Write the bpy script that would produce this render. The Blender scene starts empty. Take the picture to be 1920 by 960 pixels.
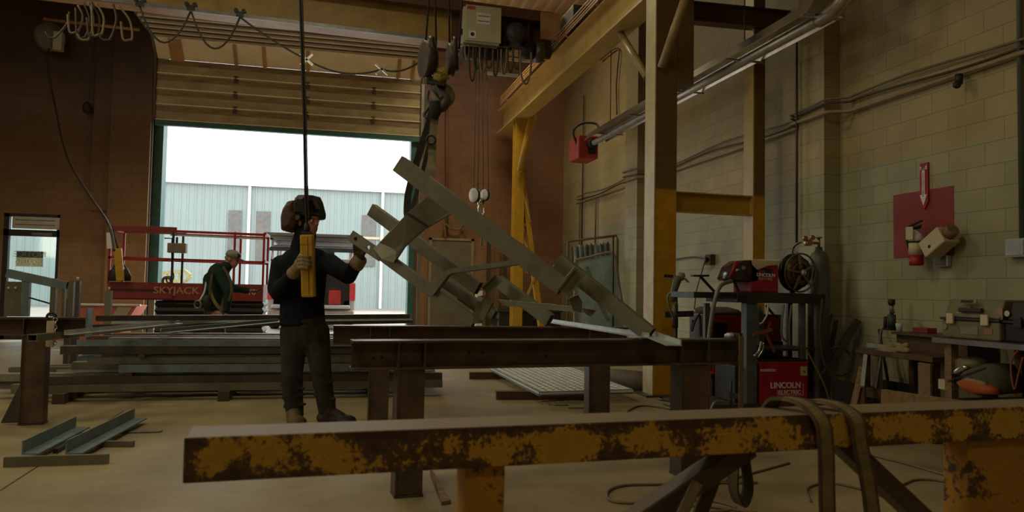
import bpy, bmesh, math, random
from mathutils import Vector, Matrix, noise
random.seed(7)
C = bpy.context.scene.collection
V = Vector
# ------------------------------------------------------------------ camera
F = 1400.0
yaw, pitch, roll = math.radians(13.65), math.radians(2.62), 0.018
CAM = V((0, 0, 1.1))
fwd = V((math.sin(yaw)*math.cos(pitch), math.cos(yaw)*math.cos(pitch), math.sin(pitch)))
r0 = V((math.cos(yaw), -math.sin(yaw), 0)); u0 = r0.cross(fwd)
RT = r0*math.cos(roll) + u0*math.sin(roll)
UP = u0*math.cos(roll) - r0*math.sin(roll)
cd = bpy.data.cameras.new('camera'); cam = bpy.data.objects.new('camera', cd); C.objects.link(cam)
cd.sensor_width = 36; cd.lens = F/1920*36; cd.clip_end = 300
m = Matrix((RT, UP, -fwd)).transposed().to_4x4(); m.translation = CAM
cam.matrix_world = m
bpy.context.scene.camera = cam
cd.dof.use_dof = True; cd.dof.focus_distance = 6.5; cd.dof.aperture_fstop = 4.5

def ray(px, py): return fwd + RT*((px-960)/F) - UP*((py-480)/F)
def P(px, py, d): return CAM + ray(px, py)*d
def PZ(px, py, z=0.0):
    r = ray(px, py); return CAM + r*((z-CAM.z)/r.z)
def PX(px, py, X):
    r = ray(px, py); return CAM + r*(X/r.x)
def PY(px, py, Y):
    r = ray(px, py); return CAM + r*(Y/r.y)
def PN(px, py, p0, n):
    r = ray(px, py); return CAM + r*((V(p0)-CAM).dot(n)/r.dot(n))
Z = V((0, 0, 1))

# ------------------------------------------------------------------ mesh builder
class MB:
    def __init__(s): s.v = []; s.f = []; s.smooth = []
    def add(s, vs, fs, smooth=False):
        b = len(s.v); s.v += [V(v) for v in vs]; s.f += [tuple(b+i for i in f) for f in fs]; s.smooth += [smooth]*len(fs)
        return s
    def box(s, lo, hi):
        x0,y0,z0 = lo; x1,y1,z1 = hi
        return s.add([(x0,y0,z0),(x1,y0,z0),(x1,y1,z0),(x0,y1,z0),(x0,y0,z1),(x1,y0,z1),(x1,y1,z1),(x0,y1,z1)],
              [(0,3,2,1),(4,5,6,7),(0,1,5,4),(1,2,6,5),(2,3,7,6),(3,0,4,7)])
    def prism(s, poly, p0, p1, up=Z, scale1=1.0):
        """2-D polygon (x = side, y = up) swept from p0 to p1"""
        p0, p1 = V(p0), V(p1); d = (p1-p0).normalized(); up = V(up)
        sd = d.cross(up)
        if sd.length < 1e-4: sd = d.cross(V((0,1,0)))
        sd.normalize(); u = sd.cross(d).normalized(); n = len(poly)
        vs = [p0+sd*a+u*b for a,b in poly]+[p1+sd*a*scale1+u*b*scale1 for a,b in poly]
        fs = [(i,(i+1)%n,n+(i+1)%n,n+i) for i in range(n)]
        return s.add(vs, fs+[tuple(range(n))[::-1], tuple(range(n,2*n))])
    def bar(s, p0, p1, w, h, up=Z): return s.prism([(-w/2,-h/2),(w/2,-h/2),(w/2,h/2),(-w/2,h/2)], p0, p1, up)
    def hollow(s, p0, p1, w, h, t, up=Z):
        p0, p1 = V(p0), V(p1); d = (p1-p0).normalized(); sd = d.cross(V(up))
        if sd.length < 1e-4: sd = d.cross(V((0,1,0)))
        sd.normalize(); u = sd.cross(d).normalized()
        o = [(-w/2,-h/2),(w/2,-h/2),(w/2,h/2),(-w/2,h/2)]; i_ = [(a-math.copysign(t,a), b-math.copysign(t,b)) for a,b in o]
        vs = [p+sd*a+u*b for p in (p0,p1) for q in (o,i_) for a,b in q]
        fs = []
        for i in range(4):
            j = (i+1)%4
            fs += [(i,j,8+j,8+i),(4+j,4+i,12+i,12+j),(j,i,4+i,4+j),(8+i,8+j,12+j,12+i)]
        return s.add(vs, fs)
    def ibeam(s, p0, p1, w, h, t=.01, tw=.008, up=Z):
        a, b = w/2, h/2
        return s.prism([(-a,-b),(a,-b),(a,-b+t),(tw/2,-b+t),(tw/2,b-t),(a,b-t),(a,b),(-a,b),(-a,b-t),(-tw/2,b-t),(-tw/2,-b+t),(-a,-b+t)], p0, p1, up)
    def angle(s, p0, p1, w, h, t=.008, up=Z, flip=1):
        return s.prism([(0,0),(w*flip,0),(w*flip,t),(t*flip,t),(t*flip,h),(0,h)], p0, p1, up)
    def channel(s, p0, p1, w, h, t=.008, up=Z, flip=1):
        f = flip
        return s.prism([(0,-h/2),(w*f,-h/2),(w*f,-h/2+t),(t*f,-h/2+t),(t*f,h/2-t),(w*f,h/2-t),(w*f,h/2),(0,h/2)], p0, p1, up)
    def cyl(s, p0, p1, r, r1=None, n=16): return s.tube([p0, p1], [r, r if r1 is None else r1], n)
    def tube(s, pts, r, n=8, cap=True, closed=False):
        pts = [V(p) for p in pts]; k = len(pts); rs = r if isinstance(r, (list, tuple)) else [r]*k
        vs = []; prev = None
        for i, p in enumerate(pts):
            if closed: d = pts[(i+1)%k]-pts[i-1]
            else: d = (pts[min(i+1,k-1)]-pts[max(i-1,0)])
            if d.length < 1e-7: d = V((0,0,1))
            d.normalize()
            if prev is None:
                a = d.orthogonal().normalized()
            else:
                a = prev - d*prev.dot(d)
                if a.length < 1e-5: a = d.orthogonal()
                a.normalize()
            prev = a; b = d.cross(a)
            for j in range(n):
                t = 2*math.pi*j/n; vs.append(p + a*math.cos(t)*rs[i] + b*math.sin(t)*rs[i])
        fs = []
        for i in range(k if closed else k-1):
            for j in range(n):
                i2 = (i+1)%k
                fs.append((i*n+j, i*n+(j+1)%n, i2*n+(j+1)%n, i2*n+j))
        s.add(vs, fs, True)
        if cap and not closed:
            b = len(s.v)-len(vs)
            s.f += [tuple(b+j for j in range(n))[::-1], tuple(b+(k-1)*n+j for j in range(n))]; s.smooth += [False, False]
        return s
    def lathe(s, c, prof, axis=Z, n=24):
        axis = V(axis).normalized(); a = axis.orthogonal().normalized(); b = axis.cross(a); vs = []; k = len(prof)
        for r, h in prof:
            for j in range(n):
                t = 2*math.pi*j/n; vs.append(V(c)+axis*h+(a*math.cos(t)+b*math.sin(t))*max(r,1e-4))
        fs = [(i*n+j, i*n+(j+1)%n, (i+1)*n+(j+1)%n, (i+1)*n+j) for i in range(k-1) for j in range(n)]
        s.add(vs, fs, True)
        q = len(s.v)-len(vs); s.f += [tuple(q+j for j in range(n))[::-1], tuple(q+(k-1)*n+j for j in range(n))]; s.smooth += [False, False]
        return s
    def torus(s, c, R, r, axis=Z, n=28, m=8, a0=0, a1=2*math.pi):
        axis = V(axis).normalized(); a = axis.orthogonal().normalized(); b = axis.cross(a)
        full = abs(a1-a0) > 6.28
        pts = [V(c)+(a*math.cos(a0+(a1-a0)*i/n)+b*math.sin(a0+(a1-a0)*i/n))*R for i in range(n if full else n+1)]
        return s.tube(pts, r, m, closed=full)
    def ell(s, c, rad, M=None, n=14, m=10):
        c = V(c); vs = []; fs = []
        for i in range(m+1):
            ph = math.pi*i/m
            for j in range(n):
                t = 2*math.pi*j/n
                p = V((math.sin(ph)*math.cos(t)*rad[0], math.sin(ph)*math.sin(t)*rad[1], math.cos(ph)*rad[2]))
                if M: p = M @ p
                vs.append(c+p)
        for i in range(m):
            for j in range(n): fs.append((i*n+j, (i+1)*n+j, (i+1)*n+(j+1)%n, i*n+(j+1)%n))
        return s.add(vs, fs, True)
    def cap(s, p0, p1, r0, r1, sc=(1,1), side=None, n=14):
        """tapered capsule; sc squashes the section (side, other)"""
        p0, p1 = V(p0), V(p1); d = p1-p0; L = d.length; d.normalize()
        a = V(side) - d*V(side).dot(d) if side is not None else d.orthogonal()
        a.normalize(); b = d.cross(a)
        prof = [(r0*math.sin(t), -r0*math.cos(t)) for t in (0.05, .5, 1.0, 1.4)] + [(r0+(r1-r0)*q, L*q) for q in (.1,.35,.65,.9)] + [(r1*math.cos(t), L+r1*math.sin(t)) for t in (.2, .6, 1.1, 1.52)]
        vs = []
        for r, h in prof:
            for j in range(n):
                t = 2*math.pi*j/n; vs.append(p0+d*h+a*math.cos(t)*r*sc[0]+b*math.sin(t)*r*sc[1])
        k = len(prof)
        fs = [(i*n+j, i*n+(j+1)%n, (i+1)*n+(j+1)%n, (i+1)*n+j) for i in range(k-1) for j in range(n)]
        fs += [tuple(range(n))[::-1], tuple((k-1)*n+j for j in range(n))]
        return s.add(vs, fs, True)
    def ribbon(s, pts, w, t, side):
        """flat strap; side = direction of its width"""
        pts = [V(p) for p in pts]; k = len(pts); vs = []
        for i, p in enumerate(pts):
            d = (pts[min(i+1,k-1)]-pts[max(i-1,0)]).normalized(); sd = V(side[i] if isinstance(side, list) else side)
            sd = (sd-d*sd.dot(d)).normalized(); nn = d.cross(sd)
            vs += [p+sd*w/2+nn*t/2, p-sd*w/2+nn*t/2, p-sd*w/2-nn*t/2, p+sd*w/2-nn*t/2]
        fs = [(i*4+j, i*4+(j+1)%4, (i+1)*4+(j+1)%4, (i+1)*4+j) for i in range(k-1) for j in range(4)]
        return s.add(vs, fs+[(3,2,1,0), tuple((k-1)*4+j for j in range(4))])
    def slab(s, outline, vec):
        pts = [V(p) for p in outline]; k = len(pts); vec = V(vec)
        return s.add(pts+[p+vec for p in pts], [tuple(range(k)), tuple(range(2*k-1, k-1, -1))]+[(i, k+i, k+(i+1)%k, (i+1)%k) for i in range(k)])
    def puff(s, outline, w, nrm, prof=((-1,.72),(-.65,.95),(0,1),(.65,.95),(1,.72)), sm=True):
        """closed outline of world points swept along nrm with a bulging profile"""
        pts = [V(p) for p in outline]; c = sum(pts, V())/len(pts); k = len(pts); nrm = V(nrm).normalized(); vs = []
        for q, sc in prof:
            vs += [c+(p-c)*sc+nrm*w*q for p in pts]
        m_ = len(prof)
        fs = [(i*k+j, i*k+(j+1)%k, (i+1)*k+(j+1)%k, (i+1)*k+j) for i in range(m_-1) for j in range(k)]
        return s.add(vs, fs+[tuple(range(k))[::-1], tuple((m_-1)*k+j for j in range(k))], sm)

def smooth_pts(pts, sub=6):
    pts = [V(p) for p in pts]; out = []
    for i in range(len(pts)-1):
        a, b, c, d = pts[max(i-1,0)], pts[i], pts[i+1], pts[min(i+2,len(pts)-1)]
        for k in range(sub):
            t = k/sub
            out.append(.5*((2*b)+(-a+c)*t+(2*a-5*b+4*c-d)*t*t+(-a+3*b-3*c+d)*t**3))
    return out+[pts[-1]]
def sag(a, b, drop, n=10):
    a, b = V(a), V(b); return [a+(b-a)*(i/n)-Z*(drop*4*(i/n)*(1-i/n)) for i in range(n+1)]

def tag(o, label=None, cat=None, group=None, kind=None):
    if label: o['label'] = label
    if cat: o['category'] = cat
    if group: o['group'] = group
    if kind: o['kind'] = kind
    return o
def root(name, loc, label=None, cat=None, group=None, kind=None):
    o = bpy.data.objects.new(name, None); C.objects.link(o); o.location = V(loc); o.empty_display_size = .1
    return tag(o, label, cat, group, kind)
def worigin(o):
    p = V((0,0,0))
    while o is not None: p += o.location; o = o.parent
    return p
def link_mesh(name, me, mat, parent=None, origin=None):
    org = worigin(parent) if parent is not None else V(origin)
    me.transform(Matrix.Translation(-org))
    if mat is not None: me.materials.clear(); me.materials.append(mat)
    o = bpy.data.objects.new(name, me); C.objects.link(o)
    if parent is not None: o.parent = parent
    else: o.location = org
    return o
def obj(name, mb, mat, parent=None, bevel=0, origin=None):
    """links the builder's mesh (world coordinates) as one object"""
    me = bpy.data.meshes.new(name); me.from_pydata([tuple(v) for v in mb.v], [], mb.f); me.update()
    for p, sm in zip(me.polygons, mb.smooth): p.use_smooth = sm
    bm = bmesh.new(); bm.from_mesh(me); bmesh.ops.recalc_face_normals(bm, faces=bm.faces); bm.to_mesh(me); bm.free()
    if parent is None and origin is None:
        xs = [v for v in mb.v]; origin = V(((min(v.x for v in xs)+max(v.x for v in xs))/2, (min(v.y for v in xs)+max(v.y for v in xs))/2, min(v.z for v in xs)))
    o = link_mesh(name, me, mat, parent, origin)
    if bevel:
        b = o.modifiers.new('bevel', 'BEVEL'); b.width = bevel; b.segments = 2; b.limit_method = 'ANGLE'; b.angle_limit = .7
    return o
def solo(name, mb, mat, label, cat, group=None, kind=None, bevel=0):
    return tag(obj(name, mb, mat, bevel=bevel), label, cat, group, kind)
def struct(name, mb, mat, parent=None, **k):
    o = obj(name, mb, mat, parent, **k)
    if parent is None: o['kind'] = 'structure'
    return o
def blob(name, mb, mat, parent, voxel=.01, smooth=3, fac=.5):
    """fuses overlapping closed shapes into one continuous skin"""
    me = bpy.data.meshes.new(name); me.from_pydata([tuple(v) for v in mb.v], [], mb.f); me.update()
    bm = bmesh.new(); bm.from_mesh(me); bmesh.ops.recalc_face_normals(bm, faces=bm.faces); bm.to_mesh(me); bm.free()
    t = bpy.data.objects.new('tmp', me); C.objects.link(t)
    r = t.modifiers.new('r', 'REMESH'); r.mode = 'VOXEL'; r.voxel_size = voxel; r.use_smooth_shade = True
    s_ = t.modifiers.new('s', 'SMOOTH'); s_.iterations = smooth; s_.factor = fac
    dg = bpy.context.evaluated_depsgraph_get(); dg.update()
    me2 = bpy.data.meshes.new_from_object(t.evaluated_get(dg))
    bpy.data.objects.remove(t); me2.name = name
    for p in me2.polygons: p.use_smooth = True
    return link_mesh(name, me2, mat, parent)
def copy_tree(o, delta=V((0,0,0)), parent=None):
    c = o.copy(); C.objects.link(c)
    if parent is not None: c.parent = parent
    else: c.location = o.location+delta
    for ch in list(o.children): copy_tree(ch, parent=c)
    return c
def text(name, s, size, org, xd, ud, mat, parent, align='CENTER', depth=.0015, bold=0.0, xs=1.0):
    cu = bpy.data.curves.new(name, 'FONT'); cu.body = s; cu.size = size; cu.align_x = align; cu.align_y = 'CENTER'; cu.extrude = depth; cu.offset = bold
    t = bpy.data.objects.new('tmp', cu); C.objects.link(t)
    dg = bpy.context.evaluated_depsgraph_get(); dg.update()
    me = bpy.data.meshes.new_from_object(t.evaluated_get(dg)); bpy.data.objects.remove(t); me.name = name
    xd, ud = V(xd).normalized(), V(ud).normalized(); nd = xd.cross(ud)
    M = Matrix((xd*xs, ud, nd)).transposed().to_4x4(); M.translation = V(org); me.transform(M)
    return link_mesh(name, me, mat, parent)

# ------------------------------------------------------------------ materials
def nodes(name):
    m = bpy.data.materials.new(name); m.use_nodes = True; nt = m.node_tree
    b = nt.nodes['Principled BSDF']; return m, nt, b
def sock(c): return (c[0], c[1], c[2], 1)
def mat(name, col, rough=.6, metal=0.0, col2=None, scale=6, lo=.35, hi=.65, bump=0.0, detail=5, stretch=None, alpha=None, emit=0, spec=.4):
    m, nt, b = nodes(name); L = nt.links
    b.inputs['Roughness'].default_value = rough; b.inputs['Metallic'].default_value = metal
    b.inputs['Specular IOR Level'].default_value = spec
    if col2 is None: col2 = tuple(c*.72 for c in col)
    tc = nt.nodes.new('ShaderNodeTexCoord'); src = tc.outputs['Object']
    if stretch:
        mp = nt.nodes.new('ShaderNodeMapping'); mp.inputs['Scale'].default_value = stretch; L.new(src, mp.inputs[0]); src = mp.outputs[0]
    n = nt.nodes.new('ShaderNodeTexNoise'); n.inputs['Scale'].default_value = scale; n.inputs['Detail'].default_value = detail; n.inputs['Roughness'].default_value = .65
    L.new(src, n.inputs['Vector'])
    r = nt.nodes.new('ShaderNodeValToRGB'); r.color_ramp.elements[0].position = lo; r.color_ramp.elements[1].position = hi
    r.color_ramp.elements[0].color = sock(col2); r.color_ramp.elements[1].color = sock(col)
    L.new(n.outputs['Fac'], r.inputs[0]); L.new(r.outputs[0], b.inputs['Base Color'])
    if bump:
        bp = nt.nodes.new('ShaderNodeBump'); bp.inputs['Strength'].default_value = bump; bp.inputs['Distance'].default_value = .01
        L.new(n.outputs['Fac'], bp.inputs['Height']); L.new(bp.outputs[0], b.inputs['Normal'])
    if emit: 
        b.inputs['Emission Color'].default_value = sock(col); b.inputs['Emission Strength'].default_value = emit
    if alpha is not None: b.inputs['Alpha'].default_value = alpha
    return m
def block_wall(name, axis, upper, lower, top, split, zdark=(3.2, 6.5), bw=.36, rh=.18):
    """painted concrete block: two paint bands, darker towards the top"""
    m, nt, b = nodes(name); L = nt.links; N = nt.nodes.new
    b.inputs['Roughness'].default_value = .6; b.inputs['Specular IOR Level'].default_value = .35
    g = N('ShaderNodeNewGeometry'); sp = N('ShaderNodeSeparateXYZ'); L.new(g.outputs['Position'], sp.inputs[0])
    cb = N('ShaderNodeCombineXYZ'); L.new(sp.outputs[axis], cb.inputs[0]); L.new(sp.outputs['Z'], cb.inputs[1])
    br = N('ShaderNodeTexBrick'); L.new(cb.outputs[0], br.inputs['Vector']); br.inputs['Scale'].default_value = 1
    br.inputs['Brick Width'].default_value = bw; br.inputs['Row Height'].default_value = rh; br.inputs['Mortar Size'].default_value = .0035
    br.inputs['Mortar Smooth'].default_value = .3
    br.inputs['Color1'].default_value = (1,1,1,1); br.inputs['Color2'].default_value = (.9,.9,.9,1); br.inputs['Mortar'].default_value = (.55,.55,.55,1)
    nz = N('ShaderNodeTexNoise'); nz.inputs['Scale'].default_value = 1.1; nz.inputs['Detail'].default_value = 6; L.new(g.outputs['Position'], nz.inputs['Vector'])
    def mr(src, a, b_, c=0, d=1):
        q = N('ShaderNodeMapRange'); q.inputs[1].default_value = a; q.inputs[2].default_value = b_; q.inputs[3].default_value = c; q.inputs[4].default_value = d
        L.new(src, q.inputs[0]); return q.outputs[0]
    def mix(f, a, b_, bt='MIX'):
        q = N('ShaderNodeMix'); q.data_type = 'RGBA'; q.blend_type = bt
        if isinstance(f, float): q.inputs[0].default_value = f
        else: L.new(f, q.inputs[0])
        for s_, i in ((a, 6), (b_, 7)):
            if isinstance(s_, tuple): q.inputs[i].default_value = sock(s_)
            else: L.new(s_, q.inputs[i])
        return q.outputs[2]
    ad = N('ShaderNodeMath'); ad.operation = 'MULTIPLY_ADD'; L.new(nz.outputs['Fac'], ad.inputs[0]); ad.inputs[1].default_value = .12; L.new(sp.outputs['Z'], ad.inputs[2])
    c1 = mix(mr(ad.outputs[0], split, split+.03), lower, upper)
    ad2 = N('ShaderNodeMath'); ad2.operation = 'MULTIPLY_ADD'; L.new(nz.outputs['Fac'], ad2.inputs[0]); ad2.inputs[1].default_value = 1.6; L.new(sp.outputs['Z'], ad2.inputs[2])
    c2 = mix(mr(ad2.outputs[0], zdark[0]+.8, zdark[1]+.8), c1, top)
    dirt = mix(mr(nz.outputs['Fac'], .35, .62, .72, 1.08), (0.,0.,0.), (1.,1.,1.))
    c3 = mix(1.0, c2, br.outputs['Color'], 'MULTIPLY'); c4 = mix(.8, c3, dirt, 'MULTIPLY')
    L.new(c4, b.inputs['Base Color'])
    bp = N('ShaderNodeBump'); bp.inputs['Strength'].default_value = .5; bp.inputs['Distance'].default_value = .006
    nf = N('ShaderNodeTexNoise'); nf.inputs['Scale'].default_value = 60; L.new(g.outputs['Position'], nf.inputs['Vector'])
    hh = mix(.35, br.outputs['Color'], nf.outputs['Color']); L.new(hh, bp.inputs['Height']); L.new(bp.outputs[0], b.inputs['Normal'])
    return m
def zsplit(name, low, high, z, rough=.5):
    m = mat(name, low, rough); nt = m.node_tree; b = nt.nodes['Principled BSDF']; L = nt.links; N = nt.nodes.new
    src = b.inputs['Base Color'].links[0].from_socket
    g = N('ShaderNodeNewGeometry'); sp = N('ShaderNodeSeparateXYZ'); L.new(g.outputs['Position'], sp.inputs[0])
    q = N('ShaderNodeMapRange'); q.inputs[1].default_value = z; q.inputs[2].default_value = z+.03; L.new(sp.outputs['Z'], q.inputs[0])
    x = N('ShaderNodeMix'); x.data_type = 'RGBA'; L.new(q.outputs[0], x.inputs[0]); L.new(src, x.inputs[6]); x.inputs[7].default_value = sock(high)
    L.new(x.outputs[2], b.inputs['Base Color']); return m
def chipped(name, paint, rust, scale=5, thr=.5, edges=None):
    m, nt, b = nodes(name); L = nt.links; N = nt.nodes.new
    b.inputs['Roughness'].default_value = .55
    tc = N('ShaderNodeTexCoord')
    a = N('ShaderNodeTexNoise'); a.inputs['Scale'].default_value = scale; a.inputs['Detail'].default_value = 3; L.new(tc.outputs['Object'], a.inputs['Vector'])
    c = N('ShaderNodeTexNoise'); c.inputs['Scale'].default_value = scale*7; c.inputs['Detail'].default_value = 6; c.inputs['Roughness'].default_value = .75; L.new(tc.outputs['Object'], c.inputs['Vector'])
    s = N('ShaderNodeMath'); s.operation = 'ADD'; L.new(a.outputs['Fac'], s.inputs[0]); L.new(c.outputs['Fac'], s.inputs[1])
    r = N('ShaderNodeValToRGB'); e = r.color_ramp.elements; L.new(s.outputs[0], r.inputs[0])
    h = N('ShaderNodeMath'); h.operation = 'MULTIPLY'; h.inputs[1].default_value = .5; L.new(s.outputs[0], h.inputs[0]); L.new(h.outputs[0], r.inputs[0])
    e[0].position = thr-.015; e[0].color = sock(rust); e[1].position = thr+.02; e[1].color = sock(paint)
    k = e.new(thr+.1); k.color = sock(tuple(q*.8 for q in paint)); k2 = e.new(thr-.12); k2.color = sock(tuple(q*.5 for q in rust))
    if edges:
        gg_ = N('ShaderNodeNewGeometry'); s2 = N('ShaderNodeSeparateXYZ'); L.new(gg_.outputs['Position'], s2.inputs[0])
        def mrr(src, a0, a1, b0, b1):
            q_ = N('ShaderNodeMapRange'); q_.inputs[1].default_value = a0; q_.inputs[2].default_value = a1; q_.inputs[3].default_value = b0; q_.inputs[4].default_value = b1; L.new(src, q_.inputs[0]); return q_.outputs[0]
        prev = h.outputs[0]
        for t_ in (mrr(s2.outputs['Z'], edges[0], edges[0]+.022, -.06, 0), mrr(s2.outputs['Z'], edges[1]-.03, edges[1], 0, -.09), mrr(s2.outputs['X'], edges[2], edges[2]+.07, -.12, 0)):
            a_ = N('ShaderNodeMath'); a_.operation = 'ADD'; L.new(prev, a_.inputs[0]); L.new(t_, a_.inputs[1]); prev = a_.outputs[0]
        L.new(prev, r.inputs[0])
    # upward faces are scuffed bare
    g = N('ShaderNodeNewGeometry'); sp = N('ShaderNodeSeparateXYZ'); L.new(g.outputs['Normal'], sp.inputs[0])
    q = N('ShaderNodeMapRange'); q.inputs[1].default_value = .6; q.inputs[2].default_value = .95; L.new(sp.outputs['Z'], q.inputs[0])
    x = N('ShaderNodeMix'); x.data_type = 'RGBA'; L.new(q.outputs[0], x.inputs[0]); L.new(r.outputs[0], x.inputs[6]); x.inputs[7].default_value = (.19,.135,.08,1)
    L.new(x.outputs[2], b.inputs['Base Color'])
    bp = N('ShaderNodeBump'); bp.inputs['Strength'].default_value = .35; bp.inputs['Distance'].default_value = .004; L.new(h.outputs[0], bp.inputs['Height']); L.new(bp.outputs[0], b.inputs['Normal'])
    return m

M = {}
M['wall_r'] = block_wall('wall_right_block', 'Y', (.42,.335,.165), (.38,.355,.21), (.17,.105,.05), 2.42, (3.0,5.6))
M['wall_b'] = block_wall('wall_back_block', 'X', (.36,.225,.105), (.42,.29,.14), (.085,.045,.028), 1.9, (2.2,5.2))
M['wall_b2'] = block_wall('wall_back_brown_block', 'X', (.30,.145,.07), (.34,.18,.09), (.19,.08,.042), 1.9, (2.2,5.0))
M['floor'] = mat('floor_concrete', (.34,.275,.15), .6, 0, (.20,.15,.08), 1.5, .28, .66, .15, 12, spec=.3)
M['ceil'] = mat('roof_deck', (.85,.64,.46), .6, 0, (.68,.50,.34), 3)
M['joist'] = mat('joist_paint', (.07,.035,.022), .6)
M['steel'] = mat('mill_steel', (.12,.10,.078), .42, .35, (.06,.048,.038), 4, bump=.08)
M['steel_rust'] = mat('rusty_steel', (.15,.092,.055), .5, .2, (.07,.046,.032), 5, bump=.15)
M['olive'] = mat('primer_olive', (.185,.175,.115), .5, .1, (.13,.12,.08), 5)
M['olive_l'] = mat('primer_olive_light', (.27,.25,.16), .5, .1, (.19,.175,.11), 5)
M['galv'] = mat('bright_steel', (.50,.54,.53), .38, .35, (.36,.39,.38), 8)
M['greyblue'] = mat('grey_blue_primer', (.20,.26,.27), .5, .1, (.13,.17,.18), 8)
M['horse'] = chipped('chipped_yellow', (.55,.31,.03), (.10,.048,.022), 12, .483, (.711, .80, -.285))
M['horse_leg'] = chipped('chipped_yellow_leg', (.46,.22,.015), (.09,.045,.02), 6, .44)
M['brownsteel'] = mat('brown_brace', (.11,.065,.04), .5, .2, (.06,.035,.025), 6)
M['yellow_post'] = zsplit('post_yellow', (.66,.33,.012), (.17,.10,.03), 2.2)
M['yellow'] = mat('safety_yellow', (.60,.34,.03), .45, 0, (.48,.26,.02), 4)
M['yellow_b'] = mat('runway_yellow', (.58,.40,.12), .45, 0, (.46,.30,.08), 3)
M['girder'] = mat('girder_yellow', (.40,.26,.07), .5, 0, (.26,.15,.05), 2)
M['flange'] = mat('girder_flange', (.52,.30,.13), .5, 0, (.38,.21,.09), 3)
M['black'] = mat('black_rubber', (.018,.017,.016), .5)
M['dark'] = mat('dark_machine', (.04,.036,.032), .5, .2)
M['cord'] = mat('cable_brown', (.06,.045,.03), .5)
M['cord_tan'] = mat('cable_tan', (.20,.14,.08), .5)
M['red'] = mat('red_paint', (.40,.02,.022), .4, 0, (.32,.016,.018), 4)
M['red_lift'] = mat('red_lift_paint', (.25,.032,.024), .5, 0, (.19,.026,.02), 4)
M['red_bin'] = mat('red_bin_paint', (.62,.17,.12), .6, 0, (.5,.13,.09), 4)
M['white'] = mat('white_paint', (.75,.74,.70), .5, 0, (.62,.60,.56), 6)
M['cream'] = mat('cream_label', (.58,.50,.32), .6, 0, (.5,.42,.26), 6)
M['panelgrey'] = mat('panel_beige', (.50,.48,.33), .5, 0, (.42,.40,.27), 3)
M['door_panel'] = mat('sectional_door', (.50,.40,.225), .5, 0, (.30,.21,.105), 1.6, .3, .7, stretch=(1,1,2.5))
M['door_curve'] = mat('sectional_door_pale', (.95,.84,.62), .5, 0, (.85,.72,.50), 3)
M['skin'] = mat('skin', (.42,.20,.14), .5, 0, (.36,.16,.11), 20)
M['hoodie'] = mat('black_hoodie', (.012,.012,.017), .85, 0, (.007,.007,.011), 14, bump=.4, spec=.15)
M['jeans'] = mat('charcoal_trousers', (.050,.046,.038), .85, 0, (.028,.026,.022), 9, bump=.5, spec=.15)
M['glove'] = mat('leather_glove', (.30,.23,.12), .75, 0, (.20,.15,.08), 16, bump=.2)
M['boot_tan'] = mat('tan_boot', (.17,.115,.05), .7, 0, (.11,.075,.035), 12)
M['boot_dark'] = mat('dark_boot', (.045,.030,.02), .6, 0, (.03,.02,.015), 12)
M['hel_brown'] = mat('brown_leather', (.15,.085,.055), .55, 0, (.07,.042,.03), 14)
M['hel_dark'] = mat('helmet_shell', (.02,.026,.026), .45, 0, (.014,.018,.018), 10)
M['pendant'] = mat('pendant_yellow', (.55,.30,.02), .45, 0, (.42,.23,.018), 10)
M['green'] = mat('green_jacket', (.022,.04,.032), .85, 0, (.014,.027,.022), 12, bump=.4, spec=.15)
M['strap'] = mat('webbing', (.24,.175,.075), .85, 0, (.14,.10,.045), 20, bump=.3)
M['strap_d'] = mat('webbing_dark', (.10,.07,.035), .85, 0, (.06,.045,.025), 20, bump=.3)
M['wood'] = mat('timber', (.25,.15,.07), .75, 0, (.15,.085,.04), 5, stretch=(1,9,9))
M['wood_d'] = mat('dark_timber', (.11,.062,.03), .75, 0, (.06,.035,.018), 5)
M['teal'] = mat('plastic_sheet', (.40,.50,.47), .25, 0, (.24,.33,.31), 3)
M['curtain'] = mat('grey_curtain', (.42,.44,.41), .35, 0, (.20,.21,.20), 5)
M['chrome'] = mat('chrome', (.65,.63,.58), .2, .9)
M['alu'] = mat('reflector_metal', (.60,.55,.48), .28, .85, (.42,.38,.33), 5)
M['heater_tube'] = mat('heater_tube', (.62,.58,.52), .4, .6)
M['siding'] = None
M['redsq'] = mat('red_wall_paint', (.28,.035,.030), .55, 0, (.22,.028,.024), 3)
M['glass'] = None
M['cyl_g'] = mat('gas_cylinder', (.13,.145,.12), .4, .2, (.09,.10,.085), 5)
M['toolbox'] = mat('toolbox_olive', (.20,.17,.085), .55, 0, (.13,.11,.055), 8)
M['orange'] = mat('orange_cloth', (.42,.10,.02), .8)
M['cloth'] = mat('brown_cloth', (.10,.09,.055), .9, 0, (.06,.055,.035), 10, bump=.4)
LS = 1.08
# ================================================================== SETTING
W, D, H = 5.05, 16.0, 7.0
LX = -9.5; YB = -5.0
jl, jr = PY(300, 400, D).x, PY(769, 400, D).x          # jambs of the roll-up opening
DH = 4.32
gl, gr_ = PY(3, 500, D).x, PY(109, 500, D).x           # glazed door opening
gt = PY(60, 401, D).z
struct('floor', MB().box((LX-.3, YB-.3, -.2), (W+.3, D+.3, 0)), M['floor'])
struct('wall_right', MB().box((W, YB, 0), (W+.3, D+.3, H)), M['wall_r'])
b = MB()
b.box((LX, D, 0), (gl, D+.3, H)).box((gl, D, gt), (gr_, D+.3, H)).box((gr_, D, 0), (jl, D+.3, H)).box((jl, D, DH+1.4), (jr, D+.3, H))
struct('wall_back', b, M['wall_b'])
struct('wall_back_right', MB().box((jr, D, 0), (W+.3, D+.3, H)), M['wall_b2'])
struct('wall_left', MB().box((LX-.3, YB, 0), (LX, D+.3, H)), M['wall_b'])
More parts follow.
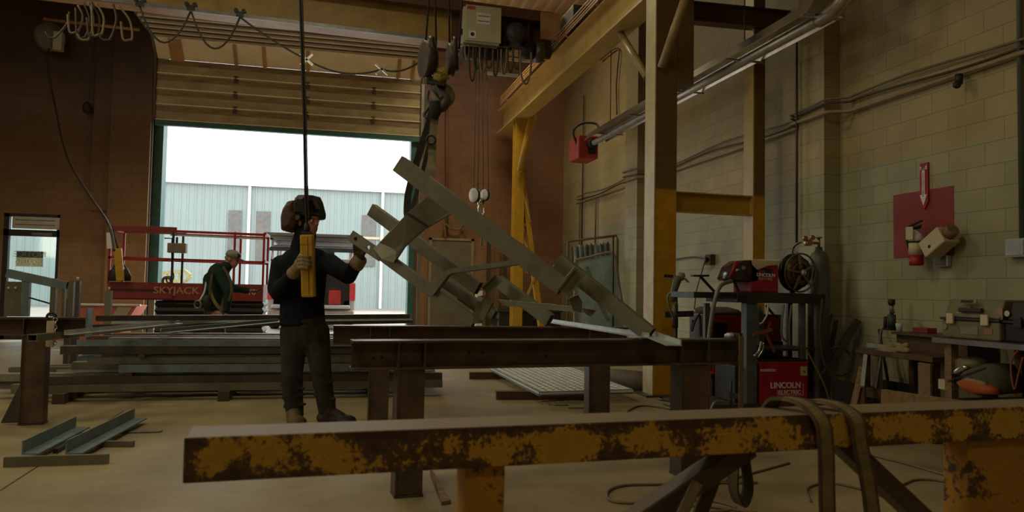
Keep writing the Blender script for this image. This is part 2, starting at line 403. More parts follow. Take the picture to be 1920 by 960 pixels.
struct('wall_front', MB().box((LX-.3, YB-.3, 0), (W+.3, YB, H)), M['wall_b'])
# corrugated roof deck, ribs along Y
b = MB(); x = LX; n = 0
prof = [(0, 0), (.10, 0), (.13, .045), (.22, .045), (.25, 0)]
pts = []
while x < W+.2:
    pts += [(x+a, H+c) for a, c in prof[:-1]]; x += .25
pts.append((x, H))
vs = [(a, YB, c) for a, c in pts]+[(a, D+.3, c) for a, c in pts]; k = len(pts)
b.add(vs, [(i, i+1, k+i+1, k+i) for i in range(k-1)])
struct('ceiling', b, M['ceil'])
b = MB().box((LX-.3, YB-.3, H+.06), (W+.3, D+.6, H+.2)); struct('ceiling_deck', b, M['joist'])
# open-web roof joists along X
for Y in (15.5, 12.2, 9.6, 7.9, 6.2):
    j = MB(); j.bar((LX, Y, H-.03), (W, Y, H-.03), .1, .05).bar((LX, Y, H-.62), (W, Y, H-.62), .1, .05)
    x = LX; s = 0
    while x < W-.6:
        j.bar((x, Y, H-.05 if s else H-.6), (x+.6, Y, H-.6 if s else H-.05), .025, .025); x += .6; s = 1-s
    o = struct('trim_joist', j, M['joist'])
# pilasters
struct('trim_pilaster', MB().box((PY(205,300,D-.3).x, D-.3, 0), (PY(280,300,D-.3).x, D, H)), M['wall_b'])
struct('trim_pilaster', MB().box((PY(172,300,D-.12).x, D-.12, 2.5), (PY(205,300,D-.12).x+.03, D, H)), M['wall_b'])
struct('trim_pilaster', MB().box((4.78, 11.2, 0), (W, 11.7, H)), M['wall_r'])
struct('trim_pilaster', MB().box((4.86, 6.6, 0), (W, 7.02, H)), M['wall_r'])
struct('trim_pilaster', MB().box((4.55, 2.2, 0), (W, 2.6, H)), M['wall_r'])
# jambs of the roll-up opening
M['jamb'] = mat('jamb_green', (.05,.15,.135), .5); M['track'] = mat('track_galv', (.22,.21,.19), .45, .4)
struct('trim_jamb', MB().box((jl-.14, D-.06, 0), (jl+.02, D+.31, DH+.05)), M['jamb'])
struct('trim_jamb', MB().box((jr-.02, D-.06, 0), (jr+.1, D+.31, DH+.05)), M['jamb'])
M['door_shade'] = mat('door_shade', (.30,.22,.11), .6, 0, (.17,.11,.055), 2.5, stretch=(1,1,6))  # darker door tone for the shade painted under the ridges
# ---- sectional overhead door: one thing with panels
dx0, dx1 = jl-.12, jr+.14
dr = root('overhead_door', (0, D-.15, DH), 'raised sectional overhead door above the bright doorway, grimy tan panels', 'door')
dr['kind'] = 'structure'; dr.name = 'door_1'
zt = DH+1.24
# vertical sections, each with a raised rib line
z = DH; k = 0
vert = []
nsec = 4; hs = (zt-DH)/nsec
for k in range(nsec):
    p = MB(); z0 = DH+k*hs; z1 = z0+hs-.002
    p.box((dx0, D-.15, z0), (dx1, D-.10, z1))
    for q in ():
        zz = z0+q*hs
        p.prism([(-.0,-.05),(.0,.028),(.03,.028),(.03,-.05)], (dx0, D-.15, zz), (dx1, D-.15, zz), Z)
    o = obj('door_section', p, M['door_panel'], dr)
    obj('ridge', MB().box((dx0, D-.196, z0+.012), (dx1, D-.151, z0+.026)), M['door_curve'], o)  # pale colour paints the bright lit edge of each ridge
    obj('shade_band', MB().box((dx0, D-.1515, z0+hs*.62), (dx1, D-.1505, z0+hs-.01)), M['door_shade'], o)  # shade below the next ridge, painted as a darker band
    if k: 
        for xx in (jl+1.35, jl+2.75, jl+4.1):
            h_ = obj('hinge', MB().box((xx-.04, D-.18, z0-.07), (xx+.04, D-.15, z0+.07)).ell((xx, D-.18, z0), (.035,.02,.05)), M['steel_rust'], o)
# bottom seal rail
obj('bottom_rail', MB().box((dx0, D-.19, DH-.09), (dx1, D-.08, DH)), M['jamb'], dr)
# curved section, leaning into the room
p = MB(); y1, z1 = D-.15, zt; y2, z2 = D-.60, zt+.32
p.add([(dx0,y1,z1),(dx1,y1,z1),(dx1,y2,z2),(dx0,y2,z2),(dx0,y1+.04,z1+.04),(dx1,y1+.04,z1+.04),(dx1,y2+.04,z2+.05),(dx0,y2+.04,z2+.05)],
      [(0,1,2,3),(7,6,5,4),(0,4,5,1),(1,5,6,2),(2,6,7,3),(3,7,4,0)])
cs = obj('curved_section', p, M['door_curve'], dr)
for xx in (jl+.25, jl+1.35, jl+1.9, jl+2.75, jr-.35, jr-.05):
    w_ = .12 if xx in (jl+.25,) else .035
    obj('strut', MB().add([(xx-w_,y1-.02,z1-.04),(xx+w_,y1-.02,z1-.04),(xx+w_,y2-.02,z2),(xx-w_,y2-.02,z2),(xx-w_,y1+.02,z1),(xx+w_,y1+.02,z1),(xx+w_,y2+.02,z2+.02),(xx-w_,y2+.02,z2+.02)],
      [(0,1,2,3),(7,6,5,4),(0,4,5,1),(1,5,6,2),(2,6,7,3),(3,7,4,0)]), M['flange'], dr)
# horizontal sections under the roof
y = y2; k = 0
while y > 11.9:
    p = MB().box((dx0, y-.56, z2+.02), (dx1, y-.01, z2+.07))
    for yy in (y-.05, y-.33): p.box((dx0, yy-.028, z2-.05), (dx1, yy, z2+.02))
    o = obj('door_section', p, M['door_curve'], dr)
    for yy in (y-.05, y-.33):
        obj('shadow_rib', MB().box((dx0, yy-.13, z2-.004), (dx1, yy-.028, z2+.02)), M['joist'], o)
    for xx in (jl+.9, jl+2.0, jl+3.6): obj('hinge', MB().box((xx-.05, y-.24, z2-.03), (xx+.05, y-.17, z2+.02)), M['steel_rust'], o)
    y -= .57
# tracks
for xx, nm in ((dx0-.05, 'l'), (dx1+.05, 'r')):
    t = MB().bar((xx, D-.2, .0), (xx, D-.2, zt-.1), .06, .05, V((0,1,0)))
    t.tube(smooth_pts([(xx, D-.2, zt-.1), (xx, D-.26, zt+.12), (xx, D-.5, zt+.33), (xx, D-.8, zt+.38)]), .03, 6)
    t.bar((xx, D-.8, zt+.38), (xx, 11.0, zt+.38), .06, .07)
    obj('track', t, M['track'], dr)
# ---- personnel door on the right of the opening
a0, a1 = PY(803, 500, D).x, PY(887, 500, D).x; at_ = PY(845, 447, D).z
d2 = root('door_2', (a0, D-.05, 0), kind='structure')
M['door_grey'] = mat('door_grey', (.20,.165,.10), .55, 0, (.15,.12,.075), 3)
M['frame_lt'] = mat('frame_light', (.34,.27,.17), .5)
obj('door_leaf', MB().box((a0+.06, D-.04, 0), (a1-.06, D-.005, at_-.06)), M['door_grey'], d2)
obj('door_frame', MB().box((a0, D-.06, 0), (a0+.06, D-.005, at_)).box((a1-.06, D-.06, 0), (a1, D-.005, at_)).box((a0, D-.06, at_-.05), (a1, D-.005, at_)), M['frame_lt'], d2)
obj('door_handle', MB().cyl((a1-.15, D-.1, 1.0), (a1-.15, D-.04, 1.0), .02).bar((a1-.27, D-.1, 1.0), (a1-.13, D-.1, 1.0), .02, .02), M['dark'], d2)
# ---- glazed door on the left
d3 = root('door_3', (gl, D, 0), kind='structure')
M['bronze'] = mat('bronze_frame', (.035,.028,.022), .45)
z1 = PY(60, 431, D).z; z0 = PY(60, 441, D).z
f = MB().box((gl, D, 0), (gl+.09, D+.1, gt)).box((gr_-.05, D, 0), (gr_, D+.1, gt)).box((gl, D, gt-.06), (gr_, D+.1, gt)).box((gl, D, z0-.02), (gr_, D+.1, z1)).box((gl, D, 0), (gr_, D+.1, .1))
obj('door_frame', f, M['bronze'], d3)
def glassmat(name, tint, a):
    m, nt, b_ = nodes(name); nt.nodes.remove(b_); N = nt.nodes.new
    tr = N('ShaderNodeBsdfTransparent'); tr.inputs[0].default_value = sock(tint); gl_ = N('ShaderNodeBsdfGlossy'); gl_.inputs['Roughness'].default_value = .05
    mx = N('ShaderNodeMixShader'); mx.inputs[0].default_value = a; nt.links.new(tr.outputs[0], mx.inputs[1]); nt.links.new(gl_.outputs[0], mx.inputs[2])
    nt.links.new(mx.outputs[0], nt.nodes['Material Output'].inputs[0]); return m
M['glass'] = glassmat('door_glass', (.9,.95,.94), .06)
gp = obj('glass_pane', MB().box((gl+.09, D+.04, .1), (gr_-.05, D+.05, z0-.02)), M['glass'], d3)
tb = obj('transom_panel', MB().box((PY(24,420,D).x, D-.03, z1+.02), (gr_-.003, D+.02, gt-.06)), M['white'], d3)
obj('closer', MB().box((gl+.5, D-.06, z0), (gl+.85, D, z0+.05)), M['track'], d3)
obj('panel_line', MB().box((PY(30,420,D).x, D-.034, z1+.09), (gr_-.08, D-.03, z1+.10)).box((PY(30,420,D).x, D-.034, gt-.13), (gr_-.08, D-.03, gt-.12)), M['dark'], tb)
# notice sheet on the glass, seen from behind (mirrored)
def paper(name, c):
    m, nt, b_ = nodes(name); N = nt.nodes.new; b_.inputs['Base Color'].default_value = sock(c); b_.inputs['Roughness'].default_value = .7
    t = N('ShaderNodeBsdfTranslucent'); t.inputs[0].default_value = sock(c); x = N('ShaderNodeMixShader'); x.inputs[0].default_value = .45
    nt.links.new(b_.outputs[0], x.inputs[1]); nt.links.new(t.outputs[0], x.inputs[2]); nt.links.new(x.outputs[0], nt.nodes['Material Output'].inputs[0]); return m
M['notice_w'] = paper('notice_paper', (.72,.68,.52)); M['notice_b'] = paper('notice_blue', (.16,.33,.38)); M['notice_t'] = mat('notice_text', (.42,.44,.40), .6)
nx0, nx1 = PY(31,480,D+.03).x, PY(81,480,D+.03).x; nz0, nz1 = PY(55,500,D+.03).z, PY(55,471,D+.03).z
ns = root('notice_sign', (nx0, D+.035, nz0), 'small notice sheet with a blue header on the glass door, seen from behind', 'sign')
obj('sheet', MB().box((nx0, D+.028, nz0), (nx1, D+.036, nz1)), M['notice_w'], ns)
hb = nz1-(nz1-nz0)*.42
obj('header', MB().box((nx0, D+.024, hb), (nx1, D+.028, nz1)), M['notice_b'], ns)
cx = (nx0+nx1)/2
def back_text(s, size, z, m_, par): 
    me = text('lettering', s, size, (cx, D+.02, z), (-1,0,0), (0,0,1), m_, par, depth=.001)
    return me
back_text('NOTICE', .15, (hb+nz1)/2, M['notice_w'], ns)
hh = hb-nz0
back_text('SAFETY EQUIPMENT', .052, hb-hh*.18, M['notice_t'], ns)
back_text('REQUIRED', .10, hb-hh*.5, M['notice_t'], ns)
back_text('BEYOND THIS POINT', .05, hb-hh*.83, M['notice_t'], ns)

# ================================================================== OUTSIDE
M['yard'] = mat('yard_concrete', (.30,.28,.245), .8, 0, (.23,.215,.19), .8)
struct('floor_yard', MB().box((-60, D+.3, -.2), (60, 90, -.02)), M['yard'])
BY = 40.0
bt = 6.15
b = MB(); x = -30.0; pts = []
while x < 22:
    pts += [(x, BY), (x+.24, BY), (x+.27, BY-.04), (x+.33, BY-.04)]; x += .36
k = len(pts)
fb = root('warehouse', (-4, BY, 0), 'long pale blue metal-sided warehouse across the yard', 'building')
M['siding'] = mat('blue_siding', (.285,.355,.34), .5, 0, (.265,.33,.315), 1)
b.add([(a, c, -.02) for a, c in pts]+[(a, c, bt) for a, c in pts], [(i, i+1, k+i+1, k+i) for i in range(k-1)])
b.box((-30, BY+.3, -.02), (22, BY+12, bt-.05))
obj('siding', b, M['siding'], fb)
obj('eave', MB().box((-30.2, BY-.2, bt), (22.2, BY+12, bt+.14)), M['white'], fb)
M['clerestory'] = mat('grey_panel', (.17,.17,.155), .5)
for px0, px1, t, b_ in ((429,451,394,478),(481,505,396,490),(679,702,403,500)):
    q0, q1 = PY(px0, t, BY-.05), PY(px1, b_, BY-.05)
    obj('light_panel', MB().box((q0.x, BY-.07, q1.z), (q1.x, BY-.05, q0.z)), M['clerestory'], fb)
for px in (467, 717):
    q = PY(px, 400, BY-.1); obj('downspout', MB().box((q.x-.07, BY-.16, 0), (q.x+.07, BY-.05, bt)), M['white'], fb)
q = PY(668, 445, BY-.1); obj('horizontal_trim', MB().box((q.x-2, BY-.1, q.z-.08), (q.x+9, BY-.05, q.z+.05)), M['cream'], fb)
# pickup truck seen from behind
M['truck_w'] = mat('truck_white', (.40,.40,.375), .4, 0, (.36,.36,.335)); M['truck_glass'] = mat('dark_glass', (.05,.06,.06), .15); M['lamp_red'] = mat('tail_lamp_red', (.62,.06,.06), .3); M['tire'] = mat('tyre', (.02,.02,.02), .8)
dT = 19.3
tl, tr_ = P(505, 560, dT), P(664, 560, dT); w = (tr_-tl).length; cxT = (tl+tr_)/2; ty = cxT.y; tx = cxT.x
T = root('pickup_truck', (tx, ty, 0), 'white pickup truck with open rear hatch and roof rack parked outside the doorway', 'vehicle')
hw = w/2
def tz(py): return P(585, py, dT).z
b = MB()
b.box((tx-hw, ty, .45), (tx-hw+.14, ty+2.3, 1.25)).box((tx+hw-.14, ty, .45), (tx+hw, ty+2.3, 1.25)).box((tx-hw, ty+.05, .45), (tx+hw, ty+2.3, .62))
b.prism([(-hw,.4),(hw,.4),(hw,1.25),(hw-.18,1.85),(-hw+.18,1.85),(-hw,1.25)], (tx, ty+2.3, 0), (tx, ty+3.6, 0))
b.box((tx-hw+.05, ty+3.6, .45), (tx+hw-.05, ty+4.9, 1.2))
obj('body', b, M['truck_w'], T, bevel=.03)
c_ = MB().box((tx-hw+.05, ty+.02, 1.25), (tx-hw+.11, ty+2.3, 1.78)).box((tx+hw-.11, ty+.02, 1.25), (tx+hw-.05, ty+2.3, 1.78)).box((tx-hw+.05, ty+.02, 1.74), (tx+hw-.05, ty+2.3, 1.82))
obj('canopy', c_, M['truck_w'], T)
hz0 = tz(475); hz1 = tz(456)
obj('rear_hatch', MB().prism([(-hw-.0,0),(hw+.05,0),(hw-.03,.10),(-hw+.12,.10)], (tx, ty-.95, hz0), (tx, ty+.05, hz0+.1)), M['truck_glass'], T)
for sx in (-1, 1): obj('hatch_strut', MB().cyl((tx+sx*(hw-.2), ty+.02, 1.35), (tx+sx*(hw-.12), ty-.6, hz0+.04), .02), M['alu'], T)
obj('tailgate', MB().box((tx-hw+.14, ty-.55, .55), (tx+hw-.14, ty+.04, .63)), M['truck_w'], T, bevel=.02)
obj('bumper', MB().box((tx-hw+.02, ty-.2, .32), (tx+hw-.02, ty+.02, .5)), M['alu'], T, bevel=.03)
for sx in (-1, 1):
    obj('tail_light', MB().box((tx+sx*(hw-.07)-.075, ty-.03, .75), (tx+sx*(hw-.07)+.075, ty+.02, 1.2)), M['lamp_red'], T, bevel=.015)
    for yy in (.6, 4.1): 
        wo = obj('wheel', MB().lathe((tx+sx*(hw-.28), ty+yy, .36), [(.1,0),(.34,0),(.38,.04),(.38,.2),(.34,.25),(.1,.25)], V((sx,0,0))), M['tire'], T)
        obj('hubcap', MB().lathe((tx+sx*(hw-.02), ty+yy, .36), [(.2,-.02),(.18,.01),(.05,.02)], V((sx,0,0))), M['alu'], wo)
rr_ = obj('roof_rack', MB().box((tx-hw+.02, ty+.1, 2.28), (tx-hw+.08, ty+3.48, 2.34)), M['truck_w'], T)
for yy in (.1, 2.2, 3.4):
    rk = MB(); rk.box((tx-hw+.02, ty+yy, 2.30), (tx+hw-.02, ty+yy+.08, 2.38))
    for sx in (-1,1): rk.box((tx+sx*(hw-.08)-.03, ty+yy, 1.78), (tx+sx*(hw-.08)+.03, ty+yy+.06, 2.31))
    obj('rack_crossbar', rk, M['truck_w'], rr_)

M['board'] = mat('rack_board', (.14,.115,.075), .7)
for k_, (a, c) in enumerate(((-.75,-.45),(-.15,.55))): obj('side_window', MB().box((tx+a, ty+2.28, 1.85), (tx+c, ty+2.30, 2.25)), M['truck_glass'], T)
obj('number_plate', MB().box((tx-.2, ty-.215, .36), (tx+.2, ty-.2, .47)), M['notice_w'], T)
solo('lumber_plank', MB().box((tx-hw-.08, ty-.3, 2.385), (tx+hw+.15, ty+3.5, 2.45)), M['board'], 'wide board lying on the roof rack of the pickup', 'board')
for px0, px1, lab in ((616, 639, 'red cooler box in the open bed of the pickup, right of the welder'), (527, 546, 'red crate in the pickup bed behind the welder')):
    q0, q1 = P(px0, 565, dT+.2), P(px1, 565, dT+.2)
    r_ = root('cooler_box', (q0.x, q0.y, .64), lab, 'box', 'red boxes in the pickup bed')
    obj('box_body', MB().box((q0.x, ty+.15, .632), (q1.x, ty+.6, 1.02)), M['lamp_red'], r_, bevel=.02); obj('lid', MB().box((q0.x-.01, ty+.14, 1.022), (q1.x+.01, ty+.61, 1.10)), M['dark'], r_, bevel=.015)
# yellow stair frame outside, hoses, barrel
q0 = PZ(300, 566, .0) if False else P(300, 562, 24)
ys = MB()
A0, A1 = P(302, 512, 24), P(346, 508, 24); B0, B1 = P(306, 530, 24), P(350, 526, 24)
ys.bar(A0, A1, .08, .1).bar(B0, B1, .08, .08).bar(A1, P(358, 517, 24), .08, .1).bar(P(358,517,24), B1, .08, .08)
for t_ in (.25, .5, .75): ys.bar(A0.lerp(A1, t_), B0.lerp(B1, t_), .06, .06)
ys.bar(P(330,528,24), P(342,560,24), .07, .07).bar(P(320,528,24), P(332,562,24), .07, .07)
for k_ in (330, 345, 306): ys.bar(P(k_, 529, 24.3), V((P(k_,529,24.3).x, P(k_,529,24.3).y, -.02)), .06, .06, V((0,1,0)))
solo('platform_steps', ys, mat('faded_yellow', (.40,.36,.16), .6), 'yellow steel step frame standing in the yard behind the scissor lift', 'steps')
for k_, (cx_, cy_, R_) in enumerate(((706, 566, .8), (735, 562, .6))):
    c0 = PZ(cx_, cy_+2, 0); hp = MB()
    for q in range(4): hp.torus(c0+V((random.uniform(-.3,.3), random.uniform(-.3,.3), .35+.02*q)), R_, .03, V((random.uniform(-.5,.5), -.9, random.uniform(.2,.5))), 26, 6)
    solo('hose_coil', hp, M['cord_tan'], ['larger loose brown hose coil on the yard ground right of the pickup', 'smaller hose coil at the right edge of the doorway, out in the yard'][k_], 'hose', 'hose coils in the yard')

# ================================================================== LIGHT
w = bpy.data.worlds.new('world'); bpy.context.scene.world = w; w.use_nodes = True
nt = w.node_tree; bg = nt.nodes['Background']; bg.inputs[0].default_value = (.985, .99, 1, 1); bg.inputs[1].default_value = 3.0
def sun(e, rot, ang=2):
    l = bpy.data.lights.new('sun', 'SUN'); l.energy = e; l.angle = math.radians(ang); l.color = (1,.95,.86)
    o = bpy.data.objects.new('sun', l); C.objects.link(o); o.rotation_euler = rot
sun(3.2, (math.radians(-28), math.radians(18), 0))
def area(name, loc, size, e, col, rot=(0,0,0)):
    l = bpy.data.lights.new(name, 'AREA'); l.shape = 'RECTANGLE'; l.size, l.size_y = size; l.energy = e; l.color = col
    o = bpy.data.objects.new(name, l); C.objects.link(o); o.location = loc; o.rotation_euler = rot
# fill lights added out of view under the roof
for (x, y, e) in ((-1.5, 2.0, 42), (-5.5, 5.0, 42), (-.5, 7.5, 50), (2.6, 12.6, 80), (-5.5, 9.5, 60), (.0, -2.5, 40)):
    area('overhead_fill_light', (x, y, 6.75 if y > 12 else 6.25), (1.6, .8), e*LS*1.12, (.96, .88, .57))
area('left_fill_light', (-9.3, 3.5, 4.2), (4.5, 2.2), 130*LS, (1, .93, .74), (0, math.radians(-90), 0))  # added fill from the left, no window in that wall
area('daylight_door', (jl/2+jr/2, D+.5, 2.1), (4.6, 4.0), 45*LS, (.93, .98, 1), (math.radians(-90), 0, 0))
sc = bpy.context.scene
sc.view_settings.view_transform = 'Standard'; sc.view_settings.look = 'None'; sc.view_settings.exposure = 0
# ================================================================== OVERHEAD STEEL
RX = 3.51
# near column
def column(name, px0, px1, Y, label, mt, w=.3, side=.24):
    a, c = PY(px0, 600, Y-side/2).x, PY(px1, 600, Y-side/2).x
    r_ = root(name, ((a+c)/2, Y, 0), label, 'column')
    obj('shaft', MB().box((a, Y-side/2, .015), (c, Y+side/2, H-.66)), mt, r_, bevel=.008)
    obj('base_plate', MB().box((a-.1, Y-side/2-.06, 0), (c+.1, Y+side/2+.1, .02)), M['steel'], r_)
    return r_, a, c
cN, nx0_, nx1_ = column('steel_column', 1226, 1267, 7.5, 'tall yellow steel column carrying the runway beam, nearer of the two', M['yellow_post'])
M['col_light'] = mat('column_lit_edge', (.55,.45,.25), .5, 0, (.42,.33,.17), 6)  # pale tone paints the column side lit from the doorway
obj('lit_flange', MB().box((nx0_-.012, 7.5-.125, .02), (nx0_+.002, 7.5+.13, H-.68)), M['col_light'], cN)
obj('haunch', MB().prism([(-.12,0),(.12,0),(.12,2.4),(-.12,2.4)], (nx1_, 7.5, 3.38), (nx1_+.19, 7.5, 3.38), Z), M['yellow_post'], cN)
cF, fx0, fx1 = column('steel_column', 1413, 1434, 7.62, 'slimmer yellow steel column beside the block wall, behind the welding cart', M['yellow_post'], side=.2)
obj('lit_flange', MB().box((fx0-.012, 7.62-.1, .02), (fx0+.002, 7.62+.1, H-.68)), M['yellow_b'], cF)  # lit side of the slimmer column, painted as a paler strip
zc1, zc0 = PY(1350, 362, 7.45).z, PY(1350, 399, 7.45).z
solo('cross_beam', MB().ibeam((nx1_+.002, 7.55, (zc0+zc1)/2), (fx0-.014, 7.6, (zc0+zc1)/2), .14, zc1-zc0, .014, .01), M['yellow'], 'short yellow cross beam joining the two columns at mid height', 'beam')
zc1 = PY(1350, 5, 7.45).z; zc0 = PY(1350, 42, 7.45).z
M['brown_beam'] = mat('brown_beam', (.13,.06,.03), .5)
solo('cross_beam', MB().ibeam((nx1_+.2, 7.55, (zc0+zc1)/2), (5.04, 7.62-.12-.0, (zc0+zc1)/2), .14, zc1-zc0, .014, .01), M['brown_beam'], 'dark brown upper beam running from the near column to the block wall', 'beam')
# runway beam along Y
rb = root('runway_beam', (RX, 11, 4.42), 'long yellow crane runway I-beam running away along the right side', 'beam')
obj('beam', MB().ibeam((RX, 15.4, 4.66), (RX, 1.0, 4.66), .3, .48, .022, .014), M['yellow_b'], rb)
bolts = MB()
y = 14.9
while y > 6:
    bolts.cyl((RX-.014-.012, y, 4.52), (RX-.004, y, 4.52), .017, n=8); y -= .42
o = obj('bolt_row', bolts, M['dark'], rb); o['kind'] = 'stuff'
obj('crane_rail', MB().bar((RX, 15.3, 4.925), (RX, 1.0, 4.925), .06, .05), M['steel_rust'], rb)
for i, (xx, zz) in enumerate(((3.31, 4.96), (3.31, 5.01), (3.31, 5.06), (3.31, 4.92))):
    solo('conductor_bar', MB().bar((xx, 14.9, zz), (xx, 4, zz), .014, .018), M['flange'], ['second lowest conductor bar along the yellow runway beam','second highest conductor bar along the yellow runway beam','topmost conductor bar along the yellow runway beam','lowest conductor bar along the yellow runway beam'][i], 'rail', 'conductor bars on the runway')
y = 14.4; first = None
while y > 6:
    br_ = MB().bar((3.325, y, 4.89), (3.325, y, 5.08), .02, .012, V((0,1,0))).bar((3.325, y, 4.893), (3.42, y, 4.893), .02, .014)
    obj('bar_bracket', br_, M['flange'], rb); y -= 1.3
# pipe braces
def solo_tube(name, pts, r, m_, label, cat, group=None, n=10): return solo(name, MB().tube(pts, r, n), m_, label, cat, group)
M['pipe_y'] = mat('pipe_yellow', (.36,.25,.10), .45)
q0 = V((RX+.05, 10.2, 4.43)); q1 = PY(1216, 150, 7.62); q1 = V((nx0_-.01, 7.7, 3.3)) if False else PY(1214, 148, 7.66)
solo_tube('pipe_brace', [PX(1163, 62, RX+.02), PX(1214, 146, RX-.12)], .045, M['pipe_y'], 'pale pipe brace from the runway beam down to the near column', 'brace')
solo_tube('pipe_brace', [PY(1241, 126, 7.34), PY(1288, -10, 6.9)], .05, M['pipe_y'], 'pipe brace rising across the front of the near column', 'brace')
# far support frame
fp0 = PZ(969, 612, .0)
fY = 14.0; pxx = PY(969, 500, fY).x
fs = root('runway_trestle', (pxx, fY, 0), 'yellow braced A-shaped runway support frame standing by the back wall', 'frame')
def fpt(px, py): return PY(px, py, fY)
zb = 4.42
obj('post', MB().ibeam((pxx, fY, 0), (pxx, fY, zb), .2, .2, .012, .01, V((0,1,0))), M['yellow'], fs)
tp, bt_ = fpt(976, 318), fpt(1018, 640); bt_ = tp + (bt_-tp)*((tp.z-.0)/(tp.z-bt_.z))
obj('raking_leg', MB().bar(tp, bt_, .1, .12, V((0,1,0))), M['yellow'], fs)
for a, c in (((966,320),(984,320)), ((966,420),(994,422)), ((966,505),(1004,512))):
    obj('rung', MB().bar(fpt(*a), fpt(*c), .1, .06), M['yellow'], fs)
for a, c in (((970,325),(992,418)), ((970,425),(1002,508)), ((968,600),(1003,515))):
    obj('diagonal', MB().bar(fpt(*a)+V((0,-.06,0)), fpt(*c)+V((0,-.06,0)), .05, .04), M['yellow_b'], fs)
solo_tube('pipe_brace', [PY(1001, 203, 13.7), PY(975, 322, 13.8)], .07, M['yellow'], 'thick yellow pipe brace under the far end of the runway beam', 'brace')
solo('corner_bracket', MB().prism([(-.02,0),(.02,0),(.02,.5),(-.02,.5)], PY(938, 215, 15.7), PY(958, 215, 15.7), Z).box((RX-.25, 15.45, 4.5), (RX-.05, 15.95, 4.8)), M['yellow_b'], 'yellow bracket fixing the runway beam end to the back wall', 'bracket') if False else None
# crane girder
GY = 11.25
za, zb_ = 5.02, 4.80
gd = root('bridge_girder', (0, GY, 4.8), 'broad yellow and brown overhead crane girder spanning above the doorway', 'crane')
gx0, gx1 = LX+.02, 3.3
G0, G1 = V((gx0, GY, 5.12)), V((gx1, GY, 4.80))
def gz(x): return G0.z+(G1.z-G0.z)*(x-gx0)/(gx1-gx0)
obj('web', MB().bar(G0+V((0,0,.34)), G1+V((0,0,.31)), .05, .56), M['girder'], gd)
obj('bottom_flange', MB().bar(G0+V((0,0,.02)), G1+V((0,0,.02)), .34, .03), M['flange'], gd)
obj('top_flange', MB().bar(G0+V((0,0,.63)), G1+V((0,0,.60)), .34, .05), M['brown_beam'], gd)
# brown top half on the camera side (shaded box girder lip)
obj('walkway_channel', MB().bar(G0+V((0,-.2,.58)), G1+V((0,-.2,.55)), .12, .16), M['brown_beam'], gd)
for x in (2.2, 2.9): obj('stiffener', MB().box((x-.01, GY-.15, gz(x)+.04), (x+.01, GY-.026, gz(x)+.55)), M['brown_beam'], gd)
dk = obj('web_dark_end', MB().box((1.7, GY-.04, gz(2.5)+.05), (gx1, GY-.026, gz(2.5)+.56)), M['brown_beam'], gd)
et = root('end_truck', (RX, GY, 4.95), 'crane end truck with wheels riding on the yellow runway beam', 'crane part')
obj('truck_box', MB().box((RX-.13, GY-.9, 5.06), (RX+.13, GY+.9, 5.34)), M['steel'], et, bevel=.01)
obj('mount_plate', MB().box((3.05, GY-.32, 4.98), (3.36, GY-.27, 5.40)), M['flange'], et)
for s in (-1, 1): obj('wheel', MB().lathe((RX-.05, GY+s*.7, 5.05), [(.03,0),(.10,0),(.10,.1),(.03,.1)], V((1,0,0))), M['dark'], et)
# control panel and hoist under the girder
pz0, pz1 = 78, 12
def G(px, py, dy=-.45): return PY(px, py, GY+dy)
a, c = G(868, 78, -.5), G(938, 22, -.5)
cp = root('electrical_cabinet', (a.x, a.y, a.z), 'large beige electrical control panel mounted on the crane girder', 'panel')
pb = obj('enclosure', MB().box((a.x, a.y, a.z), (c.x, a.y+.26, c.z+.03)), M['panelgrey'], cp, bevel=.012)
obj('door', MB().box((a.x+.03, a.y-.025, a.z+.02), (c.x+.015, a.y-.002, c.z+.05)), M['panelgrey'], cp, bevel=.008)
w_ = c.x-a.x; h_ = c.z-a.z
obj('red_label', MB().box((a.x+.05, a.y-.03, c.z-.02), (a.x+.17, a.y-.026, c.z+.03)), M['lamp_red'], cp)
pl = obj('label_plate', MB().box((a.x+w_*.35, a.y-.03, a.z+h_*.55), (a.x+w_*.72, a.y-.026, a.z+h_*.88)), M['white'], cp)
obj('label_lines', MB().box((a.x+w_*.38, a.y-.033, a.z+h_*.78), (a.x+w_*.70, a.y-.03, a.z+h_*.80)).box((a.x+w_*.38, a.y-.033, a.z+h_*.63), (a.x+w_*.70, a.y-.03, a.z+h_*.65)), M['dark'], pl)
pl = obj('small_label', MB().box((a.x+.08, a.y-.03, a.z+.06), (a.x+.19, a.y-.026, a.z+.17)), M['white'], cp)
obj('label_dot', MB().lathe((a.x+.135, a.y-.031, a.z+.115), [(.03,-.001),(.03,.001)], V((0,1,0)), 12), M['dark'], pl)
obj('latch', MB().box((a.x-.03, a.y+.03, a.z+.12), (a.x-.001, a.y+.09, a.z+.2)), M['dark'], cp)
# hoist unit under panel
hz = G(900, 110)
hu = root('hoist_trolley', (hz.x, hz.y, hz.z), 'dark hoist trolley with cable drum below the control panel', 'hoist')
q0, q1 = G(868, 96, -.2), G(940, 100, -.2)
obj('drum', MB().cyl(q0, q1, .12, n=20), M['dark'], hu)
obj('side_plate', MB().box((q0.x-.03, q0.y-.16, q0.z-.16), (q0.x, q0.y+.16, q0.z+.3)), M['steel'], hu)
obj('side_plate', MB().box((q1.x, q1.y-.16, q1.z-.16), (q1.x+.03, q1.y+.16, q1.z+.3)), M['steel'], hu)
obj('tie_rod', MB().cyl(G(862, 84, -.42), G(955, 88, -.42), .018), M['track'], hu)
m0, m1 = G(948, 60, -.3), G(985, 60, -.3)
obj('motor', MB().lathe(G(968, 58, -.62), [(.05,-.02),(.13,0),(.15,.05),(.15,.40),(.11,.44)], V((.2,1,0))), M['dark'], hu)
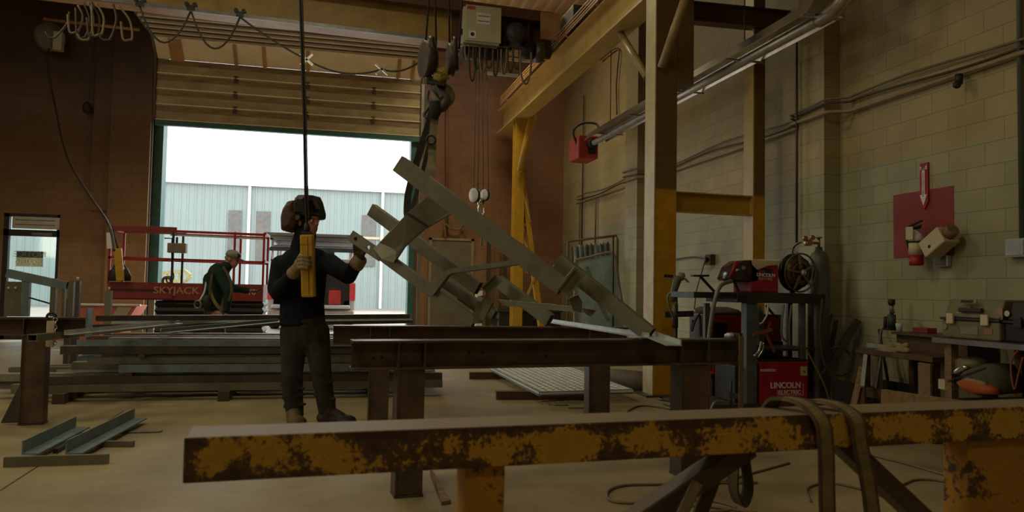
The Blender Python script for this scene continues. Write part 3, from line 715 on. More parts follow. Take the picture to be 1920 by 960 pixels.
obj('motor_bracket', MB().bar(G(968,60,-.2), G(955,95,-.2), .08, .06), M['dark'], hu)
g2 = root('drive_motor', G(1000, 95), 'dark geared travel motor hanging right of the hoist trolley', 'motor')
obj('motor_body', MB().cyl(G(975, 94, -.3), G(1000, 96, -.3), .13, n=18), M['dark'], g2); obj('gear_housing', MB().lathe(G(1000, 97, -.3), [(.05,0),(.16,.02),(.16,.14),(.1,.18)], V((1,0,0))), M['steel'], g2)
obj('end_cover', MB().lathe(G(1017, 98, -.3), [(.04,0),(.1,.01),(.1,.12),(.05,.14)], V((1,0,0))), M['dark'], g2)
# long pale bar behind the loops
solo('cable_tray', MB().box((G(861,100,-.1).x, GY+.2, G(861,104,.2).z), (G(1010,116,.2).x, GY+.24, G(900,106,.2).z+.03)), M['white'], 'thin white rail strip below the girder behind the hanging loops', 'rail')
solo('cable_tray', MB().box((G(915,138,-.15).x, GY-.15, G(915,139,-.15).z), (G(972,138,-.15).x, GY-.11, G(915,134,-.15).z)), M['white'], 'short white bar hanging beneath the cable loops', 'rail')
# festoon loops (each a cable loop hanging from its carrier)
loops = [(872,84,880,86,24),(880,88,892,90,62),(888,88,900,88,40),(900,90,912,90,44),(910,90,924,92,36),(925,92,934,92,50),(940,92,950,92,46),(952,90,962,92,44),(962,90,975,92,38),(976,95,996,98,60)]
cc = []
def loop_curve(ax, ay, bx, by, drop, dy, r, m_, nm, label, cat, grp):
    A, B = G(ax, ay, dy), G(bx, by, dy); dz = drop/1400*11.3
    pts = smooth_pts([A, A.lerp(B, .02)-Z*dz*.55, A.lerp(B, .25)-Z*dz*.92, A.lerp(B,.5)-Z*dz, A.lerp(B, .75)-Z*dz*.92, A.lerp(B, .98)-Z*dz*.55, B], 4)
    return solo(nm, MB().tube(pts, r, 6), m_, label, cat, grp)
for i, (ax, ay, bx, by, dr_) in enumerate(loops):
    loop_curve(ax, ay, bx, by, dr_, -.5-.02*i, .016, M['cord'] if i % 3 else M['cord_tan'], 'festoon_cable', 'looped cable hanging in the bunch below the control panel', 'cable', 'cable loops below the control panel')
for i, (ax, ay, bx, by, dr_) in enumerate([(130,22,108,66,0),(146,10,148,56,0),(157,6,162,66,0),(166,4,168,70,0),(171,4,184,62,0),(180,6,192,60,0),(212,8,208,70,0),(222,10,248,70,0)]):
    A = G(ax, ay, -.5-.04*i); B = A + (G(bx, by, -.5-.04*i)-A); mid = A.lerp(B,.5)+V((.05,0,.02)); E = B+V((-.05,0,-.04)); E2 = E+V((-.06,0,.01))
    solo('festoon_cable', MB().tube(smooth_pts([A, mid, B, E, E2, E2+V((-.03,0,.06+.16*(i%3)))], 5), .015, 6), M['cord_tan'] if i%2 else M['cord'], 'hooked cable loop in the bunch hanging at the upper left', 'cable', 'cable loops at the upper left')
# scalloped festoon along the door
fest = [(262,12),(358,20),(450,32),(575,112),(716,130),(800,104)]
fdrop = [60, 62, 4, 16, 14]
tr = MB()
for i in range(5):
    A, B = G(*fest[i], -.4), G(*fest[i+1], -.4)
    dz = fdrop[i]/1400*11
    solo('festoon_cable', MB().tube(sag(A, B, dz, 12), .014, 6), M['cord'], ['leftmost hanging scallop of cable in front of the raised door', 'second scallop of cable from the left in front of the raised door', 'straight slanting cable across the raised door panels', 'low sagging cable span above the door top edge, left part', 'low sagging cable span above the door top edge, right part'][i], 'cable', None)
for i in (3, 4):
    c0 = G(*fest[i], -.4); solo('cable_clip', MB().bar(c0+V((-.09,0,.07)), c0+V((.09,0,-.07)), .03, .03).bar(c0+V((-.08,0,-.08)), c0+V((.08,0,.08)), .03, .03), M['alu'], ['','','','left spiky metal clip on the sagging cable above the doorway','right spiky metal clip on the sagging cable above the doorway'][i], 'clip')
for i in (0, 1, 2):
    c0 = G(*fest[i], -.4); solo('cable_carrier', MB().box(c0-V((.05,.03,0)), c0+V((.05,.03,.07))).cyl(c0+V((-.05,-.04,.08)), c0+V((-.05,.04,.08)), .03).cyl(c0+V((.05,-.04,.08)), c0+V((.05,.04,.08)), .03), M['dark'], ['leftmost small trolley carrying the scalloped cable','middle small trolley carrying the scalloped cable','right small trolley at the top of the slanting cable'][i], 'trolley', None)
g0, g1 = G(232, 3, -.4), G(800, 68, -.4)
solo('festoon_rail', MB().bar(V((LX+.1, g0.y, gz(-8)-.06)), V((1.4, g0.y, gz(1.4)-.06)), .04, .05), M['track'], 'thin dark festoon track running under the crane girder', 'rail')
# wall items upper left
solo('conduit', MB().cyl(PY(82, 12+24, D-.4), PY(262, 56, D-.4), .03), M['flange'], 'thin reddish pipe crossing high on the back wall at the left', 'pipe')
c0 = PY(92, 70, D-.35)
jb = root('junction_box', c0, 'round dusty cable reel high on the wall at the upper left', 'reel')
obj('reel_body', MB().lathe(c0, [(.05,-.12),(.26,-.1),(.26,.1),(.05,.12)], V((.6,-.8,0))), M['olive'], jb); obj('reel_arm', MB().box(c0+V((.1,-.1,-.25)), c0+V((.25,.05,.1))), M['panelgrey'], jb)
# long hanging air hose from the reel to the scissor lift
hp = smooth_pts([PY(92, 92, 15.4), PY(88, 115, 15.2), PY(104, 200, 14.6), PY(125, 290, 13.8), PY(160, 355, 13.0), PY(203, 420, 12.2), PY(214, 470, 11.9)], 8)
solo('air_hose', MB().tube(hp, .02, 6), M['cord'], 'long thin hose hanging from the upper left reel down to the scissor lift', 'hose')
solo('wall_bracket', MB().bar(PY(178, 60, D-.2), PY(164, 200, D-.2), .02, .02).ell(PY(163, 202, D-.2), (.08,.08,.12)), M['dark'], 'dark rope with a knotted end hanging on the back wall at left', 'rope')
# pipe drop and cable on the wall right of the doorway
solo('conduit', MB().cyl(PY(838, 160, D-.06), PY(838, 440, D-.06), .03), M['wall_b2'], 'painted pipe on the brown wall just right of the doorway', 'pipe')
# radiant heater
HX, HZ_ = 4.35, 3.66
hY0, hY1 = PX(1098, 270, HX).y, PX(1548, 10, HX).y
ht = root('tube_heater', (HX, (hY0+hY1)/2, HZ_), 'long suspended radiant tube heater with metal reflector on the right side', 'heater')
rp = [(-.20,-.06),(-.12,.07),(0,.11),(.12,.07),(.20,-.06),(.193,-.065),(.115,.06),(0,.098),(-.115,.06),(-.193,-.065)]
obj('reflector', MB().prism([(a_, b_) for a_, b_ in rp], (HX, hY0-.5, HZ_+.08), (HX, hY1, HZ_+.08)), M['alu'], ht)
obj('burner_tube', MB().cyl((HX, hY0-.35, HZ_), (HX, hY1-.15, HZ_), .05), M['heater_tube'], ht)
obj('elbow', MB().tube(smooth_pts([(HX, hY1+.1, HZ_), (HX, hY1-.15, HZ_+.02), (HX+.02, hY1-.3, HZ_+.14), (HX+.05, hY1-.36, HZ_+.4)], 5), .07, 12), M['alu'], ht)
obj('end_cap', MB().prism(rp[:5], (HX, hY1-.012, HZ_+.08), (HX, hY1, HZ_+.08)), M['alu'], ht)
y = hY0-1.2
while y > hY1:
    obj('hanger_bar', MB().bar((HX-.23, y, HZ_-.0), (HX+.23, y, HZ_-.0), .02, .02), M['chrome'], ht)
    obj('hanger_chain', MB().cyl((HX, y, HZ_+.2), (HX, y, H-.64), .007, n=6), M['cord'], ht); y -= 1.35
bx0 = PX(1078, 275, HX); bb = V((HX, hY0-.02, HZ_))
bx = root('burner_box', bb, 'red heater burner box at the far end of the radiant tube', 'heater part')
obj('box_body', MB().box(bb+V((-.22,-.25,-.24)), bb+V((.14,.3,.16))), mat('heater_red', (.52,.06,.035), .4), bx, bevel=.015)
obj('access_plate', MB().box(bb+V((-.05,-.262,-.16)), bb+V((.08,-.252,-.02))), M['dark'], bx); obj('flue_collar', MB().cyl(bb+V((0,-.42,0)), bb+V((0,-.25,0)), .08), M['dark'], bx)
solo('gas_hose', MB().tube(smooth_pts([bb+V((-.2,-.1,0)), bb+V((-.27,-.1,.25)), bb+V((-.1,-.1,.4)), bb+V((.12,-.2,.38)), bb+V((.14,-.3,.2))], 6), .02, 8), M['black'], 'black flexible hose arching over the red burner box', 'hose')
# wall conduits
XW = W-.05
for i, (z_, m_, dx, lab) in enumerate(((2.95, 'flange', 0, 'lowest and thickest painted pipe of the bundle along the block wall'), (3.02, 'cord', .01, 'dark cable running just above the thick wall pipe'), (3.08, 'cord_tan', .0, 'topmost thin conduit of the bundle along the block wall'))):
    pts = [V((XW+dx-.0, 14.9, z_))]
    y = 14.3
    while y > .5:
        xx = XW+dx; 
        if 11.1 < y < 11.8 or 6.5 < y < 7.12: xx = (4.73 if y > 10 else 4.81)+dx
        pts.append(V((xx, y, z_+(.03*math.sin(y*2.1+i) if i else 0)))); y -= .1
    solo('wall_conduit', MB().tube(pts, (.020, .012, .012)[i], 8), M[m_] if i else mat('painted_pipe', (.33,.24,.13), .5), lab, 'pipe')
for px, t, b_, lab in ((1087, 375, 545, 'thin conduit dropping from the end of the long wall pipe'), (1117, 372, 470, 'short bent conduit drop near the far end of the wall')):
    a, c = PX(px, t, XW), PX(px, b_, XW)
    solo('wall_conduit', MB().cyl((XW, a.y, c.z), (XW, a.y, a.z), .018), M['cord_tan'], lab, 'pipe')
a = PX(1094, 180, XW); solo('wall_conduit', MB().cyl((XW, a.y-.02, 2.0), (XW, a.y-.02, a.z), .014), M['dark'], 'long thin dark conduit behind the red burner box', 'pipe')
a = PX(1158, 110, XW); c = PX(1156, 215, XW)
solo('wall_conduit', MB().tube(smooth_pts([V((XW, a.y+.9, a.z+.25)), V((XW, a.y, a.z+.2)), V((XW, a.y, a.z-.2)), V((XW, a.y+.05, (a.z+c.z)/2)), V((XW, a.y, c.z))], 5), .014, 6), M['cord'], 'dark bent cable on the wall above the heater tube', 'cable')
a = V((4.80, 6.98, 0)); c = PX(1494, 80, 4.8); e_ = PX(1494, 455, 4.8)
solo('wall_conduit', MB().cyl((4.8, c.y, e_.z), (4.8, c.y, c.z), .013), M['cord'], 'vertical thin conduit dropping to the gas cylinder', 'pipe')
a = PX(1912, 100, W-.03); solo('wall_conduit', MB().cyl((W-.03, a.y, 1.55), (W-.03, a.y, 6.9), .02), M['cyl_g'], 'vertical grey conduit at the right edge of the block wall', 'pipe')
a = PX(1912, 465, W-.03); ob = root('outlet_box', (W, a.y, a.z-.06), 'grey electrical box at the right edge of the wall', 'outlet'); obj('box_body', MB().box((W-.07, a.y-.08, a.z-.07), (W-.002, a.y+.09, a.z+.07)), M['galv'], ob, bevel=.006); obj('cover_plate', MB().box((W-.078, a.y-.07, a.z-.055), (W-.07, a.y+.08, a.z+.055)), M['galv'], ob)
a = PX(1333, 487, W-.03); ob = root('outlet_box', (W, a.y, a.z-.06), 'small brown outlet box on the wall between the yellow columns', 'outlet'); obj('box_body', MB().box((W-.08, a.y-.07, a.z-.07), (W-.002, a.y+.07, a.z+.07)), M['wood_d'], ob); obj('plug', MB().cyl((W-.13, a.y, a.z), (W-.08, a.y, a.z), .03), M['black'], ob)
solo('power_cord', MB().tube(smooth_pts([PX(1326, 487, W-.1), PX(1300, 482, W-.04), PX(1268, 486, W-.04)], 6)+smooth_pts([PX(1268, 486, W-.04), PX(1262,488,W-.04)],2), .01, 6), M['cord'], 'thin cord leading left from the small wall outlet', 'cord')
solo('power_cord', MB().tube(smooth_pts([PX(1322, 489, W-.1), PX(1316, 510, W-.06), PX(1306, 545, W-.06), PX(1302, 580, W-.06)], 6), .008, 6), M['cord'], 'thin cord hanging down from the small wall outlet', 'cord')
# dripping fitting on the pipe
a = PX(1798, 150, W-.1); solo('pipe_fitting', MB().cyl((W-.1, a.y, 2.85), (W-.1, a.y, 2.93), .03).ell((W-.12, a.y, 2.84), (.035,.03,.03)), M['dark'], 'small dark fitting hanging under the long wall pipe', 'fitting')
# fire point
ra, rb_ = PX(1675, 366, W-.003), PX(1789, 480, W-.003)
yz = lambda px, py, dx=.003: PX(px, py, W-dx)
z1_ = (yz(1675, 366).z+yz(1789, 348).z)/2; z0_ = (yz(1675, 486).z+yz(1789, 478).z)/2
struct('trim_red_square', MB().box((W-.004, rb_.y, z0_), (W-.0005, ra.y, z1_)), M['redsq'])
s0, s1 = yz(1717, 327, .06), yz(1733, 385, .06)
fsn = root('fire_arrow_sign', (W, s0.y, s1.z), 'narrow red and white fire extinguisher arrow sign on the block wall', 'sign')
cy = (s0.y+s1.y)/2; hw_ = abs(s0.y-s1.y)/2*.95
obj('sign_plate', MB().prism([(-hw_,0),(-.0,-.07),(hw_,0),(hw_,.34),(-hw_,.34)], (W-.02, cy, s1.z+.04), (W-.006, cy, s1.z+.04), Z), M['red'], fsn)
obj('white_arrow', MB().prism([(-.016,.06),(-.04,.06),(0,-.035),(.04,.06),(.016,.06),(.016,.28),(.04,.28),(.04,.315),(0,.29),(-.04,.315),(-.04,.28),(-.016,.28)], (W-.026, cy, s1.z+.04), (W-.02, cy, s1.z+.04), Z), M['white'], fsn)
text('lettering', 'FIRE', .036, (W-.028, cy, s1.z+.04+.285), (0,-1,0), (0,0,1), M['red'], fsn, depth=.001)
for k_, ch in enumerate('EXTINGUISHER'): text('lettering', ch, .02, (W-.028, cy, s1.z+.29-k_*.0185), (0,-1,0), (0,0,1), M['red'], fsn, depth=.001)
e0 = yz(1718, 498, .13)
ex = root('fire_extinguisher', (e0.x, e0.y, e0.z), 'red fire extinguisher with cream label and tag on the red wall square', 'extinguisher')
ez = e0.z; eh = yz(1718, 418, .13).z-ez; er = .058
obj('cylinder_lower', MB().lathe(e0, [(er*.85,0),(er,.012),(er,eh*.24)]), M['red'], ex)
obj('label_band', MB().lathe(e0, [(er+.0015,eh*.24),(er+.0015,eh*.56)]), M['cream'], ex)
obj('cylinder_upper', MB().lathe(e0, [(er,eh*.56),(er,eh*.64),(er*.8,eh*.74),(er*.35,eh*.80),(er*.3,eh*.86)]), M['white'], ex)
obj('holding_strap', MB().lathe(e0, [(er+.004,eh*.53),(er+.004,eh*.57)]), M['black'], ex)
obj('valve_head', MB().box(e0+V((-.025,-.03,eh*.86)), e0+V((.025,.03,eh*.93))), M['dark'], ex)
obj('handle', MB().bar(e0+V((-.03,.04,eh*.93)), e0+V((-.03,-.10,eh*1.03)), .02, .012).bar(e0+V((-.03,.02,eh*.88)), e0+V((-.03,-.09,eh*.92)), .02, .012), M['black'], ex)
obj('hose', MB().tube(smooth_pts([e0+V((0,.03,eh*.9)), e0+V((-.02,.08,eh*.82)), e0+V((-.02,.085,eh*.6)), e0+V((-.01,.072,eh*.4))], 5), .010, 8), M['black'], ex)
obj('hanging_tag', MB().box(e0+V((-.075,-.045,eh*.60)), e0+V((-.07,.035,eh*.90))), M['cream'], ex)
t0 = yz(1762, 455, .14)
bxm = root('cardboard_tube', t0, 'tilted cream paper towel carton hanging beside the fire extinguisher', 'box')
R_ = Matrix.Rotation(math.radians(-32), 3, 'X')
mb_ = MB(); mb_.box((-.09,-.12,-.075), (.07,.12,.075)); mb_.v = [t0+R_@v for v in mb_.v]; obj('carton', mb_, M['cream'], bxm, bevel=.012)
mb_ = MB(); mb_.cyl((-.02,-.12,0),(-.02,-.19,-.0),.055); mb_.v = [t0+R_@v for v in mb_.v]; obj('wall_hook', MB().bar(t0, V((W-.005, t0.y, t0.z)), .02, .02), M['dark'], bxm); obj('roll_end', mb_, M['wood'], bxm)
mb_ = MB(); mb_.ell((-.092,.03,-.02),(.004,.016,.014)); mb_.v = [t0+R_@v for v in mb_.v]; obj('hole', mb_, M['dark'], bxm)
t1 = yz(1767, 489, .03); ob = root('outlet_box', (W, t1.y, t1.z), 'grey speckled outlet box under the red wall square', 'outlet'); obj('box_body', MB().box((W-.05, t1.y-.07, t1.z-.05), (W-.0045, t1.y+.07, t1.z+.045)), M['galv'], ob, bevel=.005); obj('cover_plate', MB().box((W-.055, t1.y-.06, t1.z-.04), (W-.05, t1.y+.06, t1.z+.035)), M['track'], ob)

# ================================================================== BENCHES OF I-BEAM
def bench(label, pl, dl, pr, dr_, topz, legs, bh=.15, bw=.14, base=True, gusset=None):
    A = PZ(*pl, topz) if dl is None else V((P(*pl, dl).x, P(*pl, dl).y, topz)); B = V((P(*pr, dr_).x, P(*pr, dr_).y, topz))
    d = (B-A).normalized(); n_ = d.cross(Z)*1; n_.normalize()
    if n_.y > 0: n_ = -n_
    # A,B lie on the camera-side top edge
    off = -n_*bw/2
    r_ = root('beam_trestle', (A+B)/2*1.0-Z*topz, label, 'trestle')
    obj('beam', MB().ibeam(A+off-Z*bh/2, B+off-Z*bh/2, bw, bh, .010, .008), M['steel_rust'], r_)
    obj('top_flange', MB().bar(A+off+Z*.0015-Z*.002, B+off+Z*.0015-Z*.002, bw+.004, .006), M['steel'], r_)
    for px in legs:
        c = PN(px[0], 700, A+n_*.0, n_); e = PN(px[1], 700, A, n_); s0 = (c-A).dot(d); s1 = (e-A).dot(d)
        cen = A+off+d*((s0+s1)/2); cen.z = 0; lw = s1-s0; dp = .12
        obj('leg', MB().ibeam(cen, cen+Z*(topz-bh), lw, dp, .008, .008, up=n_), M['steel_rust'], r_) if False else \
        obj('leg', MB().bar(cen+Z*.012, cen+Z*(topz-bh), lw, dp, up=n_), M['steel_rust'], r_, bevel=.004)
        obj('leg_flange', MB().bar(cen-d*(lw/2-.004)+Z*.012+n_*.002, cen-d*(lw/2-.004)+Z*(topz-bh)+n_*.002, .010, dp+.012, up=n_), M['steel'], r_)
        obj('foot_plate', MB().bar(cen-d*(lw/2+.003)+Z*.006, cen+d*(lw/2+.003)+Z*.006, dp+.016, .012, up=Z), M['steel'], r_)
        for s_ in (s0+.004, s1-.004):
            q = A+off+d*s_; q.z = 0
            obj('stiffener', MB().bar(q+Z*(topz-bh+.008)+n_*(bw/4), q+Z*(topz-.010)+n_*(bw/4), .008, bw/2-.004, up=n_), M['steel'], r_)
    return r_, A, B, d, n_, off
b1, A1, B1, d1, n1, off1 = bench('dark I-beam trestle carrying the hoisted frame, nearer of the central pair', (662, 642), 3.86, (1395, 637), 4.62, .82, [(746,798),(1279,1331)])
b2, A2, B2, d2_, n2, off2 = bench('dark I-beam trestle behind the nearer central one', (625, 613), 5.95, (1181, 613), 6.5, .79, [(692,730),(1105,1145)])
b3, A3, B3, d3_, n3, off3 = bench('dark I-beam trestle at the left edge with a gusseted leg', (-130, 598), 5.55, (160, 600), 5.85, .82, [(38,84)], bh=.135)
g_ = PZ(5, 803, 0); cen = PZ(40, 795, 0)
obj('gusset', MB().prism([(-.006,0),(.006,0),(.006,.001),(-.006,.001)], cen, cen+Z*.01) .add([cen+Z*.01, cen+Z*.36, cen-d3_*.14+Z*.01, cen+V((0,.012,.01)), cen+V((0,.012,.36)), cen-d3_*.14+V((0,.012,.01))], [(0,1,2),(5,4,3),(0,3,4,1),(1,4,5,2),(2,5,3,0)]), M['steel'], b3)
for px, py in ((880,661),(905,662),(700,672),(716,670),(790,672),(1025,668),(1400,0)):
    if py:
        q = PN(px, py, A1-n1*.0+off1+n1*.006, n1); obj('weld_spatter', MB().ell(q, (.008,.006,.007), n=8, m=5), M['black'], b1)
# clamps on trestles
def screw_clamp(base, label, dirn, h=.30, m_='cord_tan'):
    r_ = root('bar_clamp', base, label, 'clamp')
    obj('bar', MB().bar(base, base+Z*h, .03, .012, up=dirn), M[m_], r_)
    obj('upper_jaw', MB().bar(base+Z*h, base+Z*h+dirn*.11, .02, .03), M['dark'], r_)
    obj('sliding_jaw', MB().bar(base+Z*.07, base+Z*.07+dirn*.11, .02, .03), M['dark'], r_)
    obj('screw', MB().cyl(base+dirn*.1+Z*.0, base+dirn*.1+Z*.16, .008), M['steel'], r_)
    return r_
cb = A1+d1*((PN(1386, 640, A1, n1)-A1).dot(d1))+n1*.02; cb.z = .40
screw_clamp(cb, 'worn bar clamp hanging vertically at the right end of the near trestle', -n1, h=.445)
cb2 = A1+d1*((PN(1392, 640, A1, n1)-A1).dot(d1)); 
q = B1-d1*.05+off1; q.z = .828; solo('welding_lug', MB().puff([q+d1*x_*.001+Z*z_*.001 for x_, z_ in ((-35,0),(-30,22),(-10,30),(20,30),(35,24),(38,0))], .03, n1), M['galv'], 'small pale metal lug sitting on the right end of the near trestle', 'lug')
q = A3+d3_*((PN(98, 605, A3, n3)-A3).dot(d3_))+n3*.03; q.z = 0
rs = root('ratchet_clamp', (q.x, q.y, .60), 'pale yellow clamp with a chain hooked over the left trestle', 'clamp')
obj('body', MB().bar(V((q.x, q.y, .60)), V((q.x, q.y, .80)), .055, .03, up=n3), M['cream'], rs, bevel=.006)
obj('hook', MB().torus(V((q.x, q.y, .83)), .03, .010, n3, 16, 8), M['dark'], rs)
for k_ in range(7): obj('chain_link', MB().torus(V((q.x+.03+.004*(k_%2), q.y-.005, .81-.03*k_)), .015, .0045, V((1,.2,0)) if k_%2 else V((0,1,0)), 10, 6), M['chrome'], rs)

# ================================================================== FOREGROUND YELLOW TRESTLE
fT = .80
FA = PZ(345, 821, fT); FB0 = PZ(1920, 762, fT); fd = (FB0-FA).normalized(); FB = FA+fd*2.9
fn = fd.cross(Z); fn = -fn if fn.y > 0 else fn; fw = .125; fh = .089
FO = -fn*fw/2
ft = root('yellow_trestle', V((FA.x+1, FA.y, 0)), 'heavy chipped yellow box-tube trestle across the foreground', 'trestle')
obj('top_tube', MB().hollow(FA+FO-Z*fh/2, FB+FO-Z*fh/2, fw, fh, .006), M['horse'], ft, bevel=.008)
def fS(px, py=850): return (PN(px, py, FA, fn)-FA).dot(fd)
for px0, px1, mm in ((877, 953, 'horse_leg'), (1828, 1945, 'horse_leg')):
    s0, s1 = fS(px0), fS(px1); cen = FA+FO+fd*((s0+s1)/2); cen.z = 0
    obj('leg', MB().bar(cen+Z*.012, cen+Z*(fT-fh), s1-s0, .085, up=fn), M[mm], ft, bevel=.006)
    obj('foot', MB().bar(cen-fd*.1+Z*.006, cen+fd*.1+Z*.006, .2, .012), M['horse_leg'], ft)
sk = (fS(1828)+fS(1945))/2
cen = FA+FO+fd*(sk-.03)+fn*.06; cen.z = .40; obj('bracket', MB().bar(cen, cen+fd*.09, .09, .03), M['brownsteel'], ft, bevel=.004); obj('bolt', MB().cyl(cen+fd*.03+Z*.015, cen+fd*.03+Z*.06, .012), M['dark'], ft)
# splayed braces
s_mid = fS(1440)
for (a_, e_, nm) in (((1400, 850), (1190, 990), 'l'), ((1570, 838), (1760, 1010), 'r')):
    pA = PN(a_[0], a_[1], FA+FO, fn); pB = PN(e_[0], e_[1], FA+FO, fn); dd = (pB-pA).normalized()
    pB = pA+dd*((pA.z-.01)/-dd.z)
    obj('brace', MB().bar(pA+Z*.02, pB, .05, .062, up=fd.cross(dd)), M['brownsteel'], ft, bevel=.005)
# inner pipe on left brace
pA = PN(1308, 905, FA+FO+fn*.06, fn); pB = PN(1265, 990, FA+FO+fn*.06, fn); pB = pA+(pB-pA).normalized()*((pA.z-.01)/((pA.z-pB.z)/(pB-pA).length))
obj('pipe_strut', MB().cyl(pA, pB, .014), M['cord_tan'], ft)
# webbing slings draped over the tube
def sling(px, lab, top=.03, tail=.0, w_=.042, back=-.25, lean=.0, mm='strap'):
    s = fS(px, 800); b0 = FA+fd*s
    pts = [b0-fn*(fw+.022)-Z*.05+fd*(-.05), b0-fn*(fw*.9)+Z*(top*.6)+fd*(-.035), b0-fn*(fw*.5)+Z*top+fd*(-.02), b0-fn*.02+Z*(top*.6), b0+fn*.016-Z*.015+fd*.012, b0+fn*.022-Z*.08+fd*.02, b0+fn*.03-Z*.25+fd*(.018+lean), b0+fn*.05-Z*.55+fd*(.02+lean), b0+fn*.06-Z*.78+fd*(.02+lean)]
    sp_ = smooth_pts(pts, 5)
    r_ = root('webbing_sling', V((b0.x, b0.y, .01)), lab, 'strap', None)
    obj('webbing', MB().ribbon(sp_, w_, .007, fd), M[mm], r_)
    for o_ in (-1, 1): obj('edge_stitching', MB().ribbon([p_+fd*o_*(w_/2-.002) for p_ in sp_], .006, .009, fd), M['strap_d'], r_)
    return r_
sling(1525, 'tan webbing sling draped over the yellow trestle, left one of the pair', lean=.0)
sling(1590, 'tan webbing sling draped over the yellow trestle, right one of the pair', lean=.03, top=.02)
s = fS(1458); b0 = FA+fd*s+fn*.0-fn*(fw+.03)
lp = smooth_pts([b0-fd*.012-Z*.05, b0-fd*.022-Z*.16, b0-fd*.022-Z*.22, b0-Z*.262, b0+fd*.022-Z*.22, b0+fd*.012-Z*.14, b0+fd*.004-Z*.05], 5)
solo('webbing_loop', MB().ribbon(lp, .045, .005, fn), M['strap_d'], 'narrow hanging loop of dark webbing behind the yellow trestle', 'strap')
s = fS(1430); b0 = FA+fd*s-fn*(fw+.08)
solo('webbing_tail', MB().ribbon(smooth_pts([b0+fd*.02-Z*.04, b0-fd*.01-Z*.2, b0-fd*.06-Z*.33, b0-fd*.07-Z*.52, b0-fd*.05-Z*.76], 5), .06, .006, (fd*.9-fn*.3)), M['strap_d'], 'dark strap tail hanging down behind the trestle left of the loop', 'strap')
# cables on the floor
def floor_cable(pts, r, lab, m_='cord_tan', cat='cable'):
    r = r*.8
    return solo('floor_cable', MB().tube(smooth_pts([PZ(x_, y_, r) for x_, y_ in pts], 7), r, 6), M[m_], lab, cat)
floor_cable([(1420,905),(1330,905),(1240,908),(1170,910),(1140,922),(1150,940),(1220,944),(1330,950),(1420,962)], .010, 'long black cable making the leftmost loop on the floor behind the yellow trestle')
floor_cable([(1300,915),(1350,905),(1400,890),(1480,868)], .009, 'cable slanting from the brace towards the welding cart on the floor')
floor_cable([(1300,938),(1340,940),(1380,952),(1340,958),(1310,945)], .009, 'small closed cable loop on the floor beside the left brace')
floor_cable([(1520,940),(1515,915),(1560,906),(1640,925),(1700,950),(1780,975)], .009, 'cable curving on the floor between the hanging slings')
floor_cable([(1620,850),(1700,870),(1770,890),(1830,905)], .009, 'straight cable running under the right end of the yellow trestle')
floor_cable([(1690,910),(1720,899),(1770,903),(1810,922),(1795,938),(1780,955),(1790,975)], .009, 'cable loop on the floor at the lower right behind the trestle')
floor_cable([(1177,786),(1176,772),(1200,761),(1240,764),(1275,772),(1300,778)], .010, 'brown cable curl on the floor beneath the near trestle', 'cord_tan')
# ================================================================== HOISTED STEEL FRAME
fr = root('stair_frame', V((P(1000,560,5.0).x, P(1000,560,5.0).y, .82)), 'olive primed welded steel frame hoisted at a slant over the trestles', 'steel frame')
def tubeP(nm, a, b_, w, h, m_='olive', up=Z, par=None, t=.006):
    return obj(nm, MB().hollow(P(*a), P(*b_), w, h, t, up), M[m_], par or fr, bevel=.003)
eA0, eA1 = (748, 307, 4.95), (1220, 628, 4.42)
tubeP('long_stringer', eA0, (1056, 538, 4.58), .06, .115)
tubeP('long_stringer', (1048, 489, 4.74), eA1, .06, .095)
tubeP('rear_stringer', (697, 393, 6.25), (898, 541, 5.75), .06, .105)
tubeP('rear_stringer', (934, 527, 5.72), (1032, 601, 5.45), .06, .095)
lo = tubeP('lower_rail', (706, 470, 5.62), (890, 605, 5.30), .05, .082)
tubeP('inner_stringer', (834, 531, 5.6), (928, 592, 5.4), .05, .07)
# end tab with two holes
e0, e1 = P(657, 441, 5.68), P(716, 481, 5.58); d_ = (e1-e0).normalized(); u_ = (d_.cross(fwd)).normalized(); u_ = -u_ if u_.z < 0 else u_
L_ = (e1-e0).length
bm_ = MB(); hts = (.075*L_/.25*1.0, )
def plate_with_holes(mb, o, dx, uy, L, Hh, holes, r, t):
    nn = dx.cross(uy).normalized(); segs = []
    xs = [0]+[h for h in holes]+[L]
    # build plate as strips around square-ish (12-gon) holes
    cuts = [0]+[ (holes[i]+holes[i+1])/2 for i in range(len(holes)-1)]+[L]
    for i, h in enumerate(holes):
        a, b_ = cuts[i], cuts[i+1]; N_ = 16
        inner = [(h+r*math.cos(2*math.pi*k/N_+math.pi/4), r*math.sin(2*math.pi*k/N_+math.pi/4)) for k in range(N_)]
        def onrect(c, s):
            hx = (b_-h) if c > 0 else (h-a); hy = Hh/2
            q = min(hx/abs(c) if abs(c) > 1e-6 else 1e9, hy/abs(s) if abs(s) > 1e-6 else 1e9); return (h+c*q, s*q)
        outer = [onrect(math.cos(2*math.pi*k/N_+math.pi/4), math.sin(2*math.pi*k/N_+math.pi/4)) for k in range(N_)]
        # snap to corners
        cor = [(b_,Hh/2),(a,Hh/2),(a,-Hh/2),(b_,-Hh/2)]
        for c_ in cor:
            j = min(range(N_), key=lambda k: (outer[k][0]-c_[0])**2+(outer[k][1]-c_[1])**2); outer[j] = c_
        vs = [o+dx*x+uy*y+nn*s_*t/2 for s_ in (1,-1) for ring in (inner, outer) for x, y in ring]
        fs = []
        for k in range(N_):
            k2 = (k+1)%N_
            fs += [(k, N_+k, N_+k2, k2), (2*N_+k2, 3*N_+k2, 3*N_+k, 2*N_+k), (k2, 2*N_+k2, 2*N_+k, k), (N_+k, 3*N_+k, 3*N_+k2, N_+k2)]
        mb.add(vs, fs)
plate_with_holes(bm_, e0+u_*0, d_, u_, L_, .085, [L_*.18, L_*.58], .016, .012)
obj('end_tab', bm_, M['olive'], fr)
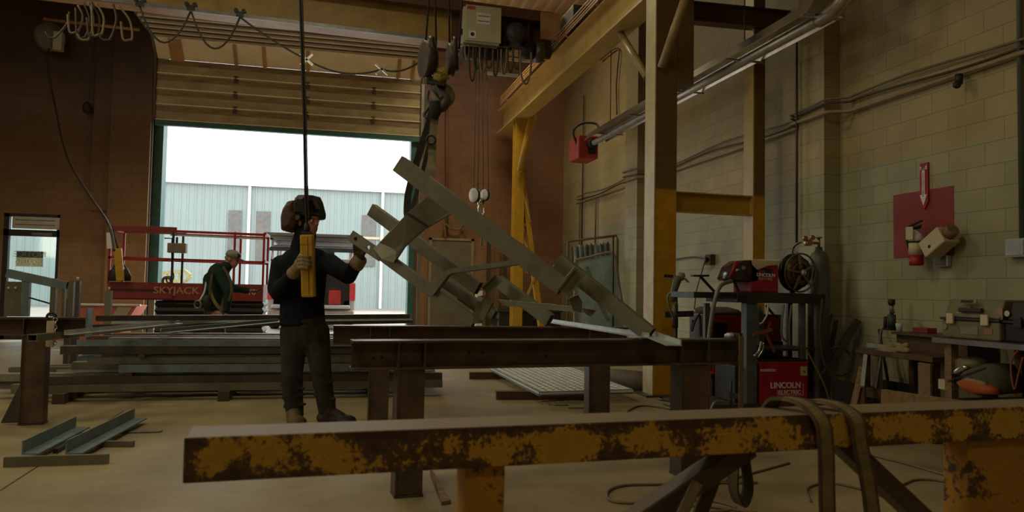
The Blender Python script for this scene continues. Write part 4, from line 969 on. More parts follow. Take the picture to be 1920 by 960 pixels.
# broad cross channel: from the lower rail up to the long stringer
xdir = fwd
c0, c1, c2 = P(722, 478, 5.62), P(772, 418, 5.35), P(838, 382, 4.95)
obj('cross_channel', MB().slab([P(701,466,5.6),P(733,431,5.5),P(763,401,5.25),P(799,425,5.2),P(758,462,5.4),P(738,492,5.5)], fwd*.012), M['olive'], fr)
obj('channel_lip', MB().slab([P(701,466,5.6),P(733,431,5.5),P(763,401,5.25),P(765,404,5.25),P(736,434,5.5),P(704,469,5.6)], fwd*.10), M['olive'], fr)
obj('channel_lip', MB().slab([P(738,492,5.5),P(758,462,5.4),P(799,425,5.2),P(796,423,5.2),P(755,459,5.4),P(735,489,5.5)], fwd*.10), M['olive'], fr)
obj('channel_end_box', MB().slab([P(762,401,5.19),P(808,362,4.98),P(850,393,4.92),P(843,402,4.94),P(801,426,5.14)], fwd*.09), M['olive'], fr, bevel=.004)
obj('channel_seam', MB().bar(P(761, 400, 5.18), P(801, 427, 5.12), .012, .02, up=fwd), M['dark'], fr)
obj('lower_sleeve', MB().slab([P(700,467,5.57),P(716,449,5.55),P(752,470,5.46),P(738,493,5.47),P(716,486,5.5)], fwd*.02), M['olive_l'], fr, bevel=.004)
# bent handrail and brackets
hr = [P(811, 552, 5.40), P(841, 512, 5.36), P(852, 508, 5.33), P(935, 497, 5.05), P(998, 488, 4.76)]
mb_ = MB()
for i in range(4): mb_.bar(hr[i], hr[i+1]+(hr[i+1]-hr[i]).normalized()*.006, .05, .034, up=Z)
obj('bent_rail', mb_, M['olive'], fr)
obj('bent_end', MB().slab([P(980,486,4.68),P(998,484,4.68),P(992,497,4.68)], fwd*.03), M['olive_l'], fr)
obj('flat_rail', MB().slab([P(934,562,5.25),P(1096,577,4.74),P(1112,588,4.70),P(940,573,5.23)], fwd*.05), M['olive_l'], fr)
obj('flat_rail_end', MB().slab([P(1088,577,4.70),P(1118,582,4.68),P(1108,594,4.68),P(1100,590,4.69)], fwd*.03), M['olive_l'], fr)
def ubr(c0_, c1_, w_px, dd, nm='step_bracket', dp=.09):
    a, c = V((c0_[0], c0_[1])), V((c1_[0], c1_[1])); dx = (c-a).normalized(); nx_ = V((-dx.y, dx.x))*w_px/2
    q = [a+nx_, c+nx_, c-nx_, a-nx_]; 
    o = obj(nm, MB().slab([P(p.x, p.y, dd+.012) for p in q], fwd*.01), M['olive_l'], fr)
    for s_ in (1, -1):
        e_ = nx_*s_*1.0; k_ = nx_*s_*.72
        obj('bracket_flange', MB().slab([P(*(a+e_), dd-.03), P(*(c+e_), dd-.03), P(*(c+k_), dd-.03), P(*(a+k_), dd-.03)], fwd*dp), M['olive'], fr)
ubr((1056, 549), (1088, 508), 26, 4.50)
ubr((909, 546), (934, 521), 20, 5.50)
obj('side_plate', MB().slab([P(885,607,5.2),P(896,556,5.2),P(908,553,5.2),P(926,570,5.2),P(905,606,5.2)], fwd*.02), M['olive'], fr)
obj('side_plate', MB().slab([P(908,560,5.16),P(924,566,5.16),P(906,602,5.16),P(898,597,5.16)], fwd*.02), M['olive_l'], fr)
obj('knee_plate', MB().slab([P(1066,560,4.62),P(1084,553,4.62),P(1092,566,4.62),P(1090,586,4.62),P(1076,584,4.62)], fwd*.05), M['olive'], fr)
obj('stub_cap', MB().slab([P(1038,496,4.72),P(1049,495,4.72),P(1047,500,4.72),P(1037,501,4.72)], fwd*.02), M['chrome'], fr)
obj('bright_tab', MB().slab([P(891,562,5.14),P(900,555,5.14),P(906,560,5.14),P(902,566,5.14)], fwd*.02), M['galv'], fr)
obj('bright_tab', MB().slab([P(899,515,5.5),P(905,509,5.5),P(906,513,5.5),P(901,518,5.5)], fwd*.01), M['chrome'], fr)
obj('rear_strut', MB().bar(P(862,556,5.55), P(930,604,5.45), .05, .05), M['olive'], fr)
# bright angle irons lying on the trestles
a, c = PZ(1020, 602, .815), PZ(1218, 634, .838)
solo('angle_iron', MB().angle(a, c, .055, .03, .006, flip=1), M['galv'], 'bright galvanised angle iron lying across both trestles under the frame', 'steel bar')
a, c = PZ(1226, 630, .838), PZ(1278, 649, .838)
solo('angle_iron', MB().angle(a, c, .075, .03, .006, flip=1), M['galv'], 'short pale angle offcut sticking out over the near trestle', 'steel bar')
solo('angle_iron', MB().angle(PZ(1004, 598, .80), PZ(1040, 600, .80), .05, .035, .006), M['dark'], 'small dark angle piece sitting on the rear trestle', 'steel bar')

# ================================================================== CRANE HOOK AND SLINGS
dh = 5.35
hk = root('hook_block', P(822, 190, dh), 'greasy crane hook block with two sheaves hanging from four wire ropes', 'hook')
ax_ = RT
M['block'] = mat('hook_block_paint', (.13,.10,.075), .5, .3, (.07,.055,.045), 15)
def sheave(px, py, R, t, dd=0, tilt=.0):
    c = P(px, py, dh+dd); return MB().lathe(c, [(.03,-t/2),(R*.5,-t/2),(R*.86,-t*.45),(R,-t*.5),(R*.93,0),(R,t*.5),(R*.86,t*.45),(R*.5,t/2),(.03,t/2)], (ax_+fwd*tilt).normalized(), 26)
obj('sheave', sheave(799, 112, .135, .05, 0, .45), M['block'], hk); obj('sheave', sheave(845, 112, .12, .045, .05, .2), M['block'], hk)
obj('cheek_plate', MB().puff([P(806,70,dh),P(816,72,dh),P(822,100,dh),P(820,140,dh),P(808,142,dh),P(806,100,dh)], .10, fwd), M['dark'], hk)
obj('cheek_plate', MB().puff([P(851,70,dh),P(858,72,dh),P(860,130,dh),P(850,134,dh)], .07, fwd), M['dark'], hk)
obj('yellow_guard', MB().puff([P(812,128,dh),P(838,126,dh),P(842,146,dh),P(828,158,dh),P(812,150,dh)], .06, fwd), chipped('guard_yellow', (.46,.33,.05), (.08,.055,.03), 14, .46), hk)
obj('crosshead', MB().bar(P(800,152,dh), P(836,156,dh), .07, .06), M['dark'], hk, bevel=.006)
hk_pts = smooth_pts([P(818,152,dh), P(816,165,dh), P(826,176,dh), P(836,186,dh), P(832,200,dh), P(820,204,dh), P(810,196,dh)], 6)
n_ = len(hk_pts); obj('hook', MB().tube(hk_pts, [.022+.014*math.sin(math.pi*i/(n_-1)) for i in range(n_)], 10), M['block'], hk)
obj('hook_disc', MB().lathe(P(831,180,dh+.05), [(.02,-.02),(.085,-.02),(.085,.02),(.02,.02)], fwd, 24), M['olive_l'], hk)
obj('safety_latch', MB().bar(P(816,160,dh-.03), P(827,182,dh-.04), .012, .02), M['chrome'], hk)
top = 5.6
for i, (px, c_) in enumerate(((797,95),(818,95),(843,92),(861,92))):
    A = P(px, c_, dh + (.02 if i < 2 else .06)); B_ = V((A.x+(-.01 if i%2 else .01), A.y, top)); px2 = PN((804,816,842,866)[i], 2, A, V((fwd.x, fwd.y, 0)).normalized())
    dirn = (px2-A); B_ = A+dirn*((top-A.z)/dirn.z)
    solo('wire_rope', MB().tube([A, B_], .0075, 6), M['cord'], 'steel wire rope running up from the crane hook block', 'cable', 'four wire ropes above the hook block')
# crane bridge above the frame that carries this hook (its underside shows only from elsewhere)
hy = P(822, 100, dh).y
nb = root('near_bridge_girder', (0, hy, 5.6), 'yellow crane girder overhead carrying the hook block', 'crane')
obj('girder_beam', MB().ibeam((LX+.02, hy, 5.85), (3.3, hy, 5.85), .3, .5, .02, .015), M['girder'], nb); nb.name = 'bridge_girder'
obj('end_truck_box', MB().box((3.3, hy-.6, 5.0), (RX+.1, hy+.6, 6.1)) if False else MB().box((3.31, hy-.2, 5.0), (3.55, hy+.2, 5.9)), M['steel'], nb)
# sling legs
def strapP(nm, pts, w_, m_, lab, cat='strap', t=.006):
    ps = smooth_pts([P(*p) for p in pts], 5); return solo(nm, MB().ribbon(ps, w_, t, RT), M[m_], lab, cat)
M['sling_dark'] = mat('sling_dark', (.035,.035,.028), .8, 0, (.02,.02,.017), 20)
M['sling_light'] = mat('sling_light', (.20,.17,.08), .8, 0, (.10,.09,.05), 18)
strapP('lifting_sling', [(818,196,5.3),(816,215,5.28),(812,250,5.24),(810,290,5.15),(806,336,4.98),(790,352,4.95)], .055, 'sling_light', 'right leg of the lifting sling, paler, going down to the long stringer')
strapP('lifting_sling', [(812,198,5.42),(806,225,5.43),(792,270,5.45),(778,315,5.48),(766,360,5.5),(763,395,5.5),(765,410,5.45)], .05, 'sling_dark', 'left leg of the lifting sling, dark, going down to the cross channel')
strapP('lifting_sling', [(816,196,5.34),(811,235,5.38),(800,290,5.4),(786,345,5.42),(772,392,5.38)], .03, 'sling_dark', 'thin middle leg of the lifting sling behind the stringer')
solo('sling_sleeve', MB().puff([P(804,188,5.26),P(826,190,5.26),P(826,214,5.26),P(818,224,5.26),P(806,222,5.26)], .05, fwd), M['sling_dark'], 'dark bunched eye of the lifting sling in the crane hook', 'strap')
solo('sling_shackle', MB().torus(P(808,262,5.16), .03, .008, fwd, 18, 8).bar(P(802,274,5.16), P(815,274,5.16), .012, .012), M['dark'], 'small shackle on the right leg of the lifting sling', 'shackle')
solo('chain_hook', MB().tube(smooth_pts([P(803,170,5.3), P(801,185,5.3), P(806,196,5.3), P(801,205,5.3), P(795,215,5.3), P(800,222,5.3)], 5), .012, 8), M['cyl_g'], 'small hook chain hanging beside the crane hook', 'hook')
# far small hook
df = 11.6
hf = root('hook_block', P(902, 370, df), 'small distant chrome hook block with two bright sheaves on thin cables', 'hook')
for px, py in ((890, 366), (910, 365)):
    sh = obj('sheave', MB().lathe(P(px, py, df), [(.02,-.03),(.11 if px<900 else .085,-.03),(.11 if px<900 else .085,.03),(.02,.03)], (RT+fwd*.9).normalized(), 22), M['white'], hf)
    obj('sheave_rim', MB().torus(P(px, py, df), .10 if px<900 else .078, .024, (RT+fwd*.9).normalized(), 22, 8), M['dark'], hf)
obj('swivel', MB().cyl(P(901,372,df), P(901,384,df), .05), M['chrome'], hf)
obj('hook', MB().tube(smooth_pts([P(900,382,df), P(898,392,df), P(902,402,df), P(908,400,df), P(908,390,df)], 5), .02, 8), M['chrome'], hf)
obj('ball', MB().ell(P(903,378,df), (.045,.045,.05)), M['dark'], hf)
for i, px in enumerate((888, 896, 906, 916)):
    A = P(px, 356, df); solo('wire_rope', MB().tube([A, P((893,899,904,912)[i], 112, GY-.45 and (P(900,110,11.0).y and 11.1))], .008, 5), M['track'], 'thin wire rope above the small distant hook', 'cable', 'thin ropes of the distant hook')
solo('hook_tail', MB().tube([P(903,402,df), P(903,462,df)], .012, 6), M['track'], 'thin cable tail hanging under the distant hook', 'cable')
# ================================================================== PENDANT CONTROL
dp_ = 5.62
pn = root('pendant_control', P(577, 558, dp_), 'long yellow crane pendant control held by the welder', 'control')
pt, pb_ = P(576, 440, dp_), P(579, 557, dp_); ud = (pt-pb_).normalized()
obj('casing', MB().bar(pb_, pt, .098, .07, up=fwd), M['pendant'], pn, bevel=.012)
obj('casing_top', MB().bar(pt, pt+ud*.022, .07, .05, up=fwd), M['dark'], pn, bevel=.004)
obj('cable_gland', MB().lathe(pt+ud*.02, [(.022,0),(.026,.02),(.016,.07)], ud), M['black'], pn)
obj('side_seam', MB().bar(pb_+RT*.012-fwd*.0365+ud*.02, pt+RT*.012-fwd*.0365-ud*.02, .003, .003, up=fwd), M['dark'], pn)
obj('top_cap_line', MB().bar(pt-ud*.075-fwd*.036, pt-ud*.07-fwd*.036, .09, .003, up=fwd), M['olive_l'], pn)
ctop = P(561, -60, dp_-.1)
cbp = smooth_pts([pt+ud*.05, P(573, 360, dp_), P(570, 220, dp_-.03), P(566, 100, dp_-.06), ctop], 8)
solo('pendant_cable', MB().tube(cbp, .0105, 8), M['black'], 'black cable hanging from the roof to the yellow pendant control', 'cable')
solo('support_wire', MB().tube([p+RT*.016+ud*.0 for p in cbp[3:]], .005, 6), M['cord'], 'thin support wire running alongside the pendant cable', 'cable')

# ================================================================== PEOPLE
def figure(name, label): 
    return root(name, V((0,0,0)), label, 'person')
# ---- welder
mD = 5.97
def Q(px, py, dd=0): return P(px, py, mD+dd)
pc = Q(578, 797); mn = root('person', V((pc.x, pc.y, 0)), 'welder in black hoodie and raised welding helmet holding the yellow pendant and the frame', 'person')
k = 1.0
# bare body: one continuous skin (head, neck, trunk, arms, legs)
bd = MB()
hc = Q(577, 416, 0)
fdir = (RT*.86-fwd*.50); fdir.z = 0; fdir.normalize(); fside = fdir.cross(Z)
HM = Matrix((fdir, -fside, Z)).transposed()
def hp_(x, y, z): return hc+HM@V((x, y, z))
bd.ell(hp_(-.012,0,.02), (.092,.074,.105), HM).ell(hp_(.035,0,-.045), (.058,.055,.068), HM).ell(hp_(.055,0,-.09), (.030,.030,.022), HM)
bd.cap(hp_(.082,0,.015), hp_(.106,0,-.022), .010, .014).ell(hp_(.078,0,.03), (.02,.05,.012), HM).ell(hp_(.082,0,-.058), (.014,.026,.008), HM).ell(hp_(.08,0,-.072), (.014,.022,.008), HM)
for s_ in (-1,1): bd.ell(hp_(.062,s_*.036,-.012), (.02,.02,.018), HM).ell(hp_(-.01,s_*.076,-.01), (.022,.010,.032), HM)
nk = Q(566, 462, .02)
bd.cap(hp_(-.02,0,-.06), nk, .055, .06)
sL, sR = Q(527, 497, .02), Q(618, 494, -.02)      # shoulders (image left / right)
bd.cap(Q(570,486,0), Q(568,560,0), .12, .115, (1.2,.8), RT).cap(Q(568,560,0), Q(569,612,0), .115,.12,(1.15,.85),RT)
eL, hL = Q(524, 548, -.10), Q(556, 503, -.30)
eR, hR = Q(653, 517, -.14), Q(675, 487, -.20)
bd.cap(sL, eL, .05, .04).cap(eL, hL, .038, .028).cap(sR, eR, .05, .04).cap(eR, hR, .038, .028)
hipL, knL, anL = Q(553, 618, .02), Q(548, 700, -.04), Q(552, 775, .03)
hipR, knR, anR = Q(592, 618, .0), Q(602, 697, -.05), Q(614, 768, -.02)
bd.cap(hipL, knL, .08, .055).cap(knL, anL, .052, .036).cap(hipR, knR, .08, .055).cap(knR, anR, .052, .036)
blob('body', bd, M['skin'], mn, .008, 3)
for s_ in (-1,1): 
    e_ = obj('eye', MB().ell(hp_(.078, s_*.032, .005), (.011,.011,.011), HM, 10, 8), M['white'], mn); obj('iris', MB().ell(hp_(.087, s_*.033, .004), (.004,.006,.006), HM, 8, 6), M['dark'], e_)
# hoodie
ho = MB()
ho.cap(Q(570,496,.0), Q(566,560,.0), .155, .15, (1.22,.80), RT).cap(Q(566,552,0), Q(567,600,0), .150, .158, (1.16,.86), RT)
ho.cap(Q(548,486,.02), Q(595,486,-.0), .085, .085, (1,1)).cap(Q(538,498,.01), Q(604,496,-.01), .09, .085)
ho.cap(sL, Q(521,540,-.06), .082, .082).cap(Q(521,540,-.06), eL, .082,.074).cap(eL, eL.lerp(hL, .5), .072, .058).cap(eL.lerp(hL,.5), eL.lerp(hL,.84), .058, .042)
ho.cap(sR, eR, .083, .068).cap(eR, eR.lerp(hR, .85), .066, .046)
ho.ell(Q(567, 606, 0), (.182,.145,.045)).ell(Q(529,518,.0), (.08,.09,.13))
ho.cap(Q(566,470,.03), Q(570,452,.03), .085, .078)
blob('hoodie', ho, M['hoodie'], mn, .011, 3)
# knitted hood / liner round the head
hd = MB().ell(hp_(-.022,0,.015), (.098,.086,.112), HM).ell(hp_(-.035,0,-.06), (.085,.082,.08), HM).cap(hp_(-.02,0,-.09), Q(567,468,.02), .085, .10)
blob('hood', hd, M['hoodie'], mn, .008, 3)
# trousers
tr = MB()
tr.cap(Q(568,600,0), Q(571,630,0), .158, .152, (1.14,.86), RT)
tr.cap(Q(551,622,.02), knL, .112, .085).cap(knL, Q(549,735,.0), .085, .080).cap(Q(549,735,0), Q(553,776,.02), .080, .070)
tr.cap(Q(592,622,.0), knR, .110, .082).cap(knR, Q(607,730,-.03), .080, .076).cap(Q(607,730,-.03), Q(613,768,-.02), .075, .070)
for (a_, c_) in (((533,745,-.04),(566,740,-.04)), ((536,762,-.03),(568,758,-.03)), ((594,742,-.07),(624,748,-.07)), ((532,722,-.06),(566,728,-.06)), ((590,722,-.08),(620,716,-.08)), ((530,700,-.08),(560,706,-.08))):
    tr.cap(Q(*a_)-(Q(*a_)-Q(*c_))*-.1, Q(*c_)-(Q(*c_)-Q(*a_))*-.12, .013, .013)
blob('trousers', tr, M['jeans'], mn, .010, 2)
# boots
def boot(ank, fwd_dir, mt_, L=.28):
    f = V(fwd_dir); f.z = 0; f.normalize(); sd = f.cross(Z); a = V((ank.x, ank.y, 0)); b_ = MB()
    b_.cap(a+Z*.20-f*.01, a+Z*.09, .062, .06).cap(a+Z*.06-f*.045, a+Z*.05+f*.13, .052, .050, (1,.95), sd).ell(a+f*.155+Z*.045, (.075,.075,.046)).cap(a+Z*.10+f*.02, a+Z*.07+f*.10, .05, .045)
    b_.box(tuple(a+V((-.03,-.03,.013))), tuple(a+V((.03,.03,.06))))
    o = blob('boot', b_, mt_, mn, .007, 3)
    so = [(-.085,-.035),(-.09,.0),(-.085,.035),(-.0,.045),(.12,.05),(.2,.038),(.235,0),(.2,-.038),(.12,-.05),(0,-.045)]
    s_ = MB(); s_.add([a+f*x+sd*y+Z*.001 for x, y in so]+[a+f*x+sd*y+Z*.026 for x, y in so], [tuple(range(10))[::-1], tuple(range(10,20))]+[(i,(i+1)%10,10+(i+1)%10,10+i) for i in range(10)])
    obj('sole', s_, M['dark'], o); return o
boot(Q(550, 780, .0), -fwd*.9+RT*.45, M['boot_tan']); boot(Q(616, 775, -.03), RT*1.0-fwd*.15, M['boot_dark'])
# gloves: palm, four unequal curled fingers and a thumb, one skin per glove
gv = MB()
pw = hL
gv.cap(eL.lerp(hL,.80), eL.lerp(hL,1.0), .050, .040)
palm = Q(561, 494, -.34); gv.cap(pw, palm, .040, .045, (1,.8), Z)
for i, (y, L) in enumerate(((481, 1.0), (488, 1.1), (495, 1.05), (502, .85))):
    a = Q(562, y, -.40); b1_ = Q(568, y-1, -.435); c1_ = Q(568+9*L, y+1, -.432); e1_ = Q(568+14*L, y+2, -.405)
    gv.cap(Q(560, 492+(y-491)*.5, -.36), a, .020, .016).cap(a, b1_, .0155, .0145).cap(b1_, c1_, .0145, .013).cap(c1_, e1_, .013, .011)
gv.cap(Q(560,486,-.36), Q(568,472,-.33), .018, .015).cap(Q(568,472,-.33), Q(578,469,-.30), .014, .012)
blob('glove', gv, M['glove'], mn, .0045, 2)
gv = MB(); gr = Q(673, 475, -.20)
gv.cap(eR.lerp(hR,.72), hR, .048, .043).cap(hR, gr, .040, .042, (1,.8), RT)
for i, (dx, L) in enumerate(((-7, .9), (-2, 1.05), (3, 1.1), (8, .95))):
    a = Q(672+dx, 468+dx*.3, -.22); b1_ = Q(672+dx, 461+dx*.5, -.215); c1_ = Q(673+dx, 454-1*L+dx*.65, -.225); e1_ = Q(674+dx, 450-2*L+dx*.65, -.25)
    gv.cap(Q(673+dx*.6, 476, -.20), a, .018, .0155).cap(a, b1_, .0155, .014).cap(b1_, c1_, .014, .0125).cap(c1_, e1_, .0125, .011)
gv.cap(Q(681,476,-.22), Q(687,468,-.28), .017, .0145).cap(Q(687,468,-.28), Q(684,461,-.33), .0145, .012)
M['glove_d'] = mat('dark_glove', (.10,.075,.045), .75, 0, (.05,.038,.024), 16)
blob('glove', gv, M['glove_d'], mn, .0045, 2)
cuff = MB().lathe(eR.lerp(hR,.62), [(.058,0),(.060,.02),(.054,.075),(.046,.09)], (hR-eR).normalized()); obj('glove_cuff', cuff, M['glove'], mn)
# welding helmet tipped up
hs = MB()
out = [(566,404),(563,384),(566,371),(572,365),(587,366),(592,376),(599,404),(598,412),(592,414),(585,405),(577,404)]
hs.puff([Q(x_, y_, 0) for x_, y_ in out], .125, fwd+RT*.45, ((-1,.62),(-.72,.93),(0,1),(.72,.93),(1,.62)), sm=False)
hl = obj('welding_helmet', hs, M['hel_dark'], mn, bevel=.008)
out = [(566,394),(563,374),(551,376),(541,392),(537,408),(538,434),(547,437),(556,434),(566,420),(571,404)]
hb2 = MB().puff([Q(x_, y_, .0) for x_, y_ in out], .12, fwd+RT*.35, ((-1,.6),(-.7,.92),(0,1),(.7,.92),(1,.6)), sm=False)
obj('helmet_rear_cover', hb2, M['hel_brown'], hl, bevel=.01)
obj('viewing_window', MB().bar(Q(588,372,-.05), Q(596,392,-.05), .10, .012, up=RT), M['black'], hl)
for dd in (-.115, .115): obj('pivot_knob', MB().lathe(hp_(-.0,0,.03)+(fwd+RT*.45).normalized()*dd, [(.02,-.012),(.024,0),(.02,.012)], (fwd+RT*.45), 14), M['dark'], hl)
obj('headband', MB().torus(hp_(-.015,0,.055), .096, .012, Z, 24, 8), M['dark'], hl)

# ---- second worker beside the lift
m2 = 10.75
def R2(px, py, dd=0): return P(px, py, m2+dd)
c0 = R2(408, 680); w2 = root('person', V((c0.x, c0.y, 0)), 'stooping worker in cap, green jacket and safety harness beside the scissor lift', 'person')
hc = R2(436, 486); fdir = V((RT.x, RT.y, 0)).normalized(); tilt = Matrix.Rotation(math.radians(18), 3, fdir.cross(Z)*-1)
fside = fdir.cross(Z); HM = tilt @ Matrix((fdir, -fside, Z)).transposed()
bd = MB()
bd.ell(hp_(-.012,0,.02), (.096,.076,.105), HM).ell(hp_(.035,0,-.045), (.060,.056,.068), HM).ell(hp_(.055,0,-.095), (.032,.032,.022), HM)
bd.cap(hp_(.084,0,.012), hp_(.112,0,-.024), .010, .015).ell(hp_(.08,0,.028), (.02,.05,.012), HM).ell(hp_(.085,0,-.06), (.014,.026,.009), HM)
for s_ in (-1,1): bd.ell(hp_(-.01,s_*.078,-.01), (.022,.010,.032), HM).ell(hp_(.062,s_*.036,-.012), (.02,.02,.018), HM)
bd.cap(hp_(-.03,0,-.05), R2(420,506), .06, .065)
sh = R2(414, 514); bd.cap(sh, R2(410,560), .12, .12, (.9,1.2), RT).cap(R2(410,560), R2(405,590), .12,.12)
e1a, h1a = R2(428, 546, -.22), R2(424, 588, -.2)
e2a, h2a = R2(434, 540, .1), R2(470, 546, .12)
bd.cap(R2(414,516,-.17), e1a, .05, .04).cap(e1a, h1a, .038, .028).cap(R2(416,516,.17), e2a, .05,.04).cap(e2a, h2a, .038,.028)
for dd, kx, ax2 in ((-.1, 414, 402), (.1, 408, 416)):
    bd.cap(R2(405,592,dd), R2(kx,640,dd), .085,.055).cap(R2(kx,640,dd), R2(ax2,674,dd), .05,.036)
blob('body', bd, M['skin'], w2, .010, 3)
for s_ in (-1,1): obj('eye', MB().ell(hp_(.082, s_*.032, .005), (.010,.010,.010), HM, 8, 6), M['dark'], w2)
jk = MB()
jk.cap(R2(410,512), R2(404,560), .15, .155, (.95,1.25), RT).cap(R2(404,555), R2(402,590), .155,.14,(.95,1.15),RT).cap(R2(398,525), R2(398,550), .13,.13)
jk.cap(R2(412,512,-.17), e1a, .085,.068).cap(e1a, h1a.lerp(e1a,.15), .066,.05).cap(R2(416,514,.17), e2a, .08,.062).cap(e2a, e2a.lerp(h2a,.85), .06,.045)
jk.cap(R2(416,508), hp_(-.03,0,-.10), .10, .075)
blob('jacket', jk, M['green'], w2, .013, 3)
tr = MB().cap(R2(402,588), R2(403,604), .15,.145,(1,1.15),RT)
for dd, kx, ax2 in ((-.1, 414, 402), (.1, 408, 416)):
    tr.cap(R2(404,600,dd), R2(kx,640,dd), .115,.085).cap(R2(kx,640,dd), R2(ax2,670,dd), .082,.07)
blob('trousers', tr, M['dark'], w2, .013, 3)
for ax2, dd in ((402,-.1),(416,.1)):
    a = R2(ax2, 676, dd); a.z = 0; f = fdir; o = blob('boot', MB().cap(a+Z*.18, a+Z*.07, .06,.055).cap(a+Z*.05-f*.04, a+Z*.045+f*.14, .05,.045), M['boot_dark'], w2, .01, 2)
def hand(wr, d1, spread, par, mt_, curl):
    h_ = MB(); d1 = d1.normalized(); sp2 = V(spread).normalized(); nn = d1.cross(sp2)
    h_.cap(wr, wr+d1*.07, .026,.036,(1,.6),sp2)
    for i, L in enumerate((.07,.08,.075,.06)):
        b_ = wr+d1*.085+sp2*(-.03+.02*i); m_ = b_+(d1+nn*curl*.4).normalized()*L*.5; e_ = m_+(d1+nn*curl).normalized()*L*.5; h_.cap(b_, m_, .010,.009).cap(m_, e_, .009,.008)
    b_ = wr+d1*.03-sp2*.03; h_.cap(b_, b_+(d1*.6-sp2*.6).normalized()*.05, .012,.009)
    return blob('hand', h_, mt_, par, .004, 2)
hand(h1a, Z*-1+fdir*.1, fdir, w2, M['skin'], .6); hand(h2a, fdir, V((-fside.x,-fside.y,0)), w2, M['glove_d'], .9)
# cap
M['cap_g'] = mat('cap_pale', (.30,.29,.22), .8, 0, (.20,.19,.14), 20)
cpm = MB().lathe(hp_(-.01,0,.045), [(.104,-.01),(.103,.03),(.085,.065),(.045,.085),(.005,.09)], HM@V((0,0,1)), 20)
cp_ = obj('cap', cpm, M['cap_g'], w2)
obj('cap_brim', MB().puff([hp_(.07,.07,.045), hp_(.15,.05,.035), hp_(.17,0,.03), hp_(.15,-.05,.035), hp_(.07,-.07,.045)], .006, HM@V((0,0,1)), ((-1,.97),(0,1),(1,.97))), M['dark'], cp_)
obj('cap_front', MB().ell(hp_(.05,0,.075), (.05,.07,.045), HM), M['dark'], cp_)
hb_ = MB().tube(smooth_pts([hp_(-.09,0,-.0), hp_(-.105,0,-.03), hp_(-.09,0,-.06)],4), .012)
obj('hair', MB().ell(hp_(-.035,0,-.0), (.08,.079,.05), HM), M['cap_g'], w2)
# harness
hn = root('x', (0,0,0)) if False else None
def hstrap(nm, pts, w_=.045, m_='strap'): return obj(nm, MB().ribbon(smooth_pts([R2(*p) for p in pts], 5), w_, .008, RT), M[m_], w2)
hstrap('harness_strap', [(418,500,-.19),(430,520,-.24),(434,545,-.30),(428,565,-.30)], .035, 'strap_d')
hstrap('harness_strap', [(394,545,-.22),(400,562,-.24),(412,578,-.24),(426,588,-.2)], .045)
hstrap('harness_strap', [(398,512,-.2),(394,540,-.24),(392,565,-.24)], .03, 'strap_d')
hstrap('back_ring', [(386,520,-.05),(390,528,-.08),(391,538,-.1)], .03, 'strap_d')
obj('harness_pouch', MB().puff([R2(380,556,-.26),R2(392,552,-.26),R2(396,572,-.26),R2(384,578,-.26)], .05, fwd), M['dark'], w2)
obj('lanyard_hook', MB().torus(R2(371,571,-.3), .055, .014, fwd+RT*.3, 20, 8), M['cord_tan'], w2)
obj('lanyard', MB().tube(smooth_pts([R2(388,520,-.05), R2(384,545,-.2), R2(378,558,-.28), R2(374,564,-.3)],5), .016), M['galv'], w2)

# ================================================================== SCISSOR LIFT
sD = 11.9
def S(px, py, dd=0): return P(px, py, sD+dd)
a, c = S(200, 600), S(493, 600); sy = (a.y+c.y)/2-0.0; sx0, sx1 = PY(200, 560, sy).x, PY(493, 560, sy).x
def zs(py, px=350): return PY(px, py, sy).z
sl = root('scissor_lift', ((sx0+sx1)/2, sy+.4, 0), 'red scissor lift with railed platform parked lowered in front of the doorway', 'lift')
zp1, zp0 = zs(531), zs(563); dep = .85
rl = M['red_lift']
obj('platform_side', MB().box((sx0, sy, zp0), (sx1, sy+.03, zp1)), rl, sl)
obj('platform_side', MB().box((sx0, sy+dep-.03, zp0), (sx1, sy+dep, zp1)), rl, sl)
obj('platform_end', MB().box((sx0, sy+.03, zp0), (sx0+.03, sy+dep-.03, zp1)), rl, sl); obj('platform_end', MB().box((sx1-.03, sy+.03, zp0), (sx1, sy+dep-.03, zp1)), rl, sl)
obj('deck', MB().box((sx0+.03, sy+.03, zp0+.04), (sx1-.03, sy+dep-.03, zp0+.08)), M['dark'], sl)
obj('slide_out_lip', MB().box((sx0, sy-.03, zp0+.02), (sx0+.95, sy-.002, (zp0+zp1)/2-.03)), rl, sl)
hp2 = obj('slot_strip', MB().box((sx0+.05, sy-.006, (zp0+zp1)/2), (sx0+.95, sy-.001, (zp0+zp1)/2+.03)), M['dark'], sl)
zr = zs(432); zm = zs(486)
w1 = sx0+(sx1-sx0)*.42
for yy in (sy+.02, sy+dep-.02):
    obj('top_rail', MB().bar((sx0, yy, zr+.0), (w1, yy, zr-.0), .05, .09 if yy < sy+.1 else .04), rl, sl, bevel=.005)
    obj('top_rail', MB().bar((w1, yy, zr-.02), (sx1, yy, zr-.03), .04, .04), M['red'], sl)
    obj('mid_rail', MB().bar((sx0, yy, zm), (sx1, yy, zm-.02), .035, .035), M['red'], sl)
    for fx in (0.005, .40, .80, .995):
        xx = sx0+(sx1-sx0)*fx; obj('rail_post', MB().bar((xx, yy, zp1-.03), (xx, yy, zr), .035, .035, V((0,1,0))), M['red'] if fx != .4 else M['dark'], sl)
for xx in (sx0, sx1):
    obj('end_rail', MB().bar((xx, sy+.02, zr-.01), (xx, sy+dep-.02, zr-.01), .04, .04), M['red'], sl); obj('end_rail', MB().bar((xx, sy+.02, zm), (xx, sy+dep-.02, zm), .03, .03), M['red'], sl)
obj('inner_rail', MB().bar((w1-.1, sy+.06, zr-.075), (sx1-.02, sy+.06, zr-.095), .03, .03), M['white'], sl)
